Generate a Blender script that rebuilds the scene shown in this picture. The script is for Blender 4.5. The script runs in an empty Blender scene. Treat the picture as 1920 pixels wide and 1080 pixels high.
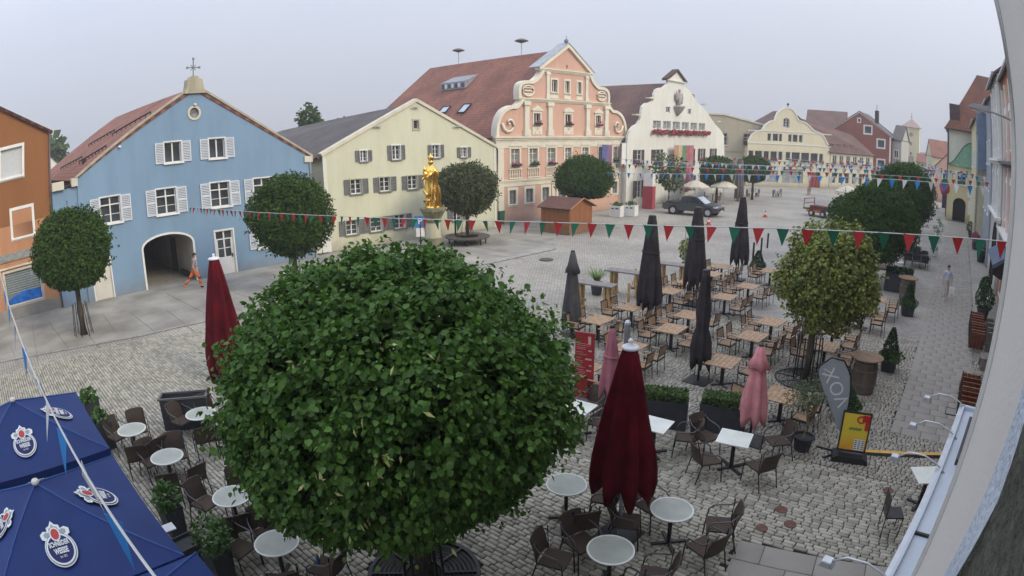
import bpy, math, random
import numpy as np
from mathutils import Matrix, Vector
from mathutils.geometry import tessellate_polygon

random.seed(7)
rng = np.random.default_rng(7)
SC = bpy.context.scene
COL = SC.collection
R = math.radians

# ------------------------------------------------------------------ camera, sky, sun, exposure
CAM_H = 7.0
cd = bpy.data.cameras.new('camera')
cam = bpy.data.objects.new('camera', cd)
COL.objects.link(cam)
cam.matrix_world = (Matrix.Translation((0, 0, CAM_H)) @ Matrix.Rotation(R(40.7), 4, 'Z') @ Matrix.Rotation(R(90 - 14.187), 4, 'X') @ Matrix.Rotation(R(-0.441), 4, 'Z'))
cd.type = 'PANO'
cd.sensor_width = 36.0
cd.sensor_fit = 'HORIZONTAL'
cd.clip_start = 0.05
cd.clip_end = 3000
KS = (0.0, -0.04591629611614785, -0.000377845570564341, 7.381056705054533e-05, -3.0693397369418876e-06)
for holder in [q for q in (getattr(cd, 'cycles', None), cd) if q is not None]:
    try:
        holder.panorama_type = 'FISHEYE_LENS_POLYNOMIAL'
        holder.fisheye_fov = math.pi
        for k in range(5):
            setattr(holder, 'fisheye_polynomial_k%d' % k, KS[k])
        break
    except Exception:
        pass
SC.camera = cam
SC.render.engine = 'CYCLES'

SUN_EL, SUN_AZ = 31.0, 78.0      # azimuth measured from +Y towards +X
world = bpy.data.worlds.new('World')
SC.world = world
world.use_nodes = True
wn = world.node_tree
wn.nodes.clear()
w_out = wn.nodes.new('ShaderNodeOutputWorld')
w_bg = wn.nodes.new('ShaderNodeBackground')
w_sky = wn.nodes.new('ShaderNodeTexSky')
w_sky.sky_type = 'NISHITA'
w_sky.sun_disc = False
w_sky.sun_elevation = R(SUN_EL)
w_sky.sun_rotation = R(SUN_AZ)
w_sky.altitude = 350
w_sky.dust_density = 3.0
w_mul = wn.nodes.new('ShaderNodeVectorMath'); w_mul.operation = 'SCALE'; w_mul.inputs['Scale'].default_value = 0.05
w_tc = wn.nodes.new('ShaderNodeTexCoord')
w_map = wn.nodes.new('ShaderNodeMapping'); w_map.inputs['Scale'].default_value = (1, 1, 2.4)
w_noise = wn.nodes.new('ShaderNodeTexNoise'); w_noise.inputs['Scale'].default_value = 1.6; w_noise.inputs['Detail'].default_value = 4
w_ramp = wn.nodes.new('ShaderNodeValToRGB')
w_ramp.color_ramp.elements[0].position = 0.3; w_ramp.color_ramp.elements[0].color = (0.89, 0.985, 1.19, 1)
w_ramp.color_ramp.elements[1].position = 0.72; w_ramp.color_ramp.elements[1].color = (0.99, 1.045, 1.21, 1)
w_mix = wn.nodes.new('ShaderNodeMix'); w_mix.data_type = 'RGBA'; w_mix.inputs[0].default_value = 0.88
wn.links.new(w_sky.outputs[0], w_mul.inputs[0])
wn.links.new(w_tc.outputs['Generated'], w_map.inputs[0])
wn.links.new(w_map.outputs[0], w_noise.inputs['Vector'])
wn.links.new(w_noise.outputs[0], w_ramp.inputs[0])
wn.links.new(w_mul.outputs[0], w_mix.inputs[6])
# overcast sky: brightness rises smoothly from the horizon to the zenith (CIE overcast sky)
w_sep = wn.nodes.new('ShaderNodeSeparateXYZ'); wn.links.new(w_tc.outputs['Generated'], w_sep.inputs[0])
w_cl = wn.nodes.new('ShaderNodeMath'); w_cl.operation = 'MAXIMUM'; w_cl.inputs[1].default_value = 0.0
w_ma = wn.nodes.new('ShaderNodeMath'); w_ma.operation = 'MULTIPLY_ADD'; w_ma.inputs[1].default_value = 1.02; w_ma.inputs[2].default_value = 0.51
wn.links.new(w_sep.outputs[2], w_cl.inputs[0]); wn.links.new(w_cl.outputs[0], w_ma.inputs[0])
w_gr = wn.nodes.new('ShaderNodeVectorMath'); w_gr.operation = 'SCALE'
wn.links.new(w_ramp.outputs[0], w_gr.inputs[0]); wn.links.new(w_ma.outputs[0], w_gr.inputs['Scale'])
wn.links.new(w_gr.outputs[0], w_mix.inputs[7])
wn.links.new(w_mix.outputs[2], w_bg.inputs[0])
w_bg.inputs[1].default_value = 1.0
wn.links.new(w_bg.outputs[0], w_out.inputs[0])

sl = bpy.data.lights.new('sun', 'SUN')
sl.energy = 2.1
sl.angle = R(24)
sl.color = (1.0, 0.87, 0.64)
sun = bpy.data.objects.new('sun', sl)
COL.objects.link(sun)
_d = Vector((math.sin(R(SUN_AZ)) * math.cos(R(SUN_EL)), math.cos(R(SUN_AZ)) * math.cos(R(SUN_EL)), math.sin(R(SUN_EL))))
sun.rotation_euler = _d.to_track_quat('Z', 'Y').to_euler()
sun.location = (20, 0, 40)

vs = SC.view_settings
vs.view_transform = 'Standard'
vs.look = 'None'
vs.exposure = 0.25
vs.gamma = 1.0
vs.use_curve_mapping = False
SC.cycles.max_bounces = 6
SC.cycles.diffuse_bounces = 3
SC.cycles.glossy_bounces = 2
SC.cycles.transmission_bounces = 2
SC.cycles.transparent_max_bounces = 4
SC.cycles.caustics_reflective = False
SC.cycles.caustics_refractive = False
SC.cycles.use_denoising = True
SC.cycles.use_adaptive_sampling = True
SC.cycles.adaptive_threshold = 0.02

# ------------------------------------------------------------------ materials
MATS = {}
def srgb(r, g, b):
    f = lambda c: ((c / 255.0) / 12.92) if c / 255.0 <= 0.04045 else (((c / 255.0) + 0.055) / 1.055) ** 2.4
    return (f(r), f(g), f(b))

def mat(name, col, rough=0.75, var=0.18, scale=3.0, bump=0.0, bscale=30.0, metal=0.0, spec=0.35, streak=False, transl=0.0, island=0.0, col2=None):
    if name in MATS:
        return MATS[name]
    m = bpy.data.materials.new(name)
    m.use_nodes = True
    nt = m.node_tree
    p = nt.nodes['Principled BSDF']
    p.inputs['Roughness'].default_value = rough
    p.inputs['Metallic'].default_value = metal
    p.inputs['Specular IOR Level'].default_value = spec
    tc = nt.nodes.new('ShaderNodeTexCoord')
    mp = nt.nodes.new('ShaderNodeMapping')
    nt.links.new(tc.outputs['Object'], mp.inputs[0])
    if streak:
        mp.inputs['Scale'].default_value = (1.0, 1.0, 0.22)
    n = nt.nodes.new('ShaderNodeTexNoise')
    n.inputs['Scale'].default_value = scale
    n.inputs['Detail'].default_value = 5
    nt.links.new(mp.outputs[0], n.inputs['Vector'])
    rp = nt.nodes.new('ShaderNodeValToRGB')
    c0 = [c * (1 - var) for c in col]; c1 = [min(1, c * (1 + var)) for c in col]
    rp.color_ramp.elements[0].position = 0.32; rp.color_ramp.elements[0].color = (*c0, 1)
    rp.color_ramp.elements[1].position = 0.68; rp.color_ramp.elements[1].color = (*c1, 1)
    nt.links.new(n.outputs[0], rp.inputs[0])
    out = rp.outputs[0]
    if streak:
        # rain streaks and patchy ageing of the render
        m3 = nt.nodes.new('ShaderNodeMapping'); m3.inputs['Scale'].default_value = (.9, .9, .22)
        n3 = nt.nodes.new('ShaderNodeTexNoise'); n3.inputs['Scale'].default_value = 1.6; n3.inputs['Detail'].default_value = 6; n3.inputs['Roughness'].default_value = .65
        r3 = nt.nodes.new('ShaderNodeValToRGB'); r3.color_ramp.elements[0].position = .30; r3.color_ramp.elements[0].color = (.87, .865, .85, 1)
        r3.color_ramp.elements[1].position = .55; r3.color_ramp.elements[1].color = (1.03, 1.03, 1.03, 1)
        mx3 = nt.nodes.new('ShaderNodeMix'); mx3.data_type = 'RGBA'; mx3.blend_type = 'MULTIPLY'; mx3.inputs[0].default_value = .6
        nt.links.new(tc.outputs['Object'], m3.inputs[0]); nt.links.new(m3.outputs[0], n3.inputs['Vector']); nt.links.new(n3.outputs[0], r3.inputs[0])
        nt.links.new(out, mx3.inputs[6]); nt.links.new(r3.outputs[0], mx3.inputs[7])
        out = mx3.outputs[2]
        # splash stains: dirt thrown up on the lowest half metre of the wall
        sx = nt.nodes.new('ShaderNodeSeparateXYZ'); nt.links.new(tc.outputs['Object'], sx.inputs[0])
        ns = nt.nodes.new('ShaderNodeTexNoise'); ns.inputs['Scale'].default_value = 2.2; nt.links.new(tc.outputs['Object'], ns.inputs['Vector'])
        ad = nt.nodes.new('ShaderNodeMath'); ad.operation = 'MULTIPLY_ADD'; ad.inputs[1].default_value = -1.1; nt.links.new(ns.outputs[0], ad.inputs[0]); nt.links.new(sx.outputs[2], ad.inputs[2])
        mr = nt.nodes.new('ShaderNodeMapRange'); mr.inputs['From Min'].default_value = -.5; mr.inputs['From Max'].default_value = .25; mr.inputs['To Min'].default_value = .45; mr.inputs['To Max'].default_value = 0
        nt.links.new(ad.outputs[0], mr.inputs[0])
        mx4 = nt.nodes.new('ShaderNodeMix'); mx4.data_type = 'RGBA'; mx4.inputs[7].default_value = (.20, .18, .15, 1)
        nt.links.new(mr.outputs[0], mx4.inputs[0]); nt.links.new(out, mx4.inputs[6])
        out = mx4.outputs[2]
    if island > 0:
        g = nt.nodes.new('ShaderNodeNewGeometry')
        r2 = nt.nodes.new('ShaderNodeValToRGB')
        a = col2 or [c * (1 - island) for c in col]
        r2.color_ramp.elements[0].color = (*[c * (1 - island) for c in col], 1)
        r2.color_ramp.elements[1].color = (*(col2 or [min(1, c * (1 + island)) for c in col]), 1)
        nt.links.new(g.outputs['Random Per Island'], r2.inputs[0])
        mx = nt.nodes.new('ShaderNodeMix'); mx.data_type = 'RGBA'; mx.inputs[0].default_value = 0.65
        nt.links.new(out, mx.inputs[6]); nt.links.new(r2.outputs[0], mx.inputs[7])
        out = mx.outputs[2]
    nt.links.new(out, p.inputs['Base Color'])
    if bump > 0:
        nb = nt.nodes.new('ShaderNodeTexNoise'); nb.inputs['Scale'].default_value = bscale; nb.inputs['Detail'].default_value = 4
        nt.links.new(tc.outputs['Object'], nb.inputs['Vector'])
        b = nt.nodes.new('ShaderNodeBump'); b.inputs['Strength'].default_value = min(1, bump); b.inputs['Distance'].default_value = 0.02
        nt.links.new(nb.outputs[0], b.inputs['Height']); nt.links.new(b.outputs[0], p.inputs['Normal'])
    if transl > 0:
        tr = nt.nodes.new('ShaderNodeBsdfTranslucent'); ms = nt.nodes.new('ShaderNodeMixShader')
        ms.inputs[0].default_value = transl
        nt.links.new(out, tr.inputs[0]); nt.links.new(p.outputs[0], ms.inputs[1]); nt.links.new(tr.outputs[0], ms.inputs[2])
        nt.links.new(ms.outputs[0], nt.nodes['Material Output'].inputs[0])
    MATS[name] = m
    return m

def tile_mat(name, col, row=0.33, width=0.22, contrast=0.35):
    """clay roof tiles: rows from the UV map laid out in metres"""
    m = bpy.data.materials.new(name); m.use_nodes = True
    nt = m.node_tree; p = nt.nodes['Principled BSDF']; p.inputs['Roughness'].default_value = 0.85
    uv = nt.nodes.new('ShaderNodeUVMap')
    br = nt.nodes.new('ShaderNodeTexBrick')
    br.inputs['Scale'].default_value = 1.0
    br.inputs['Brick Width'].default_value = width; br.inputs['Row Height'].default_value = row
    br.inputs['Mortar Size'].default_value = 0.03; br.inputs['Mortar Smooth'].default_value = 0.6
    br.inputs['Color1'].default_value = (*[c * (1 - contrast * .5) for c in col], 1)
    br.inputs['Color2'].default_value = (*[c * (1 + contrast * .5) for c in col], 1)
    br.inputs['Mortar'].default_value = (*[c * .45 for c in col], 1)
    n = nt.nodes.new('ShaderNodeTexNoise'); n.inputs['Scale'].default_value = 0.45; n.inputs['Detail'].default_value = 6
    mx = nt.nodes.new('ShaderNodeMix'); mx.data_type = 'RGBA'; mx.blend_type = 'MULTIPLY'; mx.inputs[0].default_value = 1
    rp = nt.nodes.new('ShaderNodeValToRGB'); rp.color_ramp.elements[0].position = .3; rp.color_ramp.elements[0].color = (.66, .66, .68, 1)
    rp.color_ramp.elements[1].position = .7; rp.color_ramp.elements[1].color = (1.12, 1.08, 1.05, 1)
    nt.links.new(uv.outputs[0], br.inputs['Vector']); nt.links.new(uv.outputs[0], n.inputs['Vector'])
    nt.links.new(n.outputs[0], rp.inputs[0]); nt.links.new(br.outputs[0], mx.inputs[6]); nt.links.new(rp.outputs[0], mx.inputs[7])
    nt.links.new(mx.outputs[2], p.inputs['Base Color'])
    b = nt.nodes.new('ShaderNodeBump'); b.inputs['Strength'].default_value = .5; b.inputs['Distance'].default_value = .03; b.invert = True
    nt.links.new(br.outputs['Fac'], b.inputs['Height']); nt.links.new(b.outputs[0], p.inputs['Normal'])
    MATS[name] = m
    return m

def ground_mat():
    m = bpy.data.materials.new('far_setts'); m.use_nodes = True
    nt = m.node_tree; p = nt.nodes['Principled BSDF']; p.inputs['Roughness'].default_value = 0.85
    tc = nt.nodes.new('ShaderNodeTexCoord')
    br = nt.nodes.new('ShaderNodeTexBrick'); br.inputs['Scale'].default_value = 1.0
    br.inputs['Brick Width'].default_value = .185; br.inputs['Row Height'].default_value = .135
    br.inputs['Mortar Size'].default_value = .011; br.inputs['Mortar Smooth'].default_value = .3
    br.inputs['Color1'].default_value = (.34, .325, .29, 1); br.inputs['Color2'].default_value = (.44, .42, .385, 1)
    br.inputs['Mortar'].default_value = (.13, .12, .105, 1)
    n = nt.nodes.new('ShaderNodeTexNoise'); n.inputs['Scale'].default_value = .22; n.inputs['Detail'].default_value = 8; n.inputs['Roughness'].default_value = .62
    rp = nt.nodes.new('ShaderNodeValToRGB'); rp.color_ramp.elements[0].position = .36; rp.color_ramp.elements[0].color = (.74, .73, .72, 1)
    rp.color_ramp.elements[1].position = .64; rp.color_ramp.elements[1].color = (1.06, 1.04, 1.0, 1)
    mx = nt.nodes.new('ShaderNodeMix'); mx.data_type = 'RGBA'; mx.blend_type = 'MULTIPLY'; mx.inputs[0].default_value = 1
    nt.links.new(tc.outputs['Object'], br.inputs['Vector']); nt.links.new(tc.outputs['Object'], n.inputs['Vector'])
    nt.links.new(n.outputs[0], rp.inputs[0]); nt.links.new(br.outputs[0], mx.inputs[6]); nt.links.new(rp.outputs[0], mx.inputs[7])
    nt.links.new(mx.outputs[2], p.inputs['Base Color'])
    b = nt.nodes.new('ShaderNodeBump'); b.inputs['Strength'].default_value = .35; b.inputs['Distance'].default_value = .01; b.invert = True
    nt.links.new(br.outputs['Fac'], b.inputs['Height']); nt.links.new(b.outputs[0], p.inputs['Normal'])
    return m

GLASS = mat('window_glass', (.045, .055, .065), .12, .5, 1.2, spec=.6)
CREAM = mat('cream_trim', (.60, .565, .46), .8, .10, 1.5, streak=True)
WHITE = mat('white_paint', (.74, .74, .72), .6, .06, 2)
SHUT_W = mat('white_shutter', (.62, .66, .72), .6, .06, 3)
SHUT_G = mat('grey_shutter', (.17, .175, .18), .7, .1, 3)
DARKM = mat('dark_metal', (.028, .026, .027), .45, .2, 6, metal=.3)
GREYM = mat('grey_metal', (.32, .34, .36), .4, .12, 5, metal=.6)
STEEL = mat('light_metal', (.55, .57, .60), .35, .1, 5, metal=.5)
TEAK = mat('teak_wood', (.38, .25, .15), .62, .28, 9, bump=.2, bscale=60)
TEAKD = mat('weathered_teak', (.30, .16, .09), .6, .3, 9)
WICK = mat('brown_wicker', (.075, .052, .038), .75, .3, 60, bump=.6, bscale=220)
ARMG = mat('chair_tube', (.11, .11, .12), .35, .2, 5, metal=.5)
DARKPL = mat('anthracite_planter', (.035, .038, .045), .6, .2, 4)
SOIL = mat('soil', (.04, .03, .02), .95, .3, 20)
BARK = mat('bark', (.085, .07, .055), .9, .35, 12, bump=.8, bscale=25)
STONE = mat('pale_stone', (.42, .38, .28), .85, .2, 2.5, bump=.3, bscale=20, streak=True)
TIMBER = mat('yellow_timber', (.50, .33, .15), .65, .22, 6)
BOARDG = mat('grey_board', (.22, .20, .19), .7, .2, 6)

# ------------------------------------------------------------------ mesh builder
class MB:
    def __init__(s):
        s.v = []; s.f = []; s.uv = {}
    def box(s, c, d, rz=0.0, M=None):
        o = len(s.v)
        hx, hy, hz = d[0] / 2, d[1] / 2, d[2] / 2
        cr, sr = math.cos(rz), math.sin(rz)
        for z in (-hz, hz):
            for x, y in ((-hx, -hy), (hx, -hy), (hx, hy), (-hx, hy)):
                p = Vector((c[0] + x * cr - y * sr, c[1] + x * sr + y * cr, c[2] + z))
                if M is not None:
                    p = M @ p
                s.v.append(tuple(p))
        s.f += [(o, o + 3, o + 2, o + 1), (o + 4, o + 5, o + 6, o + 7), (o, o + 1, o + 5, o + 4), (o + 1, o + 2, o + 6, o + 5), (o + 2, o + 3, o + 7, o + 6), (o + 3, o, o + 4, o + 7)]
        return s
    def b2(s, x0, x1, y0, y1, z0, z1):
        return s.box(((x0 + x1) / 2, (y0 + y1) / 2, (z0 + z1) / 2), (abs(x1 - x0), abs(y1 - y0), abs(z1 - z0)))
    def poly(s, pts, uv=None):
        o = len(s.v)
        s.v += [tuple(p) for p in pts]
        s.f.append(tuple(range(o, o + len(pts))))
        if uv:
            s.uv[len(s.f) - 1] = uv
        return s
    def prism(s, pts, y0, y1, axis='y'):
        """pts (a, b) outline, extruded; axis y: (a, y, b); axis x: (x, a, b); axis z: (a, b, z)"""
        def P(a, b, t):
            return (a, t, b) if axis == 'y' else ((t, a, b) if axis == 'x' else (a, b, t))
        o = len(s.v); n = len(pts)
        s.v += [P(a, b, y0) for a, b in pts] + [P(a, b, y1) for a, b in pts]
        s.f.append(tuple(range(o, o + n))); s.f.append(tuple(range(o + 2 * n - 1, o + n - 1, -1)))
        for i in range(n):
            j = (i + 1) % n
            s.f.append((o + j, o + i, o + n + i, o + n + j))
        return s
    def tube(s, pts, r, seg=7, cap=True):
        pts = [Vector(p) for p in pts]
        rs = r if isinstance(r, (list, tuple)) else [r] * len(pts)
        o = len(s.v); n = len(pts)
        up = Vector((0, 0, 1))
        for i, p in enumerate(pts):
            t = (pts[min(i + 1, n - 1)] - pts[max(i - 1, 0)])
            if t.length < 1e-9: t = up.copy()
            t.normalize()
            a = t.cross(up)
            if a.length < 1e-3: a = t.cross(Vector((0, 1, 0)))
            a.normalize(); b = a.cross(t)
            for k in range(seg):
                an = 2 * math.pi * k / seg
                s.v.append(tuple(p + (a * math.cos(an) + b * math.sin(an)) * rs[i]))
        for i in range(n - 1):
            for k in range(seg):
                q = (k + 1) % seg
                s.f.append((o + i * seg + k, o + i * seg + q, o + (i + 1) * seg + q, o + (i + 1) * seg + k))
        if cap:
            s.f.append(tuple(o + k for k in range(seg))[::-1]); s.f.append(tuple(o + (n - 1) * seg + k for k in range(seg)))
        return s
    def lathe(s, prof, c=(0, 0, 0), seg=20, fold=None):
        o = len(s.v); n = len(prof)
        for i, (r, z) in enumerate(prof):
            for k in range(seg):
                an = 2 * math.pi * k / seg
                rr, zz = (r, z) if fold is None else fold(r, z, an, i)
                s.v.append((c[0] + rr * math.cos(an), c[1] + rr * math.sin(an), c[2] + zz))
        for i in range(n - 1):
            for k in range(seg):
                q = (k + 1) % seg
                s.f.append((o + i * seg + k, o + i * seg + q, o + (i + 1) * seg + q, o + (i + 1) * seg + k))
        if prof[0][0] > 1e-4: s.f.append(tuple(o + k for k in range(seg))[::-1])
        if prof[-1][0] > 1e-4: s.f.append(tuple(o + (n - 1) * seg + k for k in range(seg)))
        return s
    def blob(s, c, r, seg=8, rings=5, jit=0.0):
        rx, ry, rz = r if isinstance(r, (tuple, list)) else (r, r, r)
        prof = []
        o = len(s.v)
        for i in range(rings + 1):
            th = math.pi * i / rings
            for k in range(seg):
                an = 2 * math.pi * k / seg
                j = 1 + random.uniform(-jit, jit)
                s.v.append((c[0] + rx * math.sin(th) * math.cos(an) * j, c[1] + ry * math.sin(th) * math.sin(an) * j, c[2] - rz * math.cos(th) * j))
        for i in range(rings):
            for k in range(seg):
                q = (k + 1) % seg
                s.f.append((o + i * seg + k, o + i * seg + q, o + (i + 1) * seg + q, o + (i + 1) * seg + k))
        return s
    def mesh(s, name, m, smooth=False):
        me = bpy.data.meshes.new(name)
        me.from_pydata(s.v, [], s.f)
        if s.uv:
            ul = me.uv_layers.new(name='UVMap')
            for fi, uvs in s.uv.items():
                pl = me.polygons[fi]
                for li, q in zip(pl.loop_indices, uvs):
                    ul.data[li].uv = q
        if m is not None:
            me.materials.append(m)
        if smooth:
            me.polygons.foreach_set('use_smooth', [True] * len(me.polygons))
        me.update()
        return me
    def build(s, name, m, parent=None, smooth=False, loc=None, kind=None):
        return link(name, s.mesh(name, m, smooth), parent, loc, kind)

def link(name, me, parent=None, loc=None, kind=None, rz=0.0):
    o = bpy.data.objects.new(name, me)
    COL.objects.link(o)
    if parent is not None: o.parent = parent
    if loc is not None: o.location = loc
    if rz: o.rotation_euler = (0, 0, rz)
    if kind: o['kind'] = kind
    return o

def tag(o, label, cat, group=None):
    o['label'] = label; o['category'] = cat
    if group: o['group'] = group
    return o
def thing(name, label, cat, loc=(0, 0, 0), rz=0.0, group=None):
    o = bpy.data.objects.new(name, None); COL.objects.link(o)
    o.empty_display_size = 0.2
    o.location = loc; o.rotation_euler = (0, 0, rz)
    return tag(o, label, cat, group)
def dup(root, loc, rz=0.0, label=None, group=None, scale=None, rot=None):
    r = root.copy(); COL.objects.link(r)
    r.location = loc; r.rotation_euler = rot if rot is not None else (0, 0, rz)
    if scale: r.scale = (scale,) * 3
    if label: r['label'] = label
    if group: r['group'] = group
    for ch in list(root.children):
        c = ch.copy(); COL.objects.link(c); c.parent = r
        for g in ch.children:
            d = g.copy(); COL.objects.link(d); d.parent = c
    return r
def np_mesh(name, V, F, m, nper=4):
    """V (n,3) float, F (m,nper) int arrays"""
    me = bpy.data.meshes.new(name)
    me.vertices.add(len(V)); me.vertices.foreach_set('co', np.asarray(V, np.float32).ravel())
    nf = len(F)
    me.loops.add(nf * nper); me.loops.foreach_set('vertex_index', np.asarray(F, np.int32).ravel())
    me.polygons.add(nf)
    me.polygons.foreach_set('loop_start', np.arange(0, nf * nper, nper, dtype=np.int32))
    me.polygons.foreach_set('loop_total', np.full(nf, nper, np.int32))
    me.update(calc_edges=True)
    if m is not None: me.materials.append(m)
    return me
def text_mesh(txt, size, m, depth=0.004, bold=0.0, align='CENTER'):
    c = bpy.data.curves.new('lettering', 'FONT')
    c.body = txt; c.size = size; c.extrude = depth; c.align_x = align; c.align_y = 'CENTER'; c.offset = bold
    c.resolution_u = 3
    o = bpy.data.objects.new('lettering', c); COL.objects.link(o)
    dg = bpy.context.evaluated_depsgraph_get()
    me = bpy.data.meshes.new_from_object(o.evaluated_get(dg))
    bpy.data.objects.remove(o)
    me.materials.clear(); me.materials.append(m)
    return me

# ------------------------------------------------------------------ ground
ground = link('ground', MB().poly([(-900, -300, -.02), (600, -300, -.02), (600, 1500, -.02), (-900, 1500, -.02)]).mesh('ground', ground_mat()), kind='structure')
JOINT = mat('joint_sand', (.022, .02, .017), .95, .3, 4)
SETT = mat('granite_sett', (.345, .325, .265), .72, .22, 2.2, bump=.35, bscale=45, island=.42)
SETT2 = mat('small_granite_cobble', (.32, .30, .25), .75, .2, 2.2, bump=.3, bscale=60, island=.32)
SLAB = mat('paving_slab', (.285, .265, .235), .8, .14, 1.3, bump=.25, bscale=40, island=.16)

def in_view(x, y, extra=0.0):
    d = np.hypot(x, y); az = np.degrees(np.arctan2(x, y)) + 40.7
    dep = np.degrees(np.arctan2(CAM_H, d))
    return (np.abs(az) < 56 + extra) & (d > 5.0)

def setts(pts, sx, sy, jit, zj, seed):
    """pts: (n,2) centres, sx, sy: (n,) sizes; returns V, F for chamfered blocks"""
    r = np.random.default_rng(seed)
    n = len(pts)
    a = np.array([(-1, -1), (1, -1), (1, 1), (-1, 1)], float)
    half = np.stack([sx, sy], 1)[:, None, :] / 2
    j = r.uniform(-jit, jit, (n, 4, 2))
    outer = pts[:, None, :] + a[None] * half + j
    inner = pts[:, None, :] + a[None] * (half - np.minimum(.016, .14 * half)) + j
    top = .004 + r.uniform(-zj, zj, (n, 1)) + r.uniform(-.0025, .0025, (n, 4))
    V = np.zeros((n, 12, 3))
    V[:, 0:4, :2] = outer; V[:, 0:4, 2] = -.03
    V[:, 4:8, :2] = outer; V[:, 4:8, 2] = top - .010
    V[:, 8:12, :2] = inner; V[:, 8:12, 2] = top
    f = []
    for q in range(4):
        w = (q + 1) % 4
        f.append((q, w, 4 + w, 4 + q)); f.append((4 + q, 4 + w, 8 + w, 8 + q))
    f.append((8, 9, 10, 11))
    F = np.array(f)[None] + (np.arange(n) * 12)[:, None, None]
    return V.reshape(-1, 3), F.reshape(-1, 4)

def courses(x0, x1, y0, y1, w, h, gap, seed):
    r = np.random.default_rng(seed)
    P, SX, SY = [], [], []
    y = y0; k = 0
    while y < y1:
        hh = h * r.uniform(.92, 1.08)
        x = x0 - r.uniform(0, w)
        while x < x1:
            ww = w * r.uniform(.72, 1.28)
            P.append((x + ww / 2, y + hh / 2)); SX.append(ww - gap); SY.append(hh - gap)
            x += ww
        y += hh; k += 1
    return np.array(P), np.array(SX), np.array(SY)

# patch of larger slabs near the camera, turned nine degrees
PC, PA = np.array((-2.69, 9.40)), R(9.0)
def patch_uv(x, y):
    dx, dy = x - PC[0], y - PC[1]
    return dx * math.cos(PA) + dy * math.sin(PA), -(-dx * math.sin(PA) + dy * math.cos(PA))

def zone_mask(P, small):
    x, y = P[:, 0], P[:, 1]
    d = np.hypot(x, y)
    u, v = patch_uv(x, y)
    m = in_view(x, y) & (d < 24.5) & ~((u > -.02) & (v > -.02))
    m &= ~((x > -.84) & (x < 1.66) & (y > 15.68))
    fine = (y > 13.0) & (x > -13.5)
    fine |= (y > 13.9) & (x > -4)
    m &= fine if small else ~fine
    m &= (x < 3.5) & ((x < 1.9) | (y > 11))
    m &= np.hypot(x + 6.5, y - 5.25) > .95
    return m
P1, X1, Y1 = courses(-24, 2.6, -3, 22, .215, .106, .019, 1)
k = zone_mask(P1, False)
P1, X1, Y1 = P1[k], X1[k], Y1[k]
order = np.argsort(np.hypot(P1[:, 0], P1[:, 1]) + 60 * (patch_uv(P1[:, 0], P1[:, 1])[0] > 0))
P1, X1, Y1 = P1[order], X1[order], Y1[order]
NS = 300
near_mesh = []
for q in range(10):
    V, F = setts(np.array([(0., 0.)]), X1[q:q + 1], Y1[q:q + 1], .004, .003, 50 + q)
    near_mesh.append((X1[q], Y1[q], np_mesh('sett', V, F, SETT)))
for q in range(NS):
    sx, sy, me = min(near_mesh, key=lambda t: abs(t[0] - X1[q]) + random.uniform(0, .01))
    o = link('sett', me, ground, (P1[q, 0], P1[q, 1], .02))
    o.scale = (X1[q] / sx, Y1[q] / sy, 1)
V, F = setts(P1[NS:], X1[NS:], Y1[NS:], .006, .006, 3)
V[:, 2] += .02
link('setts', np_mesh('setts', V, F, SETT), ground, kind='stuff')
P2, X2, Y2 = courses(-13.6, 3.5, 12.9, 24.5, .125, .115, .02, 5)
k = zone_mask(P2, True)
V, F = setts(P2[k], X2[k], Y2[k], .013, .007, 6)
V[:, 2] += .02
link('small_cobbles', np_mesh('small_cobbles', V, F, SETT2), ground, kind='stuff')
# dark jointing bed under the stones
bed = [(-23.5, -3), (2.6, -3), (3.5, 24), (-8, 23.5), (-14, 20), (-21.5, 12), (-24, 5)]
link('ground', MB().poly([(x, y, -.003) for x, y in bed]).mesh('ground', JOINT), kind='structure')

# slab walkway
walk = link('path', MB().poly([(-.84, 15.68, .003), (1.66, 15.68, .003), (1.66, 74, .003), (-.84, 74, .003)]).mesh('walkway', mat('slab_joint', (.10, .095, .085), .9, .2, 4)), kind='structure')
slabs = []
y = 15.7; row = 0
while y < 73:
    x = -.84 - (0 if row % 2 else .3)
    while x < 1.62:
        w = .62 * random.uniform(.9, 1.12)
        a, b = max(x, -.84), min(x + w, 1.66)
        if b - a > .12:
            slabs.append(((a + b) / 2, y + .21, b - a - .014, .42 - .014))
        x += w
    y += .42; row += 1
def slab_arrays(L, rz=0.0, z=.012):
    V, F = setts(np.array([(a[0], a[1]) for a in L]), np.array([a[2] for a in L]), np.array([a[3] for a in L]), .002, .002, 9)
    V[:, 2] += z
    return V, F
slab_me = [np_mesh('paving_slab', *slab_arrays([(0, 0, w, .406)], z=0), SLAB) for w in (.45, .55, .65)]
for q, s_ in enumerate(slabs[:200]):
    w0 = min((.45, .55, .65), key=lambda t: abs(t - s_[2]))
    o = link('paving_slab', slab_me[(.45, .55, .65).index(w0)], walk, (s_[0], s_[1], .014 + random.uniform(-.001, .002)))
    o.scale = (s_[2] / w0, 1, 1)
link('paving_slabs', np_mesh('paving_slabs', *slab_arrays(slabs[200:], z=.014), SLAB), walk, kind='stuff')
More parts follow.
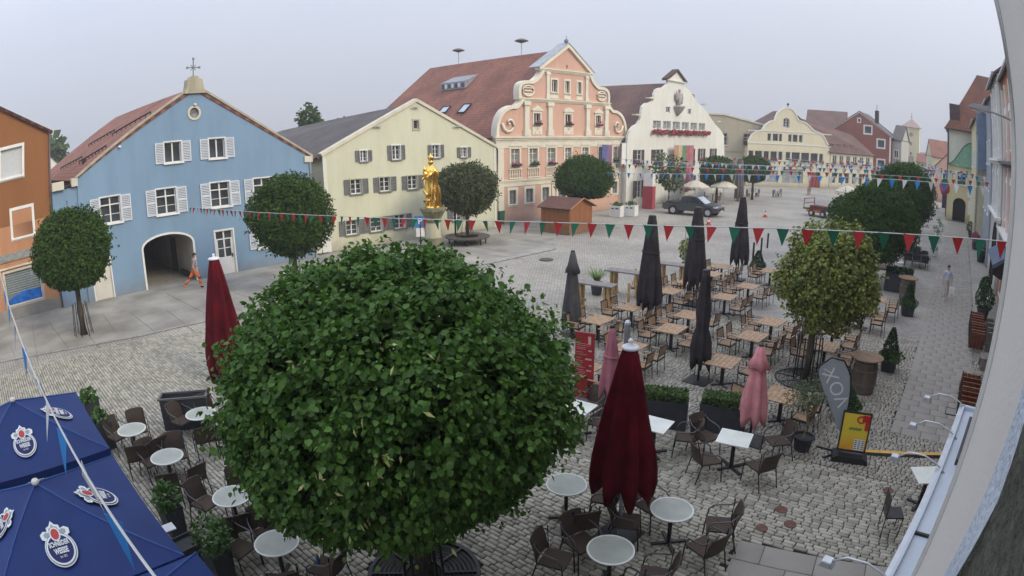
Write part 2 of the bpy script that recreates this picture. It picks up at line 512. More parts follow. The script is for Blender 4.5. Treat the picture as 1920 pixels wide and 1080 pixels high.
# large slabs below the camera
patch = link('pavement', MB().poly([(0, 0, 0), (4.2, 0, 0), (4.2, -6, 0), (0, -6, 0)][::-1]).mesh('slab_patch', MATS['slab_joint']), loc=(PC[0], PC[1], .004), kind='structure', rz=PA)
big_me = np_mesh('large_slab', *slab_arrays([(0, 0, .985, .585)], z=0), SLAB)
for r_ in range(9):
    for c_ in range(5):
        x = c_ * 1.0 + (0 if r_ % 2 else -.5) + .5
        x0, x1 = max(x - .5, 0), min(x + .5, 4.2)
        if x1 - x0 < .2: continue
        o = link('large_slab', big_me, patch, ((x0 + x1) / 2, -.3 - .6 * r_, .012 + random.uniform(0, .003)))
        o.scale = ((x1 - x0), 1, 1)

# pavement along the left-hand houses, one strip of big pale slabs with a kerb
pave = [(-26.3, -2), (-24.4, 6), (-24.0, 12), (-23.3, 15.2), (-23.2, 19), (-22.6, 24.8), (-22.4, 30.2), (-27.5, 37)]
pv = mat('pale_pavement', (.285, .272, .24), .85, .3, .55, bump=.2, bscale=30)
mb = MB()
left = [(-33.2, -6), (-33.1, 6), (-32.4, 12), (-32.4, 15.2), (-32.4, 19), (-32.6, 24.8), (-32.0, 30.2), (-31.6, 37)]
for i in range(len(pave) - 1):
    mb.poly([(*left[i], .006), (*pave[i], .006), (*pave[i + 1], .006), (*left[i + 1], .006)])
PAVE = link('pavement', mb.mesh('pavement', pv), kind='structure')
mb = MB()
for i in range(len(pave) - 1):
    a, b = Vector(pave[i]), Vector(pave[i + 1])
    n = int((b - a).length / 1.0)
    for q in range(n):
        p = a.lerp(b, (q + .5) / n); d = (b - a)
        mb.box((p.x, p.y, .012), (d.length / n - .015, .16, .03), math.atan2(d.y, d.x))
mb.build('kerb_stones', mat('edge_stone', (.30, .29, .27), .8, .2, 3), PAVE, kind='stuff')
mb = MB()
for i in range(26):
    mb.box((-24.2 - 4 * random.random() - .02 * i, -1 + 1.3 * i, .008), (random.uniform(3, 7), .02, .006), R(random.uniform(-4, 4)))
mb.build('slab_joints', mat('pavement_joint', (.15, .14, .125), .9, .1, 3), PAVE, kind='stuff')

# covers and grates in the paving
def manhole(x, y, r, label, m=None):
    o = thing('manhole_cover', label, 'manhole cover', (x, y, .03))
    MB().lathe([(0, .0), (r, 0), (r, .008), (r * .86, .008), (r * .84, .004), (0, .004)][::-1] if 0 else [(r, -.02), (r, .008), (r * .85, .008), (r * .84, .003), (.001, .003)], seg=20).build('rim', m or mat('rusty_iron', (.14, .07, .05), .7, .3, 10), o)
    mb = MB()
    for q in range(-2, 3):
        mb.box((q * r * .28, 0, .006), (.018, r * 1.3 * math.sqrt(max(.05, 1 - (q * .28) ** 2)), .006))
    mb.build('ribs', m or MATS['rusty_iron'], o)
    return o
manhole(-2.32, 10.75, .13, 'small round dark cover in the setts, nearer the white square table')
manhole(-2.0, 10.35, .13, 'small round rusty cover in the setts right of the burgundy parasol')
manhole(-2.45, 9.95, .12, 'small rusty cover at the edge of the large slabs')
manhole(-.35, 12.6, .14, 'small reddish cover left of the table under the awning')
manhole(-20.8, 27.2, .4, 'round iron cover out in the open square left of the black parasols', mat('old_iron', (.09, .085, .08), .7, .3, 10))
mb = MB()
fr = thing('drain_cover', 'square cover set flush in the slab walkway below the lamp arms', 'drain cover', (1.0, 17.9, .03), 0)
mb.box((0, .25, 0), (.62, .03, .02)).box((0, -.25, 0), (.62, .03, .02)).box((.3, 0, 0), (.03, .5, .02)).box((-.3, 0, 0), (.03, .5, .02)).build('frame', mat('cover_frame', (.05, .05, .05), .6, .2, 5), fr)
MB().box((0, 0, -.004), (.57, .47, .012)).build('plate', SLAB, fr)

# ------------------------------------------------------------------ far land and haze-blue hills
mb = MB()
pts = []
for i in range(60):
    a = R(-125 + i * 2.6)
    h = 26 + 16 * math.sin(i * .37) + 9 * math.sin(i * .91 + 1)
    h = 7 + (h - 7) * (.2 if i < 30 else .1)
    pts.append((420 * math.sin(a), 420 * math.cos(a), h))
for i in range(59):
    a, b = pts[i], pts[i + 1]
    mb.poly([(a[0] * .9, a[1] * .9, -.3), (b[0] * .9, b[1] * .9, -.3), b, a])
    mb.poly([a, b, (b[0] * 1.3, b[1] * 1.3, -.3), (a[0] * 1.3, a[1] * 1.3, -.3)])
mb.build('hills', mat('wooded_hill', (.06, .085, .05), .95, .35, .05, bump=.6, bscale=.4), kind='structure')

# ------------------------------------------------------------------ building kit (local x along the facade, y into the house, z up)
def house(name, label, P, yaw, cat='house'):
    return thing(name, label, cat, (P[0], P[1], 0), R(90 - yaw))
def rect(u0, u1, z0, z1):
    return [(u0, z0), (u1, z0), (u1, z1), (u0, z1)]
def arch(u0, u1, z0, zs, rise, n=10):
    c = (u0 + u1) / 2; h = (u1 - u0) / 2
    return [(u0, z0), (u1, z0)] + [(c + h * math.cos(math.pi * i / n), zs + rise * math.sin(math.pi * i / n)) for i in range(n + 1)]
def circle(u, z, r, n=16):
    return [(u + r * math.cos(2 * math.pi * i / n), z + r * math.sin(2 * math.pi * i / n)) for i in range(n)]
def front(root, outline, holes, m, name='facade_wall', depth=.24, y=0.0):
    loops = [[Vector((a, b, 0)) for a, b in outline]] + [[Vector((a, b, 0)) for a, b in h] for h in holes]
    tris = tessellate_polygon(loops)
    flat = [p for l in loops for p in l]
    mb = MB()
    o = len(mb.v)
    mb.v += [(p.x, y, p.y) for p in flat]
    for t in tris:
        a, b, c = (flat[i] for i in t)
        cr = (b.x - a.x) * (c.y - a.y) - (b.y - a.y) * (c.x - a.x)
        mb.f.append(tuple(t) if cr > 0 else tuple(t)[::-1])
    for l in loops:
        n = len(l); s = len(mb.v)
        mb.v += [(p.x, y, p.y) for p in l] + [(p.x, y + depth, p.y) for p in l]
        for i in range(n):
            j = (i + 1) % n
            mb.f.append((s + i, s + j, s + n + j, s + n + i))
    return mb.build(name, m, root)
def roof(root, pts, m, name='roof', th=.14, flip=False):
    """four corners: eave start, eave end, ridge end, ridge start"""
    a, b, c, d = [Vector(p) for p in pts]
    nrm = (b - a).cross(d - a).normalized()
    if nrm.z < 0: nrm = -nrm
    lu = (b - a).length; lv = ((d - a).length + (c - b).length) / 2
    mb = MB()
    e = (b - a).normalized()
    uv = [((p - a).dot(e), (p - a - e * (p - a).dot(e)).length) for p in (a, b, c, d)]
    mb.poly([a, b, c, d], uv)
    lo = [p - nrm * th for p in (a, b, c, d)]
    mb.poly(lo[::-1], uv[::-1])
    T = (a, b, c, d)
    for i in range(4):
        j = (i + 1) % 4
        mb.poly([T[i], lo[i], lo[j], T[j]], [uv[i], uv[i], uv[j], uv[j]])
    return mb.build(name, m, root)
WCACHE = {}
PANE_L = mat('curtained_glass', (.22, .23, .23), .15, .55, 3.5, spec=.6)
def window(root, u0, u1, z0, z1, kind='cross', frame=WHITE, shut=None, sw=.5, sgap=.0, casing=None, cw=.12, sill=True, flowers=None, y=0.0, sill_m=None, pane=None, head=None, openl=0, openr=0):
    w, h = round(u1 - u0, 2), round(z1 - z0, 2)
    key = (w, h, kind, frame.name)
    if key not in WCACHE:
        mb = MB(); t = .055 if w > .5 else .04; ya, yb = .10, .16
        mb.b2(-w / 2, -w / 2 + t, ya, yb, -h / 2, h / 2).b2(w / 2 - t, w / 2, ya, yb, -h / 2, h / 2)
        mb.b2(-w / 2 + t, w / 2 - t, ya, yb, h / 2 - t, h / 2).b2(-w / 2 + t, w / 2 - t, ya, yb, -h / 2, -h / 2 + t)
        if kind in ('cross', 'double', 'bars'):
            mb.b2(-.035, .035, ya - .01, yb - .01, -h / 2 + t, h / 2 - t)
        if kind in ('cross', 'transom'):
            mb.b2(-w / 2 + t, w / 2 - t, ya - .005, yb - .015, h * .17, h * .17 + .06)
        if kind in ('cross', 'bars'):
            for zz in ((-h * .17,) if kind == 'cross' else (-h * .17, h * .17)):
                mb.b2(-w / 2 + t, -.04, ya + .02, yb - .02, zz - .013, zz + .013).b2(.04, w / 2 - t, ya + .02, yb - .02, zz - .013, zz + .013)
        WCACHE[key] = (mb.mesh('window', frame), MB().b2(-w / 2 + .02, w / 2 - .02, .15, .19, -h / 2 + .02, h / 2 - .02).mesh('pane', GLASS))
    me, pm = WCACHE[key]
    uc, zc = (u0 + u1) / 2, (z0 + z1) / 2
    o = link('window', me, root, (uc, y, zc))
    p = link('pane', pm, o)
    if pane is not None:
        k2 = key + (pane.name,)
        if k2 not in WCACHE:
            m2 = pm.copy(); m2.materials.clear(); m2.materials.append(pane); WCACHE[k2] = m2
        p.data = WCACHE[k2]
    if shut is not None:
        k = ('sh', round(sw, 2), h, shut.name)
        if k not in WCACHE:
            mb = MB()
            mb.b2(-sw / 2, -sw / 2 + .05, -.03, .03, -h / 2, h / 2).b2(sw / 2 - .05, sw / 2, -.03, .03, -h / 2, h / 2)
            mb.b2(-sw / 2 + .05, sw / 2 - .05, -.028, .028, h / 2 - .06, h / 2).b2(-sw / 2 + .05, sw / 2 - .05, -.028, .028, -h / 2, -h / 2 + .06).b2(-sw / 2 + .05, sw / 2 - .05, -.026, .026, -.03, .03)
            n = max(4, int(h / .09))
            for i in range(n):
                zz = -h / 2 + .06 + (h - .12) * (i + .5) / n
                mb.box((0, .005, zz), (sw - .1, .03, .05), M=None)
            WCACHE[k] = mb.mesh('shutter', shut)
        link('shutter', WCACHE[k], o, (-w / 2 - sw / 2 - .03 - sgap, -.05, 0), rz=openl)
        link('shutter', WCACHE[k], o, (w / 2 + sw / 2 + .03 + sgap, -.05, 0), rz=openr)
    if casing is not None:
        k = ('ca', w, h, cw, casing.name)
        if k not in WCACHE:
            mb = MB(); a, b = w / 2, h / 2
            mb.b2(-a - cw, -a + .01, -.045, .03, -b - cw, b + cw).b2(a - .01, a + cw, -.045, .03, -b - cw, b + cw)
            mb.b2(-a + .01, a - .01, -.043, .03, b - .01, b + cw).b2(-a + .01, a - .01, -.043, .03, -b - cw, -b + .01)
            WCACHE[k] = mb.mesh('surround', casing)
        link('surround', WCACHE[k], o)
    if sill:
        MB().b2(-w / 2 - .1, w / 2 + .1, -.12, .06, -h / 2 - .075, -h / 2 - .004).build('sill', sill_m or WHITE, o)
    if head == 'pediment':
        a = w / 2 + cw + .12
        MB().prism([(-a, h / 2 + cw + .04), (a, h / 2 + cw + .04), (a, h / 2 + cw + .12), (0, h / 2 + cw + .5), (-a, h / 2 + cw + .12)], -.12, .02).build('pediment', casing or CREAM, o)
    if head == 'hood':
        a = w / 2 + cw + .1
        MB().prism([(a * math.cos(t * math.pi / 8), h / 2 + cw + .03 + .38 * math.sin(t * math.pi / 8)) for t in range(9)], -.11, .02).build('hood', casing or CREAM, o)
    if flowers is not None:
        MB().b2(-w / 2 - .02, w / 2 + .02, -.3, -.13, -h / 2 - .05, -h / 2 + .1).build('flower_box', DARKM, o)
        mb = MB()
        for i in range(int(9 * max(1, w))):
            mb.blob((random.uniform(-w / 2, w / 2), -.2 + random.uniform(-.1, .06), -h / 2 + .12 + random.uniform(-.08, .14)), random.uniform(.06, .11), 6, 4, .2)
        mb.build('flowers', flowers, o)
    return o
PINKF = mat('pink_blossom', (.36, .10, .16), .8, .5, 30)
REDF = mat('red_blossom', (.34, .055, .07), .8, .6, 30)
LEAFF = mat('box_foliage', (.05, .10, .03), .8, .5, 30)
def moulding(root, u0, u1, z, h, out, m, name='cornice', steps=3, y=0.0):
    mb = MB()
    for i in range(steps):
        a = out * (i + 1) / steps
        mb.b2(u0 - a, u1 + a, y - a, y + .05, z + h * i / steps + .001 * i, z + h * (i + 1) / steps)
    return mb.build(name, m, root)
def coping(root, pts, m, name='coping', w=.16, y0=-.08, y1=.3, closed=False):
    mb = MB()
    for i in range(len(pts) - 1):
        a, b = Vector((pts[i][0], pts[i][1])), Vector((pts[i + 1][0], pts[i + 1][1]))
        d = b - a
        if d.length < 1e-4: continue
        n = Vector((-d.y, d.x)).normalized() * w / 2
        e = d.normalized() * .03
        o = len(mb.v)
        for yy in (y0, y1):
            for q in (a - e - n, b + e - n, b + e + n, a - e + n):
                mb.v.append((q.x, yy + .0007 * (i % 3), q.y))
        mb.f += [(o, o + 1, o + 2, o + 3), (o + 7, o + 6, o + 5, o + 4), (o, o + 4, o + 5, o + 1), (o + 1, o + 5, o + 6, o + 2), (o + 2, o + 6, o + 7, o + 3), (o + 3, o + 7, o + 4, o)]
    return mb.build(name, m, root)
def downpipe(root, u, z0, z1, y=-.1, m=None, r=.055):
    MB().tube([(u, y, z0), (u, y, z1 - .15), (u, y + .1, z1)], r, 8).build('downpipe', m or STEEL, root)
def curve(pts, n=4):
    """Catmull-Rom through the points"""
    out = []
    P = [Vector(p) for p in pts]
    for i in range(len(P) - 1):
        p0, p1, p2, p3 = P[max(i - 1, 0)], P[i], P[i + 1], P[min(i + 2, len(P) - 1)]
        for k in range(n):
            t = k / n
            q = .5 * ((2 * p1) + (p2 - p0) * t + (2 * p0 - 5 * p1 + 4 * p2 - p3) * t * t + (3 * p1 - p0 - 3 * p2 + p3) * t ** 3)
            out.append((q.x, q.y))
    out.append((P[-1].x, P[-1].y))
    return out
TILE_R = tile_mat('red_roof_tiles', (.30, .125, .085))
TILE_B = tile_mat('old_brown_roof_tiles', (.175, .10, .085))
TILE_G = tile_mat('grey_roof_tiles', (.115, .105, .105))
SOCLE = mat('grey_socle', (.27, .255, .23), .85, .2, 1, bump=.2)

# ---- orange house at the left edge
ORANGE = mat('orange_render', (.27, .115, .045), .9, .12, .5, bump=.15, bscale=40, streak=True)
ORANGE2 = mat('light_orange_render', (.47, .235, .13), .9, .1, .5, bump=.15, bscale=40, streak=True)
h = house('orange_house', 'orange rendered shop house at the left edge of the square', (-32.99, 4.06), -2.5)
win = [(-3.28, -1.82, 6.95, 8.4), (-2.62, -1.3, 3.95, 5.3), (-6.6, -5.2, 6.95, 8.4), (-6.6, -5.2, 3.95, 5.3)]
shop = (-3.5, -1.12, .68, 2.36)
shop2 = (-7.0, -4.6, .68, 2.36)
front(h, [(-9.5, 0), (-.02, 0), (-.02, 8.85), (-3.5, 10.5), (-6, 11.7), (-9.5, 10.0)], [rect(*w) for w in win] + [rect(*shop), rect(*shop2)], ORANGE)
MB().b2(-9.4, -.08, .26, 12, 0, 8.7).build('side_wall', ORANGE, h)
front(h, [(-9.48, .55), (-.03, .55), (-.03, 4.6), (-9.48, 4.6)], [rect(*win[1]), rect(*win[3]), rect(*shop), rect(*shop2)], ORANGE2, 'ground_floor_render', .02, -.02)
front(h, [(-9.46, 0), (-.01, 0), (-.01, .56), (-9.46, .56)], [], SOCLE, 'socle', .06, -.06)
for q, w in enumerate(win):
    window(h, *w, kind='plain', casing=WHITE, cw=.14, sill=True, pane=mat('roller_blind', (.50, .53, .55), .5, .06, 8) if q == 0 else None)
for s_ in (shop, shop2):
    wd = window(h, *s_, kind='plain', casing=CREAM, cw=.1, sill=False, pane=mat('shop_blinds', (.20, .24, .25), .2, .25, 6))
    hw, hh = (s_[1] - s_[0]) / 2, (s_[3] - s_[2]) / 2
    mb = MB()
    for i in range(9): mb.b2(-hw + .1, hw - .1, .10, .115, hh - .16 - i * .115, hh - .12 - i * .115)
    mb.build('blind_slats', mat('blind_slat', (.34, .38, .38), .5, .1, 4), wd)
    mb = MB().prism([(-hw + .06, -hh + .06), (hw - .06, -hh + .06), (hw - .06, -hh + .55), (.45, -hh + .62), (.1, -hh + .7), (-.3, -hh + .5), (-.7, -hh + .45), (-hw + .06, -hh + .3)], .12, .13)
    mb.build('window_print', mat('blue_print', (.02, .14, .50), .4, .35, 5), wd)
    link('lettering', text_mesh('e', .34, mat('pale_blue_print', (.35, .55, .75), .5, .1, 4)), wd, (hw - .55, .10, hh - .3)).rotation_euler = (R(90), 0, 0)
MB().b2(-3.9, -.95, -.09, .0, 2.9, 3.28).build('shop_sign', mat('grey_sign_board', (.24, .25, .24), .6, .25, 8), h)
MB().b2(-9.4, -.9, -.14, .0, 2.55, 2.63).build('ledge', CREAM, h)
MB().tube([(-.06, -.1, 0), (-.06, -.1, 8.8)], .06, 8).build('downpipe', mat('brown_pipe', (.16, .12, .12), .5, .1, 3), h)
roof(h, [(.15, -.2, 8.8), (.15, 12, 8.8), (-6, 12, 11.95), (-6, -.2, 11.95)], tile_mat('dark_red_roof_tiles', (.10, .04, .045)))
roof(h, [(-10.2, -.2, 9.75), (-10.2, 12, 9.75), (-6, 12, 11.95), (-6, -.2, 11.95)], MATS['dark_red_roof_tiles'])
coping(h, [(.05, 8.82), (-6, 11.85)], CREAM, 'verge_board', .16, -.12, -.02)

# ---- blue gabled house
BLUE = mat('blue_render', (.195, .30, .43), .9, .06, .35, bump=.2, bscale=35, streak=True)
h = house('blue_house', 'blue gabled house with white shutters and an arched gateway', (-32.31, 14.15), .7)
low = [(-7.37, -6.22, 3.72, 5.05), (-4.21, -3.08, 3.72, 5.05), (-1.12, .0, 3.72, 5.05), (1.45, 2.55, 3.72, 5.05)]
up = [(-3.58, -2.62, 6.33, 7.4), (-1.03, -.1, 6.33, 7.4)]
grd = [(1.45, 2.5, 1.1, 2.35)]
gate = arch(-5.25, -2.35, 0, 2.1, .62, 12)
door = rect(-1.1, -.02, 0, 2.42)
door2 = rect(-8.2, -7.1, 0, 2.3)
front(h, [(-8.6, 0), (5.2, 0), (5.2, 6.15), (-1.2, 9.95), (-2.25, 9.95), (-8.6, 6.25)], [rect(*w) for w in low + up + grd] + [gate, door, door2, circle(-1.79, 8.82, .3)], BLUE)
MB().b2(-10.1, -8.6, .12, .4, 0, 5.8).build('side_bay_wall', BLUE, h)
MB().b2(-10.1, -9.4, -.12, .5, 5.8, 6.2).b2(-8.95, -8.58, -.1, .5, 5.85, 6.25).build('eave_corbel', CREAM, h)
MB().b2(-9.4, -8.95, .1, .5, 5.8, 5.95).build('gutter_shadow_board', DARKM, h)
BODY = mat('plain_render', (.33, .33, .31), .9, .1, 1)
mb = MB().b2(-8.5, -5.4, .26, 22, 0, 6.1).b2(-2.2, 5.15, .26, 22, 0, 6.1).b2(-5.4, -2.2, .26, 22, 3.0, 6.1)
mb.build('body', BODY, h)
PASS = mat('passage_render', (.46, .43, .37), .85, .1, 1, streak=True)
MB().b2(-5.6, -5.26, .24, 9, 0, 3.0).build('passage_wall', PASS, h)
MB().b2(-2.34, -2.1, .24, 9, 0, 3.0).build('passage_wall', PASS, h)
MB().b2(-5.26, -2.34, .24, 9, 2.75, 3.0).build('passage_ceiling', PASS, h)
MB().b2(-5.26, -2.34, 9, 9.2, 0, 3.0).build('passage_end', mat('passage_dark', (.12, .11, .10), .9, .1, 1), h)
MB().b2(-2.36, -2.3, 3.2, 4.2, 0.02, 2.0).build('passage_door', DARKM, h)
MB().b2(-2.5, -2.35, .5, 2.4, .12, .3).build('passage_rail', DARKM, h)
g = arch(-5.25, -2.35, 0, 2.1, .62, 14)[1:]
coping(h, [g[0]] + g[1:] + [(-5.25, 0)], WHITE, 'arch_surround', .1, -.04, .05)
for w in low: window(h, *w, kind='cross', casing=WHITE, cw=.05, shut=SHUT_W, sw=.55)
for w in up: window(h, *w, kind='double', casing=WHITE, cw=.05, shut=SHUT_W, sw=.5)
window(h, *grd[0], kind='cross', casing=WHITE, cw=.05, shut=SHUT_W, sw=.5)
d = link('door', MB().b2(-1.1, -1.02, .06, .12, 0, 2.42).b2(-.1, -.02, .06, .12, 0, 2.42).b2(-1.02, -.1, .06, .12, 1.92, 1.98).b2(-1.02, -.1, .06, .12, 2.36, 2.42).b2(-1.02, -.1, .08, .12, 0, .95).b2(-1.02, -.94, .08, .12, .95, 1.92).b2(-.18, -.1, .08, .12, .95, 1.92).b2(-.6, -.52, .08, .12, .95, 1.92).b2(-.94, -.18, .09, .115, 1.42, 1.46).b2(-.6, -.52, .07, .12, 1.98, 2.36).mesh('door', WHITE), h)
MB().b2(-1.0, -.12, .125, .15, .95, 2.36).build('pane', GLASS, d)
MB().b2(-.17, -.13, .0, .08, .9, 1.1).build('handle', DARKM, d)
coping(h, [(-.0, 0), (-.0, 2.45), (-1.12, 2.45), (-1.12, 0)], WHITE, 'door_surround', .08, -.04, .04)
MB().b2(-8.2, -7.1, .08, .14, 0, 2.3).build('door', mat('cream_door', (.60, .58, .53), .6, .06, 2), h)
coping(h, [(-7.1, 0), (-7.1, 2.32), (-8.2, 2.32), (-8.2, 0)], WHITE, 'door_surround', .07, -.03, .04)
mb = MB(); o_ = circle(-1.79, 8.82, .33, 20); coping(h, o_ + [o_[0]], CREAM, 'oculus_ring', .11, -.05, .06)
MB().lathe([(.28, 0), (.28, .03)], (0, 0, 0), 16).build('oculus_pane', PANE_L, h, loc=(-1.79, .15, 8.82)).rotation_euler = (R(90), 0, 0)
for u_, z_ in ((-1.75, 9.25), (-6.1, 7.45)):
    MB().blob((u_, -.1, z_), (.09, .09, .07), 8, 5).build('facade_spotlight', WHITE, h)
coping(h, [(5.3, 6.12), (-1.15, 9.97)], mat('verge_stone', (.40, .36, .28), .85, .2, 2), 'verge', .11, -.1, .12)
coping(h, [(-2.3, 9.97), (-8.7, 6.25)], MATS['verge_stone'], 'verge', .11, -.1, .12)
MB().b2(4.75, 5.28, -.14, .5, 5.75, 6.1).build('eave_corbel', CREAM, h)
mb = MB().prism([(-2.35, 9.85), (-1.1, 9.85), (-1.25, 10.15), (-1.32, 10.6), (-1.48, 10.62), (-1.6, 10.78), (-1.9, 10.78), (-2.0, 10.62), (-2.14, 10.6), (-2.2, 10.15)], -.16, .5)
mb.build('gable_pedestal', STONE, h)
mb = MB().b2(-1.775, -1.725, .1, .15, 10.75, 11.75).b2(-2.1, -1.4, .1, .15, 11.22, 11.27)
for a_ in (45, 135, 225, 315):
    mb.tube([(-1.75, .125, 11.245), (-1.75 + .22 * math.cos(R(a_)), .125, 11.245 + .22 * math.sin(R(a_)))], .02, 5)
for (cu, cz) in ((-2.1, 11.245), (-1.4, 11.245), (-1.75, 11.72)):
    mb.box((cu, .125, cz), (.12, .06, .12))
mb.build('iron_cross', mat('verdigris_iron', (.16, .19, .19), .6, .2, 10), h)
roof(h, [(-8.95, -.05, 6.15), (-8.95, 22, 6.15), (-1.72, 20, 10.15), (-1.72, -.05, 10.15)], TILE_R)
roof(h, [(5.5, -.05, 6.0), (5.5, 22, 6.0), (-1.72, 20, 10.15), (-1.72, -.05, 10.15)], TILE_R)
roof(h, [(-8.95, 22, 6.15), (5.5, 22, 6.0), (-1.70, 20, 10.14), (-1.74, 20, 10.14)], TILE_R)
def on_left(u, y): return (u, y, 6.15 + (u + 8.95) * 4.0 / 7.23)
for (ua, ya, ub, yb) in ((-5.2, 5.4, -3.75, 1.6), (-7.6, 4.6, -6.5, 1.4), (-5.7, 11.5, -4.7, 7.0), (-7.9, 12, -7.1, 6.6)):
    a = Vector(on_left(ua, ya)) + Vector((-.06, 0, .12)); b = Vector(on_left(ub, yb)) + Vector((-.06, 0, .12))
    mb = MB().tube([a, b], .05, 5)
    for q in range(9): 
        p = a.lerp(b, q / 8); mb.tube([p, p - Vector((0, 0, .2))], .025, 4)
    mb.build('snow_guard', DARKM, h)
MB().box((-7.6, 3.2, 7.0), (.25, .25, .3)).build('roof_vent', DARKM, h)
downpipe(h, 5.12, 0, 6.0, -.08)
# low white gate in the gap
g = thing('yard_gate', 'white wooden gate between the blue and the pale green house', 'gate', (-32.9, 19.55, 0), R(85))
for q in range(8): MB().b2(q * .15, q * .15 + .135, 0, .05, .08, 1.9).build('plank', WHITE, g)
MB().b2(0, 1.2, .05, .1, .4, .5).b2(0, 1.2, .05, .1, 1.5, 1.6).build('rail', WHITE, g)

# ---- pale green house
GREEN = mat('pale_green_render', (.60, .60, .455), .9, .05, .3, bump=.2, bscale=35, streak=True)
h = house('pale_green_house', 'pale green gabled house with grey shutters behind the golden statue', (-33.11, 21.13), 6.7)
rows = [[(2.25, 2.75, 5.55, 6.25), (4.65, 5.3, 5.55, 6.5), (7.9, 8.55, 5.55, 6.45), (10.45, 11.0, 5.5, 6.22)],
        [(1.45, 2.25, 3.5, 4.45), (3.6, 4.4, 3.5, 4.45), (5.8, 6.6, 3.5, 4.42), (8.0, 8.8, 3.5, 4.42), (10.2, 11, 3.5, 4.42)],
        [(.95, 1.8, .9, 1.85), (2.75, 3.65, .9, 1.85), (4.6, 5.5, .9, 1.85), (9.6, 10.4, .9, 1.85)]]
ga = rect(7.3, 8.5, 0, 2.1)
front(h, [(-.35, 0), (13.8, 0), (13.8, 6.2), (6.7, 9.45), (-.35, 6.1)], [rect(*w) for r_ in rows for w in r_] + [rect(6.42, 6.85, 7.55, 8.15), ga], GREEN)
MB().b2(-.25, 13.7, .26, 24, 0, 6.0).build('body', GREEN, h)
for q, r_ in enumerate(rows):
    for w in r_:
        window(h, *w, kind='bars', casing=GREEN if q else WHITE, cw=.07, shut=SHUT_G, sw=.42 if q == 1 else (.3 if q == 0 else .44), sgap=.02, sill_m=SHUT_G)
window(h, 6.42, 6.85, 7.55, 8.15, kind='plain', casing=CREAM, cw=.1, sill=False)
MB().b2(7.3, 8.5, .1, .16, 0, 2.1).build('door', mat('ochre_door', (.30, .20, .12), .6, .2, 3), h)
coping(h, [(13.9, 6.2), (6.7, 9.5), (-.45, 6.1)], CREAM, 'verge', .2, -.12, .35)
coping(h, [(-.27, 0), (-.27, 6.0)], mat('pale_quoin', (.68, .68, .60), .85, .05, 2), 'corner_strip', .24, -.03, .02)
coping(h, [(13.72, 0), (13.72, 6.1)], MATS['pale_quoin'], 'corner_strip', .24, -.03, .02)
for u_, z_ in ((6.6, 9.0), (3.6, 7.75), (10.1, 7.7)):
    MB().b2(u_ - .3, u_ + .3, -.25, -.15, z_, z_ + .06).blob((u_, -.1, z_), .07, 6, 4).build('facade_lamp', STEEL, h)
roof(h, [(-.7, .1, 5.95), (-.7, 24, 5.95), (6.7, 24, 8.1), (6.7, .1, 9.3)], TILE_G)
roof(h, [(14.1, .1, 6.1), (14.1, 24, 6.1), (6.7, 24, 8.1), (6.7, .1, 9.3)], TILE_G)
downpipe(h, 13.9, 0, 6.1, -.1, DARKM)

# ---- salmon town hall
SAL = mat('salmon_render', (.60, .375, .29), .88, .07, .4, bump=.15, bscale=30, streak=True)
TRIM = mat('town_hall_trim', (.70, .66, .55), .85, .08, 1, bump=.1)
h = house('town_hall', 'tall salmon and cream town hall with a curved baroque gable', (-32.21, 37.19), 5.5, 'town hall')
L1 = [(-1.3, 7.0), (-1.25, 7.7), (-1.0, 8.4), (-.5, 8.95), (.25, 9.25), (.85, 9.3), (1.35, 9.7), (1.5, 9.95)]
L2 = [(1.2, 9.95), (1.15, 10.5), (1.3, 11.05), (1.9, 11.3), (2.7, 11.35), (3.4, 11.75), (3.85, 12.3), (3.9, 12.42)]
cx = 7.15
Rr1 = [(2 * cx - a, b) for a, b in L1]; Rr2 = [(2 * cx - .35 - a, b) for a, b in L2]
outl = [(-1.4, 0), (15.7, 0), (15.7, 7.0)] + curve(Rr1, 3) + curve(Rr2, 3)[1:] + [(10.3, 12.45), (7.0, 14.6), (3.5, 12.45)] + curve(L2, 3)[::-1] + curve(L1, 3)[::-1][1:] + [(-1.4, 7.0)]
seen = []
for p in outl:
    if not seen or (Vector(p) - Vector(seen[-1])).length > .02: seen.append(p)
gw = [(.0, .75), (1.88, 2.75), (3.85, 4.7), (5.85, 6.7), (7.85, 8.7), (9.85, 10.7), (11.85, 12.7), (13.7, 14.5)]
fw = [(.2, 1.18), (2.3, 3.28), (4.5, 5.5), (6.75, 7.6), (9.1, 10.0), (11.5, 12.4), (13.7, 14.35)]
t1 = [(2.85, 3.62), (6.75, 7.6), (11.0, 11.72)]
t2 = [(5.02, 5.72), (8.3, 8.85)]
holes = [rect(a, b, 1.5, 2.66) for a, b in gw] + [rect(a, b, 4.62, 5.97) for a, b in fw] + [rect(a, b, 7.95, 8.85) for a, b in (t1[0], t1[2])] + [arch(6.75, 7.5, 7.95, 8.6, .35, 8), rect(5.02, 5.72, 10.65, 11.7), rect(8.35, 8.9, 10.65, 11.7), arch(6.72, 7.3, 10.65, 11.55, .28, 8), rect(6.9, 7.05, 12.75, 13.05)]
front(h, seen, holes, SAL)
MB().b2(-1.3, 15.6, .26, 20, 0, 6.9).build('body', mat('cream_render', (.58, .54, .42), .9, .1, .6, streak=True), h)
for a, b in gw: window(h, a, b, 1.5, 2.66, kind='bars', frame=GREYM, casing=TRIM, cw=.22, sill=True, sill_m=TRIM, pane=PANE_L)
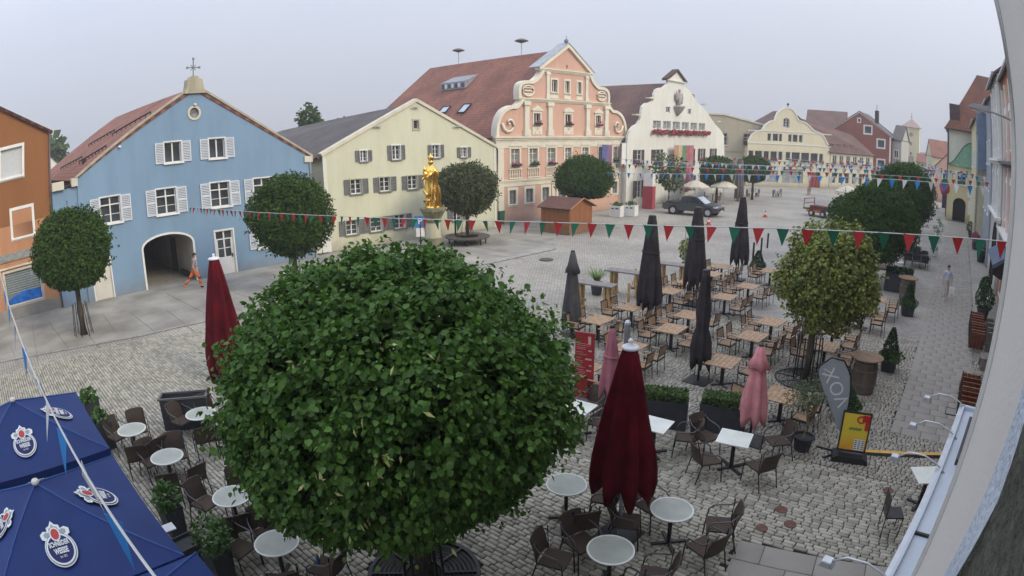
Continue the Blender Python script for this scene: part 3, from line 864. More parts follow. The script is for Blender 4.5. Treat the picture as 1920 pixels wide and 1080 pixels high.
for q, (a, b) in enumerate(fw):
    window(h, a, b, 4.62, 5.97, kind='cross', frame=TRIM, casing=TRIM, cw=.17, sill=True, sill_m=TRIM, flowers=PINKF if q in (0, 2, 5) else LEAFF, head='hood', pane=PANE_L)
    mb = MB().b2(a - .25, b + .25, -.1, .0, 4.3, 4.4).b2(a - .25, b + .25, -.1, .0, 3.55, 3.65)
    n = 6
    for k_ in range(n):
        uu = a - .15 + (b - a + .3) * k_ / (n - 1)
        mb.lathe([(.04, 3.65), (.075, 3.85), (.04, 4.05), (.06, 4.15), (.04, 4.3)], (uu, -.05, 0), 8)
    mb.build('balustrade_panel', TRIM, h)
for q, (a, b) in enumerate(t1):
    window(h, a, b, 7.95, 8.85, kind='double', frame=TRIM, casing=TRIM, cw=.15, flowers=PINKF, head='pediment' if q != 1 else 'hood', sill_m=TRIM)
    mb = MB().b2(a - .2, b + .2, -.06, .0, 7.1, 7.75)
    mb.build('ornament_panel', TRIM, h)
    mb = MB()
    for i in range(3):
        for j in range(2):
            if (i + j) % 2 == 0: mb.blob((a + .12 + i * (b - a - .24) / 2, -.065, 7.25 + j * .33), (.1, .03, .08), 6, 4)
    mb.build('panel_relief', SAL, h)
for a, b in ((5.02, 5.72), (8.35, 8.9), (6.72, 7.3)):
    window(h, a, b, 10.65, 11.7, kind='double', frame=TRIM, casing=TRIM, cw=.14, sill_m=TRIM)
    MB().b2(a - .14, b + .14, -.05, .0, 10.12, 10.45).build('ornament_panel', TRIM, h)
moulding(h, -1.4, 15.7, 6.55, .42, .28, TRIM, 'main_cornice')
MB().b2(-1.38, 15.68, -.05, .0, 6.02, 6.55).build('frieze', TRIM, h)
moulding(h, -1.4, 15.7, 3.2, .3, .16, TRIM, 'string_course')
MB().b2(-1.38, 15.68, -.045, .0, 2.95, 3.2).build('frieze', TRIM, h)
moulding(h, 1.2, 12.9, 9.78, .26, .2, TRIM, 'gable_cornice')
moulding(h, 3.6, 10.2, 12.28, .3, .22, TRIM, 'pediment_cornice')
coping(h, [(10.35, 12.5), (7.0, 14.68), (3.45, 12.5)], TRIM, 'pediment_coping', .26, -.22, .4)
coping(h, [(10.5, 12.62), (7.0, 14.9), (3.3, 12.62)], mat('lead_sheet', (.34, .37, .40), .5, .15, 2), 'lead_cover', .08, -.26, 1.0)
for cvs in (curve(L1, 4), curve(Rr1, 4), curve(L2, 4), curve(Rr2, 4)):
    coping(h, cvs, TRIM, 'scroll_coping', .27, -.16, .5)
for (u_, z_, s_) in ((.0, 7.95, 1), (14.3, 7.95, -1)):
    sp = [(u_ + s_ * (.78 - .062 * i) * math.cos(i * .62 + math.pi), -.1, z_ + (.78 - .062 * i) * math.sin(i * .62 + math.pi)) for i in range(12)]
    MB().tube(sp, [.13 - .005 * i for i in range(12)], 6).blob((u_, -.1, z_), .09, 8, 5).build('volute', TRIM, h, smooth=True)
for u_ in (2.15, 11.75):
    for zz in (10.35, 10.6, 10.85):
        MB().tube([(u_ - .45, -.07, zz), (u_ + .45, -.07, zz)], .06, 6).build('scroll_bar', TRIM, h)
    MB().tube([(u_ + .65 * math.cos(R(a)), -.08, 10.62 + .42 * math.sin(R(a))) for a in range(0, 361, 24)], .08, 6).build('scroll_ring', TRIM, h, smooth=True)
for u_, z0, z1, w_ in ((-1.0, .05, 6.0, .75), (15.2, .05, 6.0, .75), (5.2, .6, 2.9, .35)):
    MB().b2(u_ - w_ / 2, u_ + w_ / 2, -.08, .0, z0, z1).build('pilaster', TRIM, h)
for u_ in (1.95, 4.75, 9.75, 12.5):
    MB().b2(u_ - .25, u_ + .25, -.17, .0, 7.5, 9.45).b2(u_ - .36, u_ + .36, -.24, .0, 7.0, 7.5).b2(u_ - .36, u_ + .36, -.24, .0, 9.45, 9.76).build('pilaster', TRIM, h)
for u_ in (4.5, 9.6):
    MB().b2(u_ - .17, u_ + .17, -.12, .0, 10.4, 12.05).b2(u_ - .24, u_ + .24, -.17, .0, 10.06, 10.4).b2(u_ - .24, u_ + .24, -.17, .0, 12.05, 12.27).build('pilaster', TRIM, h)
MB().blob((7.0, .1, 15.1), .2, 10, 7).tube([(7.0, .1, 14.8), (7.0, .1, 15.55)], .035, 6).build('ball_finial', mat('lead_grey', (.2, .22, .27), .4, .1, 3), h, smooth=True)
roof(h, [(-1.6, .4, 6.85), (-1.6, 22, 6.85), (6.75, 19.3, 14.4), (6.75, .4, 14.35)], TILE_R)
roof(h, [(15.9, .4, 6.85), (15.9, 22, 6.85), (6.75, 19.3, 14.4), (6.75, .4, 14.35)], TILE_R)
roof(h, [(-1.6, 22, 6.85), (15.9, 22, 6.85), (6.78, 19.3, 14.39), (6.72, 19.3, 14.39)], TILE_R)
sl_ = (14.4 - 6.85) / 8.35
# shed dormer
mb = MB().prism([(3.4, 11.45), (3.4, 12.15), (5.3, 12.95), (5.3, 12.9)], 9.4, 13.1)
mb.build('dormer', mat('dormer_sheet', (.26, .28, .31), .5, .2, 2), h)
for q in range(7):
    MB().b2(3.35, 3.42, 9.6 + q * .5, 9.9 + q * .5, 11.6, 12.0).build('dormer_window', GLASS if q % 2 == 0 else WHITE, h)
for (y0, y1, u0, u1) in ((6.4, 7.4, .75, 1.6), (9.2, 10.3, .85, 1.5)):
    a = lambda u: 6.85 + (u + 1.6) * sl_ + .1
    mb = MB().poly([(u0, y0, a(u0)), (u0, y1, a(u0)), (u1, y1, a(u1)), (u1, y0, a(u1))])
    sk = mb.build('skylight', mat('skylight_glass', (.45, .52, .60), .1, .1, 2, spec=.8), h)
    mb = MB()
    for p, q in (((u0, y0), (u0, y1)), ((u1, y0), (u1, y1)), ((u0, y0), (u1, y0)), ((u0, y1), (u1, y1))):
        mb.tube([(p[0], p[1], a(p[0]) + .02), (q[0], q[1], a(q[0]) + .02)], .06, 4)
    mb.build('frame', DARKM, sk)
for (yy, hh) in ((14.4, 1.35), (5.3, 1.25)):
    sr = MB().tube([(6.75, yy, 14.3), (6.75, yy, 14.3 + hh)], .06, 8).build('siren_mast', STEEL, h)
    MB().lathe([(.1, 14.2 + hh), (.62, 14.36 + hh), (.64, 14.42 + hh), (.3, 14.58 + hh), (.02, 14.62 + hh)], (6.75, yy, 0), 18).build('siren_cap', mat('siren_grey', (.16, .16, .17), .5, .1, 4), sr, smooth=True)
fl = thing('facade_flag', 'long purple and blue banner hanging on the town hall above the clipped tree', 'banner', (0, 0, 0))
fl.matrix_world = h.matrix_world
fl.location = h.location; fl.rotation_euler = h.rotation_euler
MB().b2(11.5, 12.25, -.42, -.40, 3.5, 6.15).build('left_cloth', mat('blue_cloth', (.10, .12, .30), .8, .15, 2), fl)
MB().b2(12.26, 13.0, -.42, -.40, 3.5, 6.15).build('right_cloth', mat('mauve_cloth', (.22, .12, .20), .8, .15, 2), fl)
MB().tube([(11.4, -.41, 6.2), (13.1, -.41, 6.2)], .03, 6).build('rod', STEEL, fl)
fl = thing('facade_flag', 'long white and light blue banner at the right corner of the town hall', 'banner', h.location, h.rotation_euler[2])
MB().b2(14.3, 15.2, -.62, -.6, 4.2, 6.3).build('white_cloth', WHITE, fl)
MB().b2(15.3, 16.1, -.62, -.6, 1.6, 6.2).build('blue_cloth', mat('light_blue_cloth', (.16, .42, .68), .8, .1, 2), fl)
MB().tube([(14.2, -.6, 6.33), (16.2, -.6, 6.25)], .03, 6).build('rod', STEEL, fl)

# ---- white gabled house
WR = mat('white_render', (.68, .68, .63), .9, .05, .4, bump=.15, bscale=30, streak=True)
h = house('white_gabled_house', 'white house with stepped curved gable and red window boxes', (-30.05, 52.57), 1.7)
Lw = [(-.5, 6.1), (-.4, 6.9), (-.1, 7.5), (.6, 7.95), (1.3, 8.15), (1.8, 8.6), (2.0, 9.1), (2.0, 9.3), (2.2, 9.9), (2.8, 10.25), (3.6, 10.35), (4.3, 10.6), (4.5, 11.0), (4.5, 11.25), (4.9, 11.75), (5.6, 11.95), (6.4, 12.05), (6.9, 12.3), (7.3, 12.55), (7.4, 12.8)]
Rw = [(23.0, 4.9), (22.9, 5.5), (22.6, 7.3), (21.4, 8.0), (19.8, 8.6), (18.8, 9.1), (17.3, 10.0), (16.0, 10.45), (14.7, 10.85), (13.6, 11.5), (12.4, 12.2), (11.2, 12.5), (11.1, 12.8)]
pts_ = [(-.5, 0), (23.0, 0)] + Rw + [(11.2, 13.0), (9.3, 14.0), (7.2, 12.95)] + Lw[::-1]
up3 = [(4.4 + i * 2.15, 4.4 + i * 2.15 + 1.7) for i in range(6)]
mid = [(1.0, 2.3), (4.6, 6.2), (12.9, 13.9), (15.6, 16.7), (18.9, 20.0)]
gr = [(1.3, 2.4), (12.9, 14.3), (16.5, 17.8), (19.6, 21)]
att = [(7.1, 8.0), (12.2, 13.0)]
holes = [rect(a, b, 7.75, 8.6) for a, b in up3] + [rect(a, b, 4.25, 5.65) for a, b in mid] + [rect(a, b, .9, 2.6) for a, b in gr] + [rect(a, b, 9.5, 10.12) for a, b in att]
front(h, pts_, holes, WR)
MB().b2(-.3, 22.6, .26, 12, 0, 6).build('body', WR, h)
for a, b in up3: window(h, a, b, 7.75, 8.6, kind='double', sill=False, pane=PANE_L)
for q, (a, b) in enumerate(mid): window(h, a, b, 4.25, 5.65, kind='bars', shut=mat('brown_shutter', (.10, .06, .05), .7, .2, 4), sw=.35, flowers=REDF)
for a, b in gr: window(h, a, b, .9, 2.6, kind='bars', shut=MATS['brown_shutter'], sw=.45, sill=False)
for a, b in att: window(h, a, b, 9.5, 10.12, kind='double', sill=False)
MB().b2(4.2, 17.4, -.4, -.1, 7.45, 7.65).build('long_flower_box', DARKM, h)
mb = MB()
for i in range(230): mb.blob((random.uniform(3.9, 17.6), random.uniform(-.45, -.1), 7.5 + random.uniform(-.25, .16)), random.uniform(.09, .16), 6, 4, .2)
mb.build('flowers', REDF, h)
coping(h, [(11.5, 12.95), (9.3, 14.1), (7.0, 12.95)], TILE_B, 'cap_roof', .22, -.2, .5)
moulding(h, 7.2, 11.3, 12.75, .2, .2, WR, 'cap_cornice', 2)
for a, z_ in ((1.3, 9.0), (3.9, 10.75), (16.7, 10.75), (20.5, 8.9)):
    MB().b2(a - .6, a + .5, -.2, .3, z_, z_ + .14).build('gable_ledge', CREAM, h)
mb = MB().lathe([(.05, 9.2), (.5, 9.7), (.75, 10.1), (.85, 10.2), (.75, 10.3)], (9.6, -.1, 0), 12).blob((9.5, -.3, 11.0), (.32, .25, .75), 8, 6, .1).blob((9.5, -.3, 11.9), (.17, .17, .22), 8, 6).blob((10.1, -.25, 11.1), (.2, .2, .6), 7, 5, .1).blob((9.0, -.25, 11.3), (.2, .2, .5), 7, 5, .1)
mb.build('gable_sculpture', mat('worn_stone', (.40, .36, .36), .9, .3, 6), h, smooth=True)
roof(h, [(-.7, .3, 6.2), (-.7, 12, 6.2), (7.3, 12, 12.55), (7.3, .3, 12.55)], TILE_B)
roof(h, [(23.2, .3, 5.2), (23.2, 12, 5.2), (11.2, 12, 12.55), (11.2, .3, 12.55)], TILE_B)
roof(h, [(7.3, .3, 12.55), (7.3, 12, 12.55), (11.2, 12, 12.55), (11.2, .3, 12.54)], TILE_B)
MB().b2(14.6, 14.9, .5, .9, 11, 11.9).build('chimney', STONE, h)
fl = thing('facade_flag', 'wide orange, yellow, green and red striped banner on the white gabled house', 'banner', h.location, h.rotation_euler[2])
for q, (c_, z_) in enumerate((((.45, .24, .17), 3.0), ((.52, .42, .24), 3.0), ((.12, .24, .15), 2.6), ((.38, .12, .14), -.2), ((.42, .16, .2), 1.0))):
    MB().b2(7.9 + q * .92, 7.9 + (q + 1) * .92 - .02, -.72 - .01 * q, -.70 - .01 * q, max(z_, .9), 6.05).build('cloth_strip', mat('banner_strip_%d' % q, c_, .8, .12, 2), fl)
MB().tube([(7.7, -.72, 6.1), (12.7, -.72, 6.1)], .04, 6).build('rod', STEEL, fl)

# ---- ochre house set back
OCH = mat('ochre_render', (.40, .365, .27), .9, .1, .5, streak=True)
h = house('ochre_house', 'flat-topped ochre house set back between the white and the yellow gables', (-37.5, 88.0), 50)
oh = [rect(6.2 + 0, 7.6, 5.9, 7.7), rect(2.2, 3.6, 5.9, 7.7), rect(6.2, 7.6, 2.0, 4.2), rect(2.2, 3.6, 2.0, 4.2)]
front(h, [(-4, 0), (10.2, 0), (10.2, 8.9), (3.0, 10.4), (-4, 10.4)], oh, OCH)
MB().b2(-3.9, 10.1, .26, 10, 0, 8.8).build('body', OCH, h)
for u0, u1, z0, z1 in ((6.2, 7.6, 5.9, 7.7), (2.2, 3.6, 5.9, 7.7), (6.2, 7.6, 2.0, 4.2), (2.2, 3.6, 2.0, 4.2)):
    window(h, u0, u1, z0, z1, kind='cross', casing=OCH, cw=.2, frame=WHITE, flowers=REDF if z0 < 3 else None)
moulding(h, -4, 10.2, 4.9, .3, .15, OCH, 'string_course', 2)
coping(h, [(10.3, 8.95), (3.0, 10.5), (-4, 10.5)], CREAM, 'coping', .25, -.15, .3)
h2 = house('low_metal_roofed_house', 'low house with bright metal roof behind the yellow gable', (-31.5, 98), 60)
MB().b2(-4, 6, 0, 8, 0, 7.6).build('body', BODY, h2)
roof(h2, [(-4.2, -.3, 7.6), (6.2, -.3, 7.6), (6.2, 4, 8.6), (-4.2, 4, 8.6)], STEEL)

# ---- yellow house with curved gable
YEL = mat('yellow_render', (.68, .625, .45), .9, .05, .5, streak=True)
h = house('yellow_house', 'pale yellow house with round-topped white gable at the far end of the square', (-27.9, 93.96), 50.4)
yo = [(-4.9, 0), (8.9, 0), (8.9, 5.6), (8.45, 6.65), (7.8, 7.7), (7.2, 8.3), (5.9, 8.7), (4.9, 9.5), (4.4, 9.8), (3.3, 10.1), (2.95, 10.5), (2.75, 11.1), (2.3, 11.6), (1.6, 11.85), (.95, 11.8), (.3, 11.55), (-.3, 11.1), (-.6, 10.4), (-.7, 9.9), (-1.4, 9.7), (-2.3, 9.1), (-2.7, 8.35), (-3.8, 8.0), (-4.4, 7.5), (-4.85, 6.6)]
uw = [(-1.85, -1.25), (-.95, .1), (.25 - .1, .55), (2.3, 2.6 + .3), (3.0 + .05, 3.6 + .1)]
uw = [(-1.8, -1.2), (-.95, -.05), (.1, .6), (1.6, 2.2), (2.35, 3.2), (3.4, 4.0)]
fb = [(-4.7, -3.9), (-3.7, -2.5), (-2.3, -1.4), (-1.2, -.1), (.1, .8), (1.3, 2.1), (2.3, 3.7), (3.9, 5.3), (5.5, 6.8), (7.0, 7.7)]
front(h, yo, [rect(a, b, 6.75, 7.9) for a, b in uw] + [arch(.62, 1.72, 8.9, 9.9, .45, 8)] + [rect(a, b, 3.9, 5.25) for a, b in fb] + [rect(.9, 4.4, .55, 2.3), rect(-4.3, .2, .6, 2.4), rect(5.5, 7.4, 0, 2.3)], YEL)
MB().b2(-4.8, 8.8, .26, 14, 0, 5.8).build('body', YEL, h)
for a, b in uw: window(h, a, b, 6.75, 7.9, kind='plain', sill=False)
window(h, .7, 1.65, 8.95, 10.25, kind='bars', sill=False)
for q, (a, b) in enumerate(fb): window(h, a, b, 3.9, 5.25, kind='plain', flowers=REDF if q not in (0, 4, 5) else None)
window(h, .9, 4.4, .55, 2.3, kind='transom', frame=GREYM, sill=False, pane=mat('shop_pane', (.30, .33, .34), .15, .3, 2))
window(h, -4.3, .2, .6, 2.4, kind='double', frame=GREYM, sill=False, pane=MATS['shop_pane'])
d = MB().b2(5.5, 6.05, .1, .16, 0, 2.3).b2(6.8, 7.4, .1, .16, 0, 2.3).b2(6.2, 6.65, .1, .16, 0, 2.3).build('door', mat('red_door', (.30, .05, .05), .6, .2, 3), h)
MB().b2(5.5, 7.4, .17, .2, 0, 2.3).build('pane', GLASS, d)
MB().b2(1.0, 4.3, -.08, 0, 2.45, 2.65).build('brown_fascia', mat('brown_board', (.2, .07, .05), .7, .2, 3), h)
mb = MB()
for i in range(34):
    a_ = 1.5 + i * .14
    mb.box((a_, -.06, 3.1 + .1 * math.sin(i * .9)), (.09, .04, .16 + .08 * ((i * 7) % 3)), 0)
mb.build('painted_lettering', mat('dark_gold_lettering', (.10, .09, .03), .7, .3, 5), h)
coping(h, yo[3:], mat('white_coping', (.76, .75, .68), .8, .05, 2), 'coping', .16, -.1, .3)
moulding(h, -4.9, 8.9, 8.15, .16, .08, WHITE, 'band', 2); moulding(h, -4.9, 8.9, 6.25, .14, .08, WHITE, 'band', 2)
MB().tube([(1.4, .1, 11.8), (1.4, .1, 12.5)], .05, 6).blob((1.4, .1, 12.4), (.22, .1, .2), 7, 5).build('finial', DARKM, h)
roof(h, [(9.2, .3, 6.3), (9.2, 12, 6.3), (2.2, 8, 11.6), (2.2, .3, 11.6)], TILE_B)
roof(h, [(-5.1, .3, 6.6), (-5.1, 12, 6.6), (2.2, 8, 11.6), (2.2, .3, 11.6)], TILE_B)
# lower wing to the right
h = house('yellow_wing', 'low yellow wing with long brown roof right of the round gable', (-27.9 + 9.0 * math.sin(R(50.4)), 93.96 + 9.0 * math.cos(R(50.4))), 50.4)
hw_ = [(.4 + i * 1.25, .4 + i * 1.25 + .7) for i in range(6)]
front(h, [(0, 0), (8, 0), (8, 5.6), (0, 5.6)], [rect(a, b, 3.8, 5.1) for a, b in hw_] + [rect(a, b, .8, 2.5) for a, b in hw_], YEL)
MB().b2(0.05, 7.9, .26, 9, 0, 5.5).build('body', YEL, h)
for a, b in hw_:
    window(h, a, b, 3.8, 5.1, kind='double', flowers=REDF); window(h, a, b, .8, 2.5, kind='plain', sill=False)
roof(h, [(-.2, -.3, 5.5), (8.3, -.3, 5.5), (6.5, 5, 8.6), (-5.0, 5, 11.0)], TILE_B)
for i in range(4):
    MB().b2(.5 + i * 1.2, 1.1 + i * 1.2, .9, 1.6, 6.2, 6.9).build('dormer', mat('dormer_brown', (.16, .08, .07), .8, .2, 3), h)

# ---- red-brown gabled house
RB = mat('red_brown_render', (.25, .085, .06), .9, .1, .5, bump=.1)
h = house('red_brown_house', 'red-brown gabled house with white framed windows at the far end', (-22.6, 110.0), 90)
rw = [(5.35, 6.6, 9.1, 10.35), (7.75, 9.0, 6.95, 8.25), (7.85, 9.1, 3.2, 4.9)]
front(h, [(-.4, 0), (10.2, 0), (10.2, 8.9), (4.4, 12.55), (-.4, 9.4)], [rect(*w) for w in rw] + [arch(4.1, 4.6, 10.9, 11.35, .2, 6)], RB)
MB().b2(-.3, 10.1, .26, 12, 0, 8.7).build('body', RB, h)
for w in rw: window(h, *w, kind='plain', casing=WHITE, cw=.2, sill=False)
window(h, 4.12, 4.58, 10.9, 11.5, kind='plain', casing=WHITE, cw=.14, sill=False)
coping(h, [(10.4, 8.85), (4.4, 12.65), (-.6, 9.35)], WHITE, 'verge_board', .28, -.15, .1)
coping(h, [(10.05, 0), (10.05, 8.8)], WHITE, 'corner_strip', .25, -.04, .02)
roof(h, [(10.6, -.2, 8.8), (10.6, 12, 8.8), (4.4, 12, 12.8), (4.4, -.2, 12.8)], TILE_G)
roof(h, [(-1, -.2, 9.2), (-1, 12, 9.2), (4.4, 12, 12.8), (4.4, -.2, 12.8)], TILE_B)
MB().b2(6.9, 7.6, 2, 2.7, 11, 13.2).tube([(7.25, 2.3, 13.2), (7.25, 2.3, 14.2)], .05, 6).build('chimney', DARKM, h)

# ---- gate tower
TW = mat('tower_yellow', (.60, .56, .36), .9, .08, .4, streak=True)
h = house('gate_tower', 'slender yellow gate tower with low pyramid roof down the street', (-17.7, 190), 90, 'tower')
front(h, [(0, 0), (5.2, 0), (5.2, 13.9), (0, 13.9)], [arch(1.6, 3.4, 0, 3.2, .9, 8), arch(2.3, 2.9, 8.5, 9.3, .3, 6), arch(2.3, 2.9, 5.8, 6.5, .3, 6)], TW)
MB().b2(.05, 5.15, .26, 5.4, 0, 13.8).build('body', TW, h)
window(h, 2.3, 2.9, 8.5, 9.5, kind='plain', sill=False); window(h, 2.3, 2.9, 5.8, 6.7, kind='plain', sill=False)
MB().b2(1.5, 3.6, -.1, .0, 3.9, 5.6).build('fresco', mat('fresco', (.35, .28, .24), .8, .3, 2), h)
MB().lathe([(.62, 0), (.62, .08)], seg=20).build('clock_face', mat('clock_face_grey', (.25, .24, .2), .7, .1, 2), h, loc=(2.6, -.01, 11.7)).rotation_euler = (R(90), 0, 0)
for z_ in (.0, 13.3):
    MB().b2(-.08, .5, -.06, .0, z_, z_ + .4).b2(4.7, 5.28, -.06, .0, z_, z_ + .4).build('quoin', CREAM, h)
mb = MB(); a_ = [(-.6, -.6, 13.8), (5.8, -.6, 13.8), (5.8, 5.9, 13.8), (-.6, 5.9, 13.8)]
for i in range(4): mb.poly([a_[i], a_[(i + 1) % 4], (2.6, 2.6, 16.4)])
mb.poly(a_[::-1]); mb.build('roof', mat('faded_pink_tiles', (.36, .27, .24), .85, .15, 2), h)
MB().tube([(2.6, 2.6, 16.3), (2.6, 2.6, 18.2)], .06, 6).blob((2.6, 2.6, 16.9), .2, 8, 5).build('finial', DARKM, h)

# ---- small houses down the street and behind the roofs
def plain_house(name, label, x, y, w, d, hh, ridge, m, rm, yaw=90, gable=True, wins=()):
    h = house(name, label, (x, y), yaw)
    if gable:
        front(h, [(0, 0), (w, 0), (w, hh), (w / 2, ridge), (0, hh)], [rect(*q) for q in wins], m)
        roof(h, [(-.2, -.1, hh - .05), (-.2, d, hh - .05), (w / 2, d, ridge + .1), (w / 2, -.1, ridge + .1)], rm)
        roof(h, [(w + .2, -.1, hh - .05), (w + .2, d, hh - .05), (w / 2, d, ridge + .1), (w / 2, -.1, ridge + .1)], rm)
    else:
        front(h, [(0, 0), (w, 0), (w, hh), (0, hh)], [rect(*q) for q in wins], m)
        roof(h, [(-.2, -.3, hh - .1), (w + .2, -.3, hh - .1), (w + .2, d / 2, ridge), (-.2, d / 2, ridge)], rm)
        roof(h, [(-.2, d + .3, hh - .1), (w + .2, d + .3, hh - .1), (w + .2, d / 2, ridge), (-.2, d / 2, ridge)], rm)
        MB().prism([(.3, hh), (d - .3, hh), (d / 2, ridge - .1)], 0, .1, 'x').prism([(.3, hh), (d - .3, hh), (d / 2, ridge - .1)], w - .1, w, 'x').build('gable_wall', m, h)
    MB().b2(.05, w - .05, .26, d, 0, hh - .1).build('body', m, h)
    for q in wins: window(h, *q, kind='double', casing=WHITE, cw=.1, sill=False)
    return h
GREYR = mat('grey_render', (.40, .40, .38), .9, .1, .5, streak=True)
PINK = mat('pink_render', (.60, .38, .30), .9, .08, .5, streak=True)
plain_house('grey_house', 'narrow grey house with steep grey roof beside the red-brown gable', -12.4, 112, 1.7, 12, 8.6, 11.3, GREYR, TILE_G, 92, False, [(.4, 1.2, 5.5, 6.8)])
plain_house('narrow_white_house', 'narrow pale house left of the gate tower', -14.6, 140, 1.9, 8, 5.8, 9.6, mat('pale_render', (.6, .6, .55), .9, .1, .5), TILE_G, 88)
plain_house('low_ochre_house', 'low ochre house with red roof right of the gate tower', -12.4, 178, 6.2, 9, 4.4, 6.6, OCH, TILE_R, 90, False)
plain_house('red_roofed_house', 'house with red roof and skylight down the street', -6.0, 140, 6.5, 12, 6.5, 10.2, mat('pale_yellow_render', (.6, .55, .38), .9, .1, .5), TILE_R, 80, False)
plain_house('pink_street_house', 'pink gabled house with white corner beside the cream corner house', -3.6, 100, 5.5, 12, 5.4, 8.0, PINK, TILE_R, 90, True, [(1.2, 2.2, 3.3, 4.5)])
plain_house('distant_brown_house', 'brown roofed house in the gap left of the red-brown gable', -31.5, 125, 8, 10, 10.0, 13.5, RB, TILE_B, 80, False)
plain_house('distant_house', 'dark red roof showing between the blue and the pale green house', -60, 18, 12, 16, 7.2, 9.2, BODY, TILE_R, 3, False)
plain_house('distant_pale_house', 'small pale gable far behind between orange and blue houses', -70, 5.4, 6, 8, 5.6, 8.4, WR, TILE_G, 0, True)

# ---- right-hand side of the street
CR = mat('cream_corner_render', (.60, .58, .50), .9, .06, .5, streak=True)
CY = mat('corner_yellow_render', (.60, .54, .32), .9, .08, .5, streak=True)
h = house('corner_house', 'cream corner house with steep brown roof and green copper porch roof', (-1.1, 75.2), 90)
front(h, [(0, 0), (8, 0), (8, 10.3), (0, 10.3)], [], CR)
MB().b2(.02, 8, .26, 13, 0, 10.2).build('body', CR, h)
DB = tile_mat('steep_brown_tiles', (.20, .075, .04))
roof(h, [(-.5, -.4, 10.2), (8, -.4, 10.2), (8, 4.5, 17.6), (4.6, 4.5, 17.6)], DB)
roof(h, [(-.5, -.4, 10.2), (-.5, 13, 10.2), (4.6, 11, 17.6), (4.6, 4.5, 17.6)], DB)
MB().b2(.2, 1.6, .3, 1.8, 11.0, 13.1).build('dormer', mat('dark_slate', (.06, .035, .04), .8, .2, 2), h)
MB().tube([(-.05, -.08, .2), (-.05, -.08, 10.2)], .09, 8).build('downpipe', mat('dark_brown_pipe', (.05, .035, .035), .5, .1, 2), h)
MB().b2(-.55, 8, -.5, -.35, 10.05, 10.22).build('gutter', MATS['dark_brown_pipe'], h)
ph = [rect(1.25, 2.45, 4.05, 5.5), arch(.85, 2.55, 0, 1.9, .7, 10)]
front(h, [(0, 0), (3.15, 0), (3.15, 6.1), (0, 6.1)], ph, CY, 'porch_wall', .3, -1.1)
MB().b2(.01, .3, -.79, -.0, 0, 6.0).b2(2.85, 3.14, -.79, 0, 0, 6.0).build('porch_side', CY, h)
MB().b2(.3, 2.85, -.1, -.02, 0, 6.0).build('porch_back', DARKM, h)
window(h, 1.25, 2.45, 4.05, 5.5, kind='cross', casing=WHITE, cw=.1, y=-1.1)
COP = mat('green_copper', (.22, .42, .30), .6, .2, 3)
prof = [(-.15, 6.15), (.3, 6.3), (.8, 6.7), (1.4, 7.5), (2.0, 8.3), (2.6, 8.75), (3.2, 8.9)]
mb = MB()
for i in range(len(prof) - 1):
    a, b = prof[i], prof[i + 1]
    mb.poly([(a[0], -1.3, a[1]), (b[0], -1.3, b[1]), (b[0], 0, b[1]), (a[0], 0, a[1])])
mb.prism([(-.15, 6.1)] + prof + [(3.2, 6.1)], -1.28, -1.2)
mb.build('copper_roof', COP, h)
mb = MB()
for i in range(6): mb.b2(.5 + i * .5, .53 + i * .5, -1.31, -1.28, 6.15, 6.3 + min(2.5, i * .55))
mb.build('seam', COP, h)
coping(h, prof, DARKM, 'porch_gutter', .07, -1.36, -1.2)

def side_house(name, label, x, y0, y1, hh, m, wins, extra=None, cat='house'):
    """facade facing the street (towards -X), local x runs from far to near"""
    h = thing(name, label, cat, (x, y1, 0), R(-90))
    L = y1 - y0
    front(h, [(0, 0), (L, 0), (L, hh), (0, hh)], [rect(*w[:4]) for w in wins], m)
    MB().b2(.02, L - .02, .26, 10, 0, hh - .1).build('body', m, h)
    for w in wins: window(h, *w[:4], kind='cross', casing=WHITE, cw=.14, head='hood' if len(w) > 4 else None)
    roof(h, [(-.1, -.3, hh), (L + .1, -.3, hh), (L + .1, 5, hh + 3.6), (-.1, 5, hh + 3.6)], TILE_B)
    roof(h, [(-.1, 10.3, hh), (L + .1, 10.3, hh), (L + .1, 5, hh + 3.6), (-.1, 5, hh + 3.6)], TILE_B)
    MB().b2(-.1, L + .1, -.42, -.28, hh - .12, hh + .02).build('gutter', GREYM, h)
    return h
STR = mat('straw_render', (.55, .52, .36), .9, .06, .5, streak=True)
BG = mat('blue_grey_render', (.30, .33, .38), .9, .06, .5, streak=True)
PG = mat('pale_grey_render', (.52, .53, .50), .9, .05, .5, streak=True)
OS = mat('orange_street_render', (.55, .25, .14), .9, .08, .5, streak=True)
h = side_house('straw_house', 'narrow straw-coloured house beyond the blue-grey one', 2.05, 57, 74, 10.6, STR, [(2, 3.1, 6.4, 8.0), (6, 7.1, 6.4, 8), (10, 11.1, 6.4, 8), (2, 3.1, 2.8, 4.4), (6, 7.1, 2.8, 4.4), (14, 15, 6.4, 8)])
h = side_house('blue_grey_house', 'blue-grey street house with glazed bay beyond the pale grey house', 2.95, 45.5, 57, 11.5, BG, [(1.5, 2.7, 7, 8.6), (5, 6.2, 7, 8.6), (8.6, 9.8, 7, 8.6), (1.5, 2.7, 3.4, 5), (5, 6.2, 3.4, 5), (8.6, 9.8, 3.4, 5)])
MB().b2(.0, 1.0, -.75, .0, 6.6, 11.2).build('bay_side', PG, h)
MB().b2(1.0, 4.4, -.9, -.0, 6.4, 10.9).build('glazed_bay', mat('bay_glass', (.16, .22, .32), .15, .2, 1, spec=.6), h)
downpipe(h, .05, 0, 6.4, -.75)
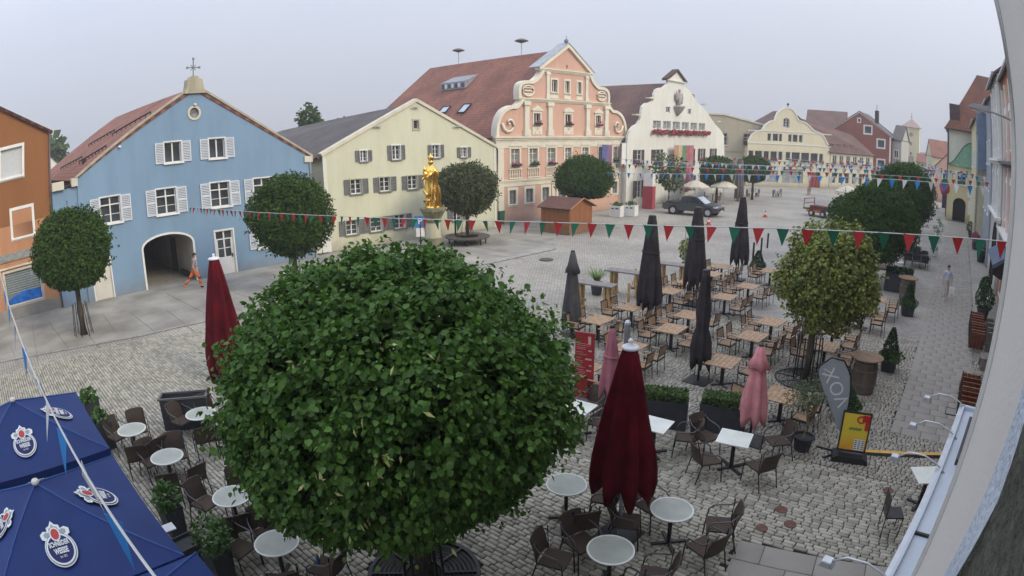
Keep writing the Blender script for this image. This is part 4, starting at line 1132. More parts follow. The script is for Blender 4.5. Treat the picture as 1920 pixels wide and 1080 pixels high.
h = side_house('pale_grey_house', 'pale grey street house with a tall arched window', 3.1, 36.2, 45.5, 12.2, PG, [(1.2, 2.3, 8, 9.9, 1), (4, 5.1, 8, 9.9, 1), (6.9, 8, 8, 9.9, 1), (1.2, 2.3, 4.4, 6.3, 1), (4, 5.1, 4.4, 6.3, 1), (6.9, 8, 4.4, 6.3, 1)])
g_ = arch(4.6, 7.6, .3, 2.3, 1.3, 12)
MB().prism(g_, -.03, .06).build('arched_glazing', mat('arched_glass', (.22, .24, .26), .2, .4, 1.5, spec=.6), h)
coping(h, g_[1:] + [g_[0], g_[1]], DARKM, 'arch_frame', .12, -.12, -.02)
for u_ in (5.6, 6.6): coping(h, [(u_, .3), (u_, 3.4)], DARKM, 'glazing_bar', .06, -.09, -.03)
for u_ in (2.8, 5.9, 8.7): MB().b2(u_ - .12, u_ + .12, -.2, 0, 4.2, 11.6).build('pilaster', WHITE, h)
for z_ in (7.1, 3.9): moulding(h, 0, 9.3, z_, .3, .35, WHITE, 'string_course', 2)
h = side_house('orange_street_house', 'orange and white street house with a slate blue shop awning', 3.4, 10.6, 36.2, 11.8, OS, [(1.2 + i * 2.9, 2.3 + i * 2.9, z0, z0 + 1.7, 1) for i in range(8) for z0 in (4.3, 7.9)])
for u_ in (.3, 2.9, 5.8, 8.7, 11.6, 14.5): MB().b2(u_ - .13, u_ + .13, -.18, 0, 3.6, 11.2).build('pilaster', WHITE, h)
for z_ in (3.5, 7.0): moulding(h, 0, 25, z_, .28, .5, mat('dark_ledge', (.12, .12, .13), .7, .1, 2) if z_ > 5 else WHITE, 'string_course', 2)
for i in range(5):
    s_ = MB().b2(1.5 + i * 4.6, 4.9 + i * 4.6, -.02, .03, .5, 2.6).build('shop_window', GLASS, h)
    MB().b2(1.4 + i * 4.6, 5.0 + i * 4.6, -.06, -.02, 2.6, 2.7).b2(1.4 + i * 4.6, 5.0 + i * 4.6, -.06, -.02, .4, .5).build('frame', WHITE, s_)
aw = thing('shop_awning', 'slate blue half-open shop awning with dark end on the orange street house', 'awning', (3.3, 33.5, 0), R(-90))
MB().prism([(-.05, 3.35), (-.05, 3.2), (-1.0, 2.6), (-1.05, 2.75)], 0, 5.0, 'x').build('fabric', mat('slate_blue_fabric', (.10, .13, .19), .8, .1, 3), aw)
MB().prism([(-.05, 3.2), (-1.0, 2.6), (-1.0, 2.35), (-.6, 2.2), (-.05, 2.2)], 5.0, 5.05, 'x').build('end_flap', DARKM, aw)
lp = thing('street_lamp', 'grey box street lamp on a long arm projecting over the walkway', 'street lamp', (3.35, 30.0, 0))
MB().tube([(0, 0, 9.2), (-1.3, 0, 9.4), (-1.45, 0, 9.4)], .05, 8).build('arm', GREYM, lp)
MB().prism([(-1.4, 9.33), (-2.6, 9.4), (-2.65, 9.5), (-2.3, 9.62), (-1.4, 9.6)], -.2, .2).build('lamp_head', mat('lamp_grey', (.30, .31, .34), .5, .1, 3), lp)
MB().b2(-2.4, -1.7, -.13, .13, 9.28, 9.36).build('lens', mat('lamp_lens', (.5, .5, .45), .3, .1, 3), lp)

# ---- the house the view is taken from: facade with a projecting pier right of the camera
NEAR = mat('beige_pier_render', (.58, .565, .53), .85, .05, .8, bump=.15, bscale=60)
ROUGH = mat('rough_blue_white_render', (.50, .56, .64), .9, .08, 8, bump=1, bscale=70)
DRK = mat('rough_green_grey_render', (.075, .08, .062), .95, .3, 14, bump=1, bscale=55)
h = thing('near_house', 'pale rendered house wall filling the right edge of the view', 'house', (0, 0, 0))
def vwall(pts, z0, z1, m, name):
    mb = MB()
    for i in range(len(pts) - 1):
        (x0, y0), (x1, y1) = pts[i], pts[i + 1]
        mb.poly([(x0, y0, z0), (x1, y1, z0), (x1, y1, z1), (x0, y0, z1)])
    return mb.build(name, m, h)
a61 = math.tan(R(6.1))
A_ = (2.2 * a61, 2.2); B_ = (1.05 * math.tan(R(9.6)), 1.05); C_ = (.72 * math.tan(R(12.2)), .72)
def edge(dist, table):
    return [(dist * math.tan(R(a)), dist, z) for z, a in table]
EA = edge(2.2, ((0, 4.9), (5.42, 5.05), (6.3, 5.95), (7.0, 6.42), (7.6, 6.3), (12, 6.05)))
EB = edge(1.05, ((0, 7.6), (6.25, 8.75), (6.47, 9.8), (6.68, 10.6), (7.6, 11.0), (12, 11.0)))
EC = edge(.72, ((0, 9.4), (6.48, 10.4), (6.65, 12.1), (6.72, 12.7), (7.6, 13.0), (12, 13.0)))
def strip(P, Q, m, name):
    mb = MB()
    for i in range(len(P) - 1): mb.poly([P[i], Q[i], Q[i + 1], P[i + 1]])
    return mb.build(name, m, h, smooth=True)
strip([(p[0] + 2.4, p[1] + .02, p[2]) for p in EA], EA, NEAR, 'pier_return')
strip(EA, EB, NEAR, 'pier_face')
strip(EB, EC, ROUGH, 'rough_edge_strip')
vwall([(.150, .72), (.150, .4), (.15, -3.0)], 0, 12, DRK, 'rough_wall')
strip(EC, [(.150, .719, p[2]) for p in EC], DRK, 'rough_corner')
for k_, (t_, r_) in enumerate(((.0, .012), (.035, .007), (.075, .010))):
    MB().tube([(a[0] + (b[0] - a[0]) * t_ - .004, a[1] + (b[1] - a[1]) * t_, a[2]) for a, b in zip(EA, EB)], r_, 8).build('corner_bead', mat('white_bead', (.50, .50, .47), .6, .05, 3), h)
fx = lambda y: .80 + .107 * (y - 5)
LN = mat('near_facade_render', (.55, .54, .48), .9, .06, .6, streak=True)
vwall([(fx(10.3), 10.3), (fx(2.25), 2.25)], 0, 11, LN, 'shop_facade')
vwall([(fx(10.3) + 3, 10.3), (fx(10.3), 10.3)], 0, 11, LN, 'end_wall')
MB().poly([(.16, -3, 11.9), (5, -3, 11.9), (5, 10.3, 11.9), (fx(10.3), 10.3, 11.9), (.25, 2.2, 11.9)]).build('roof_slab', LN, h)
vwall([(5, -3), (5, 10.3)], 0, 12, LN, 'rear_wall')
vwall([(.16, -3), (5, -3)], 0, 12, LN, 'party_wall')

# ------------------------------------------------------------------ trees
def leaf_shape(kind):
    if kind == 'big':
        V = np.array([(0, 0, 0), (-.42, .28, .10), (.42, .28, .10), (-.36, .68, .06), (.36, .68, .06), (0, .5, -.06), (0, 1.05, -.10)])
        F = np.array([(0, 5, 1), (0, 2, 5), (1, 5, 3), (2, 4, 5), (3, 5, 6), (5, 4, 6)])
    elif kind == 'slim':
        V = np.array([(0, 0, 0), (-.17, .5, .05), (.17, .5, .05), (0, 1.1, -.12)])
        F = np.array([(0, 2, 1), (1, 2, 3)])
    else:
        V = np.array([(0, 0, 0), (-.42, .5, .08), (.42, .5, .08), (0, 1.0, -.08)])
        F = np.array([(0, 2, 1), (1, 2, 3)])
    return V, F
def leaves(P, N, size, kind, seed, droop=.5, sj=.25):
    """P (n,3) base points, N (n,3) outward directions"""
    r = np.random.default_rng(seed)
    n = len(P)
    LV, LF = leaf_shape(kind)
    tip = N * r.uniform(.2, .9, (n, 1)) + r.normal(0, .55, (n, 3)); tip[:, 2] -= droop
    tip /= np.linalg.norm(tip, axis=1, keepdims=True) + 1e-9
    nor = N * .8 + np.array([0, 0, .6]) + r.normal(0, .62, (n, 3))
    side = np.cross(tip, nor); side /= np.linalg.norm(side, axis=1, keepdims=True) + 1e-9
    nor = np.cross(side, tip)
    s = size * r.uniform(1 - sj, 1 + sj, (n, 1, 1))
    V = P[:, None, :] + s * (side[:, None, :] * LV[None, :, 0:1] + tip[:, None, :] * LV[None, :, 1:2] + nor[:, None, :] * LV[None, :, 2:3])
    F = LF[None] + (np.arange(n) * len(LV))[:, None, None]
    return V.reshape(-1, 3), F.reshape(-1, 3)
def lump(D, seed, amp):
    r = np.random.default_rng(seed)
    out = np.zeros(len(D))
    for k in range(9):
        w = r.normal(0, 1, 3) * (2.2 + k * .9); ph = r.uniform(0, 6.28)
        out += np.sin(D @ w + ph) * amp / (1 + k * .35)
    return out
def crown_points(n, c, rx, rz, seed, amp=.035, shell=.16, flat=.0):
    r = np.random.default_rng(seed)
    D = r.normal(0, 1, (n, 3)); D /= np.linalg.norm(D, axis=1, keepdims=True)
    rad = 1 + lump(D, seed, amp) - np.abs(r.normal(0, shell, n))
    rad = np.clip(rad, .3, 1.3)
    B = D * rad[:, None]
    if flat: B[:, 2] = np.where(B[:, 2] < -flat, -flat + (B[:, 2] + flat) * .35, B[:, 2])
    P = np.array(c) + B * np.array([rx, rx, rz])
    return P, D
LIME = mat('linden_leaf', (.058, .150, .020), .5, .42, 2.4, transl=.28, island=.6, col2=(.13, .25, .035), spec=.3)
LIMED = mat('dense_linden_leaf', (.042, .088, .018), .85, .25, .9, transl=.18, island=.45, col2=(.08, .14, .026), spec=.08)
YEL_L = mat('yellow_green_leaf', (.10, .185, .025), .5, .25, 1.5, transl=.25, island=.7, col2=(.42, .42, .08), spec=.5)
BRACT = mat('pale_bract', (.50, .50, .18), .6, .2, 5, transl=.2)
CONI = mat('conifer_green', (.022, .060, .018), .8, .4, 9, island=.5, col2=(.05, .11, .03))
BOXG = mat('boxwood_green', (.05, .11, .022), .7, .4, 12, island=.5, col2=(.11, .18, .04))
def tree(name, label, x, y, rx, z0, z1, trunk_r=.11, n=6000, leaf=.15, m=None, kind='small', seed=1, amp=.035, shell=.16, guards=6, group=None, flat=0, sx=0, sy=0):
    t = thing(name, label, 'tree', (x, y, 0), 0, group)
    cz = (z0 + z1) / 2; rz = (z1 - z0) / 2
    P, D = crown_points(n, (sx, sy, cz), rx, rz, seed, amp, shell, flat)
    if n > 8000:
        r = np.random.default_rng(seed + 7)
        SD_ = r.normal(0, 1, (130, 3)); SD_ /= np.linalg.norm(SD_, axis=1, keepdims=True)
        sp_ = [np.array((sx, sy, cz)) + d_ * np.array([rx, rx, rz]) * (.98 + l_ * q) + r.normal(0, .03, 3) for d_, l_ in zip(SD_, r.uniform(.008, .03, 130)) for q in range(7)]
        sn_ = np.repeat(SD_, 7, axis=0)
        if flat:
            keep = [i for i, p_ in enumerate(sp_) if p_[2] > cz - flat * rz]; sp_ = [sp_[i] for i in keep]; sn_ = sn_[keep]
        P = np.vstack([P, sp_]); D = np.vstack([D, sn_])
    V, F = leaves(P, D, leaf, kind, seed)
    link('crown', np_mesh('crown', V, F, m or LIMED, 3), t, kind='stuff')
    P, D = crown_points(int(n * .3), (sx, sy, cz), rx * .8, rz * .8, seed + 50, amp, .12, flat)
    V, F = leaves(P, D, leaf * 1.7, 'small', seed + 50)
    if shell < .3: link('inner_crown', np_mesh('inner_crown', V, F, m or LIMED, 3), t, kind='stuff')
    mb = MB().tube([(0, 0, 0), (.02, 0, z0 * .5), (0, .02, z0 + .3), (sx * .5, sy * .5, cz)], [trunk_r * 1.15, trunk_r, trunk_r * .92, trunk_r * .6], 10)
    for a in range(6):
        an = a * 1.05 + seed
        mb.tube([(0, 0, z0 + .1), (.4 * rx * math.cos(an) + sx * .5, .4 * rx * math.sin(an) + sy * .5, cz - .1), (.72 * rx * math.cos(an) + sx, .72 * rx * math.sin(an) + sy, cz + .3 * rz)], [trunk_r * .5, trunk_r * .32, .02], 6)
    mb.build('trunk', BARK, t, smooth=True)
    for a in range(guards):
        an = 6.283 * a / guards + seed
        rr = trunk_r + .2
        MB().tube([(rr * 1.25 * math.cos(an), rr * 1.25 * math.sin(an), 0), (rr * .9 * math.cos(an), rr * .9 * math.sin(an), 1.35)], .018, 5).build('guard_rod', DARKM, t)
    return t
# the big linden in the foreground: single leaves in front, the rest as one mass
fg = thing('linden_tree', 'big ball-clipped linden filling the middle of the foreground', 'tree', (-6.5, 5.25, 0))
C0 = (-.13, -.15, 3.38)
rr_ = np.random.default_rng(3)
def clustered(nc, per, c, rx, rz, seed, spread, amp, depth):
    # twigs: each cluster is a leafy shoot tip at its own depth, so that gaps open between them
    CP, CD = crown_points(nc, c, rx, rz, seed, amp, 0.0)
    r = np.random.default_rng(seed + 1)
    CP = np.array(c) + (CP - np.array(c)) * (1 - np.abs(r.normal(0, depth, (nc, 1))) + r.uniform(-.02, .035, (nc, 1)))
    sp_ = spread * r.uniform(.6, 1.3, (nc, 1, 1))
    off = r.normal(0, 1, (nc, per, 3)) * sp_
    off -= (off * CD[:, None, :]).sum(2, keepdims=True) * CD[:, None, :] * .45
    P = CP[:, None, :] + off; P[:, :, 2] -= (np.linalg.norm(off, axis=2) ** 2) * .8
    return P.reshape(-1, 3), np.repeat(CD, per, axis=0)
P, D = clustered(2300, 27, C0, 2.44, 1.95, 11, .105, .04, .085)
# shoots sticking out of the top and the sides
nsh = 420
SD = rr_.normal(0, 1, (nsh, 3)); SD[:, 2] = np.abs(SD[:, 2]) * .9 - .2; SD /= np.linalg.norm(SD, axis=1, keepdims=True)
sp, sn = [], []
for d_ in SD:
    L_ = rr_.uniform(.10, .36)
    for q in range(9):
        sp.append(np.array(C0) + d_ * np.array([2.42, 2.42, 1.93]) * (1 + L_ * q / 9 * .6) + rr_.normal(0, .03, 3)); sn.append(d_)
P = np.vstack([P, sp]); D = np.vstack([D, sn])
V, F = leaves(P, D, .076, 'big', 21, .5, .45)
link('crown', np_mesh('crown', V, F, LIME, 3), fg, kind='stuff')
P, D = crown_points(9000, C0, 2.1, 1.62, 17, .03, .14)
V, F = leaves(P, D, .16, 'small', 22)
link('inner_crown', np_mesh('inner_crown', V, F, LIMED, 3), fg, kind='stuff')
cam_dir = np.array([6.5, -5.25, CAM_H - 3.42]); cam_dir /= np.linalg.norm(cam_dir)
leaf_me = []
for q in range(8):
    V, F = leaves(np.zeros((1, 3)), np.array([[.3, 0, .3]]), .088, 'big', 100 + q, .5, .05)
    leaf_me.append(np_mesh('leaf', V, F, LIME, 3))
cnt = 0
while cnt < 290:
    d_ = rr_.normal(0, 1, 3); d_ /= np.linalg.norm(d_)
    if d_ @ cam_dir < .25: continue
    p = np.array(C0) + d_ * np.array([2.42, 2.42, 1.93]) * rr_.uniform(.99, 1.035)
    o = link('leaf', random.choice(leaf_me), fg, tuple(p))
    o.rotation_euler = (random.uniform(-.4, .4), random.uniform(-.4, .4), math.atan2(d_[1], d_[0]) + random.uniform(-.8, .8))
    cnt += 1
# pale seed bracts hanging in loose groups
bp, bn = [], []
for q in range(34):
    d_ = rr_.normal(0, 1, 3); d_ = d_ + cam_dir * .8; d_ /= np.linalg.norm(d_)
    c_ = np.array(C0) + d_ * np.array([2.42, 2.42, 1.93]) * 1.0
    for k_ in range(int(rr_.integers(2, 9))):
        bp.append(c_ + rr_.normal(0, .11, 3)); bn.append(d_)
V, F = leaves(np.array(bp), np.array(bn), .11, 'slim', 31, .9)
link('bracts', np_mesh('bracts', V, F, BRACT, 3), fg, kind='stuff')
mb = MB().tube([(0, 0, 0), (.02, 0, .7), (0, 0, 1.5), (.05, 0, 3.0)], [.17, .15, .15, .1], 12)
for a in range(7):
    mb.tube([(0, 0, 1.3), (.9 * math.cos(a * .9), .9 * math.sin(a * .9), 2.5), (1.8 * math.cos(a * .9), 1.8 * math.sin(a * .9), 3.6)], [.08, .05, .02], 6)
mb.build('trunk', BARK, fg, smooth=True)
def tree_guard(x, y, label, n=10, r0=.34, r1=.26, hh=1.5):
    g = thing('tree_guard', label, 'tree guard', (x, y, 0.02))
    for a in range(n):
        an = 6.283 * a / n
        MB().tube([(r0 * math.cos(an), r0 * math.sin(an), 0), (r1 * math.cos(an), r1 * math.sin(an), hh)], .02, 5).build('rod', DARKM, g)
    MB().tube([(r1 * 1.08 * math.cos(a * .393), r1 * 1.08 * math.sin(a * .393), hh * .75) for a in range(17)], .014, 5).build('hoop', DARKM, g)
    return g
def tree_grate(x, y, r, label):
    g = thing('tree_grate', label, 'tree grate', (x, y, 0.012))
    MB().lathe([(r * .97, -.01), (r, .0), (r, .035), (r * .93, .035), (r * .93, .0)], seg=32).build('outer_ring', DARKM, g)
    MB().lathe([(.36, .0), (.36, .034), (.30, .034), (.30, .0)], seg=24).build('inner_ring', DARKM, g)
    mb = MB()
    for k_ in range(1, 7):
        q = .36 + (r * .93 - .36) * k_ / 7
        for s_ in range(8):
            a0 = s_ * math.pi / 4 + .04; a1 = (s_ + 1) * math.pi / 4 - .04
            mb.tube([(q * math.cos(a0 + (a1 - a0) * t / 5), q * math.sin(a0 + (a1 - a0) * t / 5), .022) for t in range(6)], .011, 4)
    mb.build('slots', DARKM, g)
    for s_ in range(8):
        a0 = s_ * math.pi / 4
        MB().box(((.36 + r * .93) / 2, 0, .02), (r * .93 - .36, .045, .026), 0, Matrix.Rotation(a0, 4, 'Z')).build('spoke', DARKM, g)
    MB().lathe([(.30, .0), (.29, .008), (.001, .012)], seg=16).build('soil', SOIL, g)
    return g
tree_grate(-6.5, 5.25, .95, 'round iron grate at the foot of the big foreground linden')
tree_guard(-6.5, 5.25, 'black rods round the trunk of the big foreground linden')
tree_grate(-3.85, 17.95, .95, 'round iron grate under the yellow-green tree on the terrace')
tree_guard(-3.85, 17.95, 'black rods round the trunk of the yellow-green terrace tree', 7, .38, .36, 1.4)

GT = 'clipped trees along the square'
tree('clipped_linden', 'clipped round tree in front of the orange and blue houses, far left', -26.67, 4.06, 1.88, 1.85, 5.3, .17, 17000, .11, seed=2, amp=.045, shell=.13, group=GT, guards=8, flat=.8)
tree('clipped_linden', 'clipped round tree in front of the right half of the blue house', -25.4, 14.0, 1.95, 1.8, 5.45, .15, 17000, .11, seed=3, amp=.055, shell=.13, group=GT)
tree('clipped_linden', 'clipped round tree with a ring bench, right of the golden statue', -28.14, 28.25, 2.08, 1.95, 5.4, .15, 15000, .12, mat('reddish_linden_leaf', (.055, .09, .028), .6, .3, .9, transl=.18, island=.5, col2=(.12, .12, .035)), seed=4, group=GT, guards=4)
tree('clipped_linden', 'clipped round tree behind the brown wooden hut', -26.6, 39.6, 2.38, 1.95, 5.5, .15, 15000, .125, seed=5, amp=.05, group=GT, flat=.75)
tree('clipped_linden', 'clipped tree with flat bunting in front of the white gabled house, beyond the parked pickup', -25.39, 63.59, 1.95, 1.75, 5.05, .17, 5000, .2, seed=6, group=GT, guards=2)
tree('clipped_linden', 'clipped tree between white and yellow gabled houses', -23.66, 70.33, 1.95, 2.0, 5.1, .17, 5000, .2, seed=7, group=GT, guards=3)
tree('broad_linden', 'broad dark clipped tree beside the walkway behind the terrace', -4.4, 33.3, 2.4, 1.1, 5.15, .14, 26000, .105, LIMED, seed=8, amp=.05)
tree('broad_linden', 'taller dark tree in the row behind the broad one by the walkway', -4.1, 44.8, 2.55, 1.5, 6.05, .14, 20000, .125, LIMED, seed=9, amp=.05)
tree('broad_linden', 'third tree of the walkway row, seen left of the corner house', -4.6, 57.5, 2.3, 1.8, 5.9, .14, 5000, .2, LIME, seed=12, amp=.05)
tree('sparse_tree', 'thin ragged young tree in a box behind the parked pickup', -27.4, 56.0, 1.75, 1.7, 5.2, .07, 1100, .32, mat('olive_leaf', (.09, .13, .055), .6, .3, 3, transl=.2, island=.5, col2=(.16, .2, .08)), seed=10, amp=.16, shell=.32, guards=0)
tree('terrace_tree', 'yellow-green leafy tree standing among the wooden terrace tables', -3.85, 17.95, 1.48, 1.7, 4.75, .13, 11000, .105, YEL_L, kind='small', seed=13, amp=.08, shell=.17, guards=0, sx=.32, sy=.1)
# distant trees over the roofs
for (x_, y_, w_, h0, h1, lab) in ((-62, 37.5, 1.5, 6, 10.6, 'dark treetop sticking up over the grey roof of the green house'), (-60, 40.5, 1.3, 6, 9.2, 'smaller treetop right of the dark one over the grey roof'), (-115, 12.0, 7, 2, 11.5, 'hazy treetops far behind, between the orange and blue houses'), (-98, 26.5, 3.6, 2, 9.5, 'hazy treetops behind the low roofs left of the blue gable')):
    tree('distant_tree', lab, x_, y_, w_, h0, h1, .2, 1500, w_ * .28, LIMED, seed=int(w_ * 10), amp=.14, shell=.3, guards=0)

# ring bench round the tree by the statue
rb = thing('ring_bench', 'low round bench encircling the clipped tree right of the statue', 'bench', (-28.14, 28.25, 0))
MB().lathe([(1.45, .42), (1.5, .46), (1.5, .52), (.75, .52), (.72, .42)], seg=28).build('seat', mat('dark_slat_wood', (.10, .09, .08), .7, .2, 5), rb)
for a in range(8):
    MB().tube([(1.2 * math.cos(a * .785), 1.2 * math.sin(a * .785), 0), (1.2 * math.cos(a * .785), 1.2 * math.sin(a * .785), .43)], .05, 6).build('leg', DARKM, rb)
for sx_ in (-.6, .6):
    MB().tube([(sx_, -.5, 0), (sx_, -.5, 2.6)], .06, 7).build('post', DARKM, rb)

# ------------------------------------------------------------------ terrace furniture
def make_teak_chair():
    t = thing('teak_armchair', 'x', 'chair')
    for sx in (-1, 1):
        MB().tube([(sx * .25, .22, 0), (sx * .25, .22, .63)], .016, 5).build('leg', DARKM, t)
        MB().tube([(sx * .24, -.25, 0), (sx * .24, -.22, .45), (sx * .235, -.29, .90)], .016, 5).build('leg', DARKM, t)
        MB().box((sx * .255, -.01, .645), (.055, .50, .025)).build('armrest', TEAK, t)
    mb = MB().b2(-.24, .24, .20, .24, .40, .44).b2(-.24, .24, -.24, -.20, .40, .44).b2(-.25, -.22, -.2, .2, .40, .44).b2(.22, .25, -.2, .2, .40, .44)
    mb.build('seat_frame', DARKM, t)
    mb = MB()
    for q in range(7): mb.b2(-.218, .218, -.198 + q * .057, -.198 + q * .057 + .049, .43, .452)
    mb.build('seat', TEAK, t)
    M_ = Matrix.Translation((0, -.235, .45)) @ Matrix.Rotation(R(9), 4, 'X')
    mb = MB()
    for q in range(6): mb.box((-.18 + q * .072, 0, .28), (.066, .018, .27), 0, M_)
    mb.build('backrest', TEAK, t)
    MB().box((0, 0, .43), (.47, .028, .035), 0, M_).box((0, 0, .13), (.47, .028, .03), 0, M_).build('back_rail', DARKM, t)
    return t
def make_wicker_chair():
    t = thing('wicker_armchair', 'x', 'chair')
    mb = MB().box((0, .01, .43), (.46, .45, .035))
    mb.build('seat', WICK, t)
    mb = MB(); n = 6; o = 0
    for i in range(n + 1):
        a = -1 + 2 * i / n
        for zz, yy in ((.44, -.22), (.66, -.26), (.87, -.33)):
            for th in (0, .022):
                mb.v.append((a * .235, yy - .035 * (1 - a * a) - th, zz - (.02 * a * a if zz > .8 else 0)))
    for i in range(n):
        for j in range(2):
            p = i * 6 + j * 2; q = (i + 1) * 6 + j * 2
            mb.f += [(p, q, q + 2, p + 2), (p + 1, p + 3, q + 3, q + 1)]
        p = i * 6; q = (i + 1) * 6
        mb.f += [(p + 4, q + 4, q + 5, p + 5), (p, p + 1, q + 1, q)]
    mb.f += [(0, 2, 3, 1), (2, 4, 5, 3), (n * 6, n * 6 + 1, n * 6 + 3, n * 6 + 2), (n * 6 + 2, n * 6 + 3, n * 6 + 5, n * 6 + 4)]
    mb.build('backrest', WICK, t)
    for sx in (-1, 1):
        MB().tube([(sx * .235, -.29, .80), (sx * .27, -.18, .70), (sx * .285, -.02, .675), (sx * .28, .12, .65), (sx * .27, .20, .57), (sx * .262, .22, .42)], .014, 6).build('armrest', ARMG, t, smooth=True)
        MB().tube([(sx * .262, .22, .44), (sx * .265, .25, 0)], .014, 5).build('leg', DARKM, t)
        MB().tube([(sx * .24, -.24, .86), (sx * .24, -.22, .44), (sx * .245, -.34, 0)], .014, 5).build('leg', DARKM, t)
    MB().tube([(-.24, .20, .40), (.24, .20, .40)], .012, 5).tube([(-.24, -.2, .40), (.24, -.2, .40)], .012, 5).build('seat_frame', DARKM, t)
    return t
def make_teak_table(square=False):
    t = thing('teak_table', 'x', 'table')
    L_, W_ = (.8, .72) if square else (1.02, .80)
    for q in range(6):
        MB().b2(-W_ / 2 + q * W_ / 6 + .004, -W_ / 2 + (q + 1) * W_ / 6 - .004, -L_ / 2 + .03, L_ / 2 - .03, .715, .74).build('board', TEAK, t)
    MB().b2(-W_ / 2, W_ / 2, L_ / 2 - .028, L_ / 2, .712, .741).b2(-W_ / 2, W_ / 2, -L_ / 2, -L_ / 2 + .028, .712, .741).build('edge_board', TEAK, t)
    MB().b2(-.045, .045, -.045, .045, .03, .70).b2(-.25, .25, -.03, .03, .69, .712).build('column', DARKM, t)
    MB().box((0, 0, .02), (.62, .06, .035), R(45)).box((0, 0, .021), (.62, .06, .034), R(-45)).build('foot', DARKM, t)
    return t
TOPW = mat('pale_marbled_top', (.66, .69, .62), .35, .09, 3.5, spec=.5)
TOPE = mat('white_table_edge', (.76, .77, .74), .4, .03, 3)
def make_round_table():
    t = thing('round_bistro_table', 'x', 'table')
    MB().lathe([(.001, .735), (.36, .735)], seg=36).build('tabletop', TOPW, t)
    MB().lathe([(.34, .71), (.378, .712), (.385, .725), (.38, .738), (.358, .739), (.357, .73)], seg=36).build('rim', TOPE, t)
    MB().tube([(0, 0, .03), (0, 0, .71)], .038, 10).build('column', DARKM, t)
    MB().box((0, 0, .02), (.66, .06, .035), R(45)).box((0, 0, .021), (.66, .06, .034), R(-45)).build('foot', DARKM, t)
    return t
def make_square_table():
    t = thing('square_bistro_table', 'x', 'table')
    MB().b2(-.33, .33, -.33, .33, .72, .738).build('tabletop', TOPW, t)
    MB().b2(-.35, .35, .33, .35, .715, .74).b2(-.35, .35, -.35, -.33, .715, .74).b2(-.35, -.33, -.33, .33, .715, .74).b2(.33, .35, -.33, .33, .715, .74).build('rim', TOPE, t)
    MB().b2(-.04, .04, -.04, .04, .03, .715).build('column', DARKM, t)
    MB().box((0, 0, .02), (.7, .07, .035), R(45)).box((0, 0, .021), (.7, .07, .034), R(-45)).build('foot', DARKM, t)
    return t
teak0, wick0, ttab0, rtab0, stab0 = make_teak_chair(), make_wicker_chair(), make_teak_table(), make_round_table(), make_square_table()
USED = set()
def place(proto, x, y, face, label, group):
    """face: world angle (degrees) the front (+Y local) points to, 0 = +X"""
    rz = R(face - 90)
    if proto.name not in USED:
        USED.add(proto.name)
        proto.location = (x, y, .025); proto.rotation_euler = (0, 0, rz); proto['label'] = label; proto['group'] = group
        return proto
    return dup(proto, (x, y, .025), rz, label, group)
ORD = ['nearest', 'second', 'third', 'fourth', 'fifth', 'sixth', 'seventh', 'eighth']
rowsT = [('leftmost', [(-10.86, 17.22), (-10.77, 19.36), (-10.71, 22.47), (-10.79, 24.45), (-10.6, 26.6), (-10.88, 28.54)]),
         ('second-left', [(-8.61, 15.94 - .5), (-8.39, 17.89), (-8.63, 19.75), (-8.54, 23.02), (-8.40, 25.4), (-8.61, 29.18)]),
         ('third', [(-5.83, 16.06), (-5.92, 18.81), (-5.91, 20.78)]),
         ('rightmost', [(-3.67, 14.66), (-3.64, 19.25), (-3.8, 21.14), (-3.31, 24.52), (-3.07, 26.89)])]
SKIP = {('third', 0): (0, 2), ('rightmost', 0): (0, 1), ('second-left', 0): (0,)}
GC, GTb = 'teak armchairs on the terrace', 'teak tables on the terrace'
for rname, tabs in rowsT:
    for i, (tx, ty) in enumerate(tabs):
        pos = ORD[i]
        place(ttab0, tx, ty, 90 + random.uniform(-4, 4), 'teak table, %s from the front in the %s terrace row' % (pos, rname), GTb)
        k_ = 0
        for sx, dy in ((-1, -.36), (-1, .38), (1, -.38), (1, .36)):
            if k_ in SKIP.get((rname, i), ()):
                k_ += 1; continue
            x = tx + sx * .68 + random.uniform(-.05, .05); y = ty + dy + random.uniform(-.05, .05)
            side = 'left' if sx < 0 else 'right'; nf = 'nearer' if dy < 0 else 'farther'
            place(teak0, x, y, (0 if sx < 0 else 180) + random.uniform(-7, 7),
                  'teak armchair, %s on the %s side of the %s table in the %s row' % (nf, side, pos, rname), GC)
            k_ += 1
place(ttab0, -8.73, 13.1, 88, 'teak table behind the red menu banner', GTb)
place(teak0, -8.05, 13.5, 180, 'teak armchair, farther one right of the red menu banner', GC)
place(teak0, -8.05, 12.95, 180, 'teak armchair, nearer one right of the red menu banner', GC)
ch = place(teak0, -4.78, 14.0, 250, 'teak armchair between the two big box planters', GC)
bd = thing('menu_board', 'small white framed board standing on the chair between the box planters', 'menu board', (-4.78, 13.98, .49), R(160))
MB().box((0, 0, .16), (.38, .02, .26), 0, Matrix.Rotation(R(-14), 4, 'X')).build('frame', mat('brown_frame', (.10, .05, .03), .6, .2, 5), bd)
MB().box((0, -.012, .16), (.32, .008, .21), 0, Matrix.Rotation(R(-14), 4, 'X')).build('sheet', WHITE, bd)
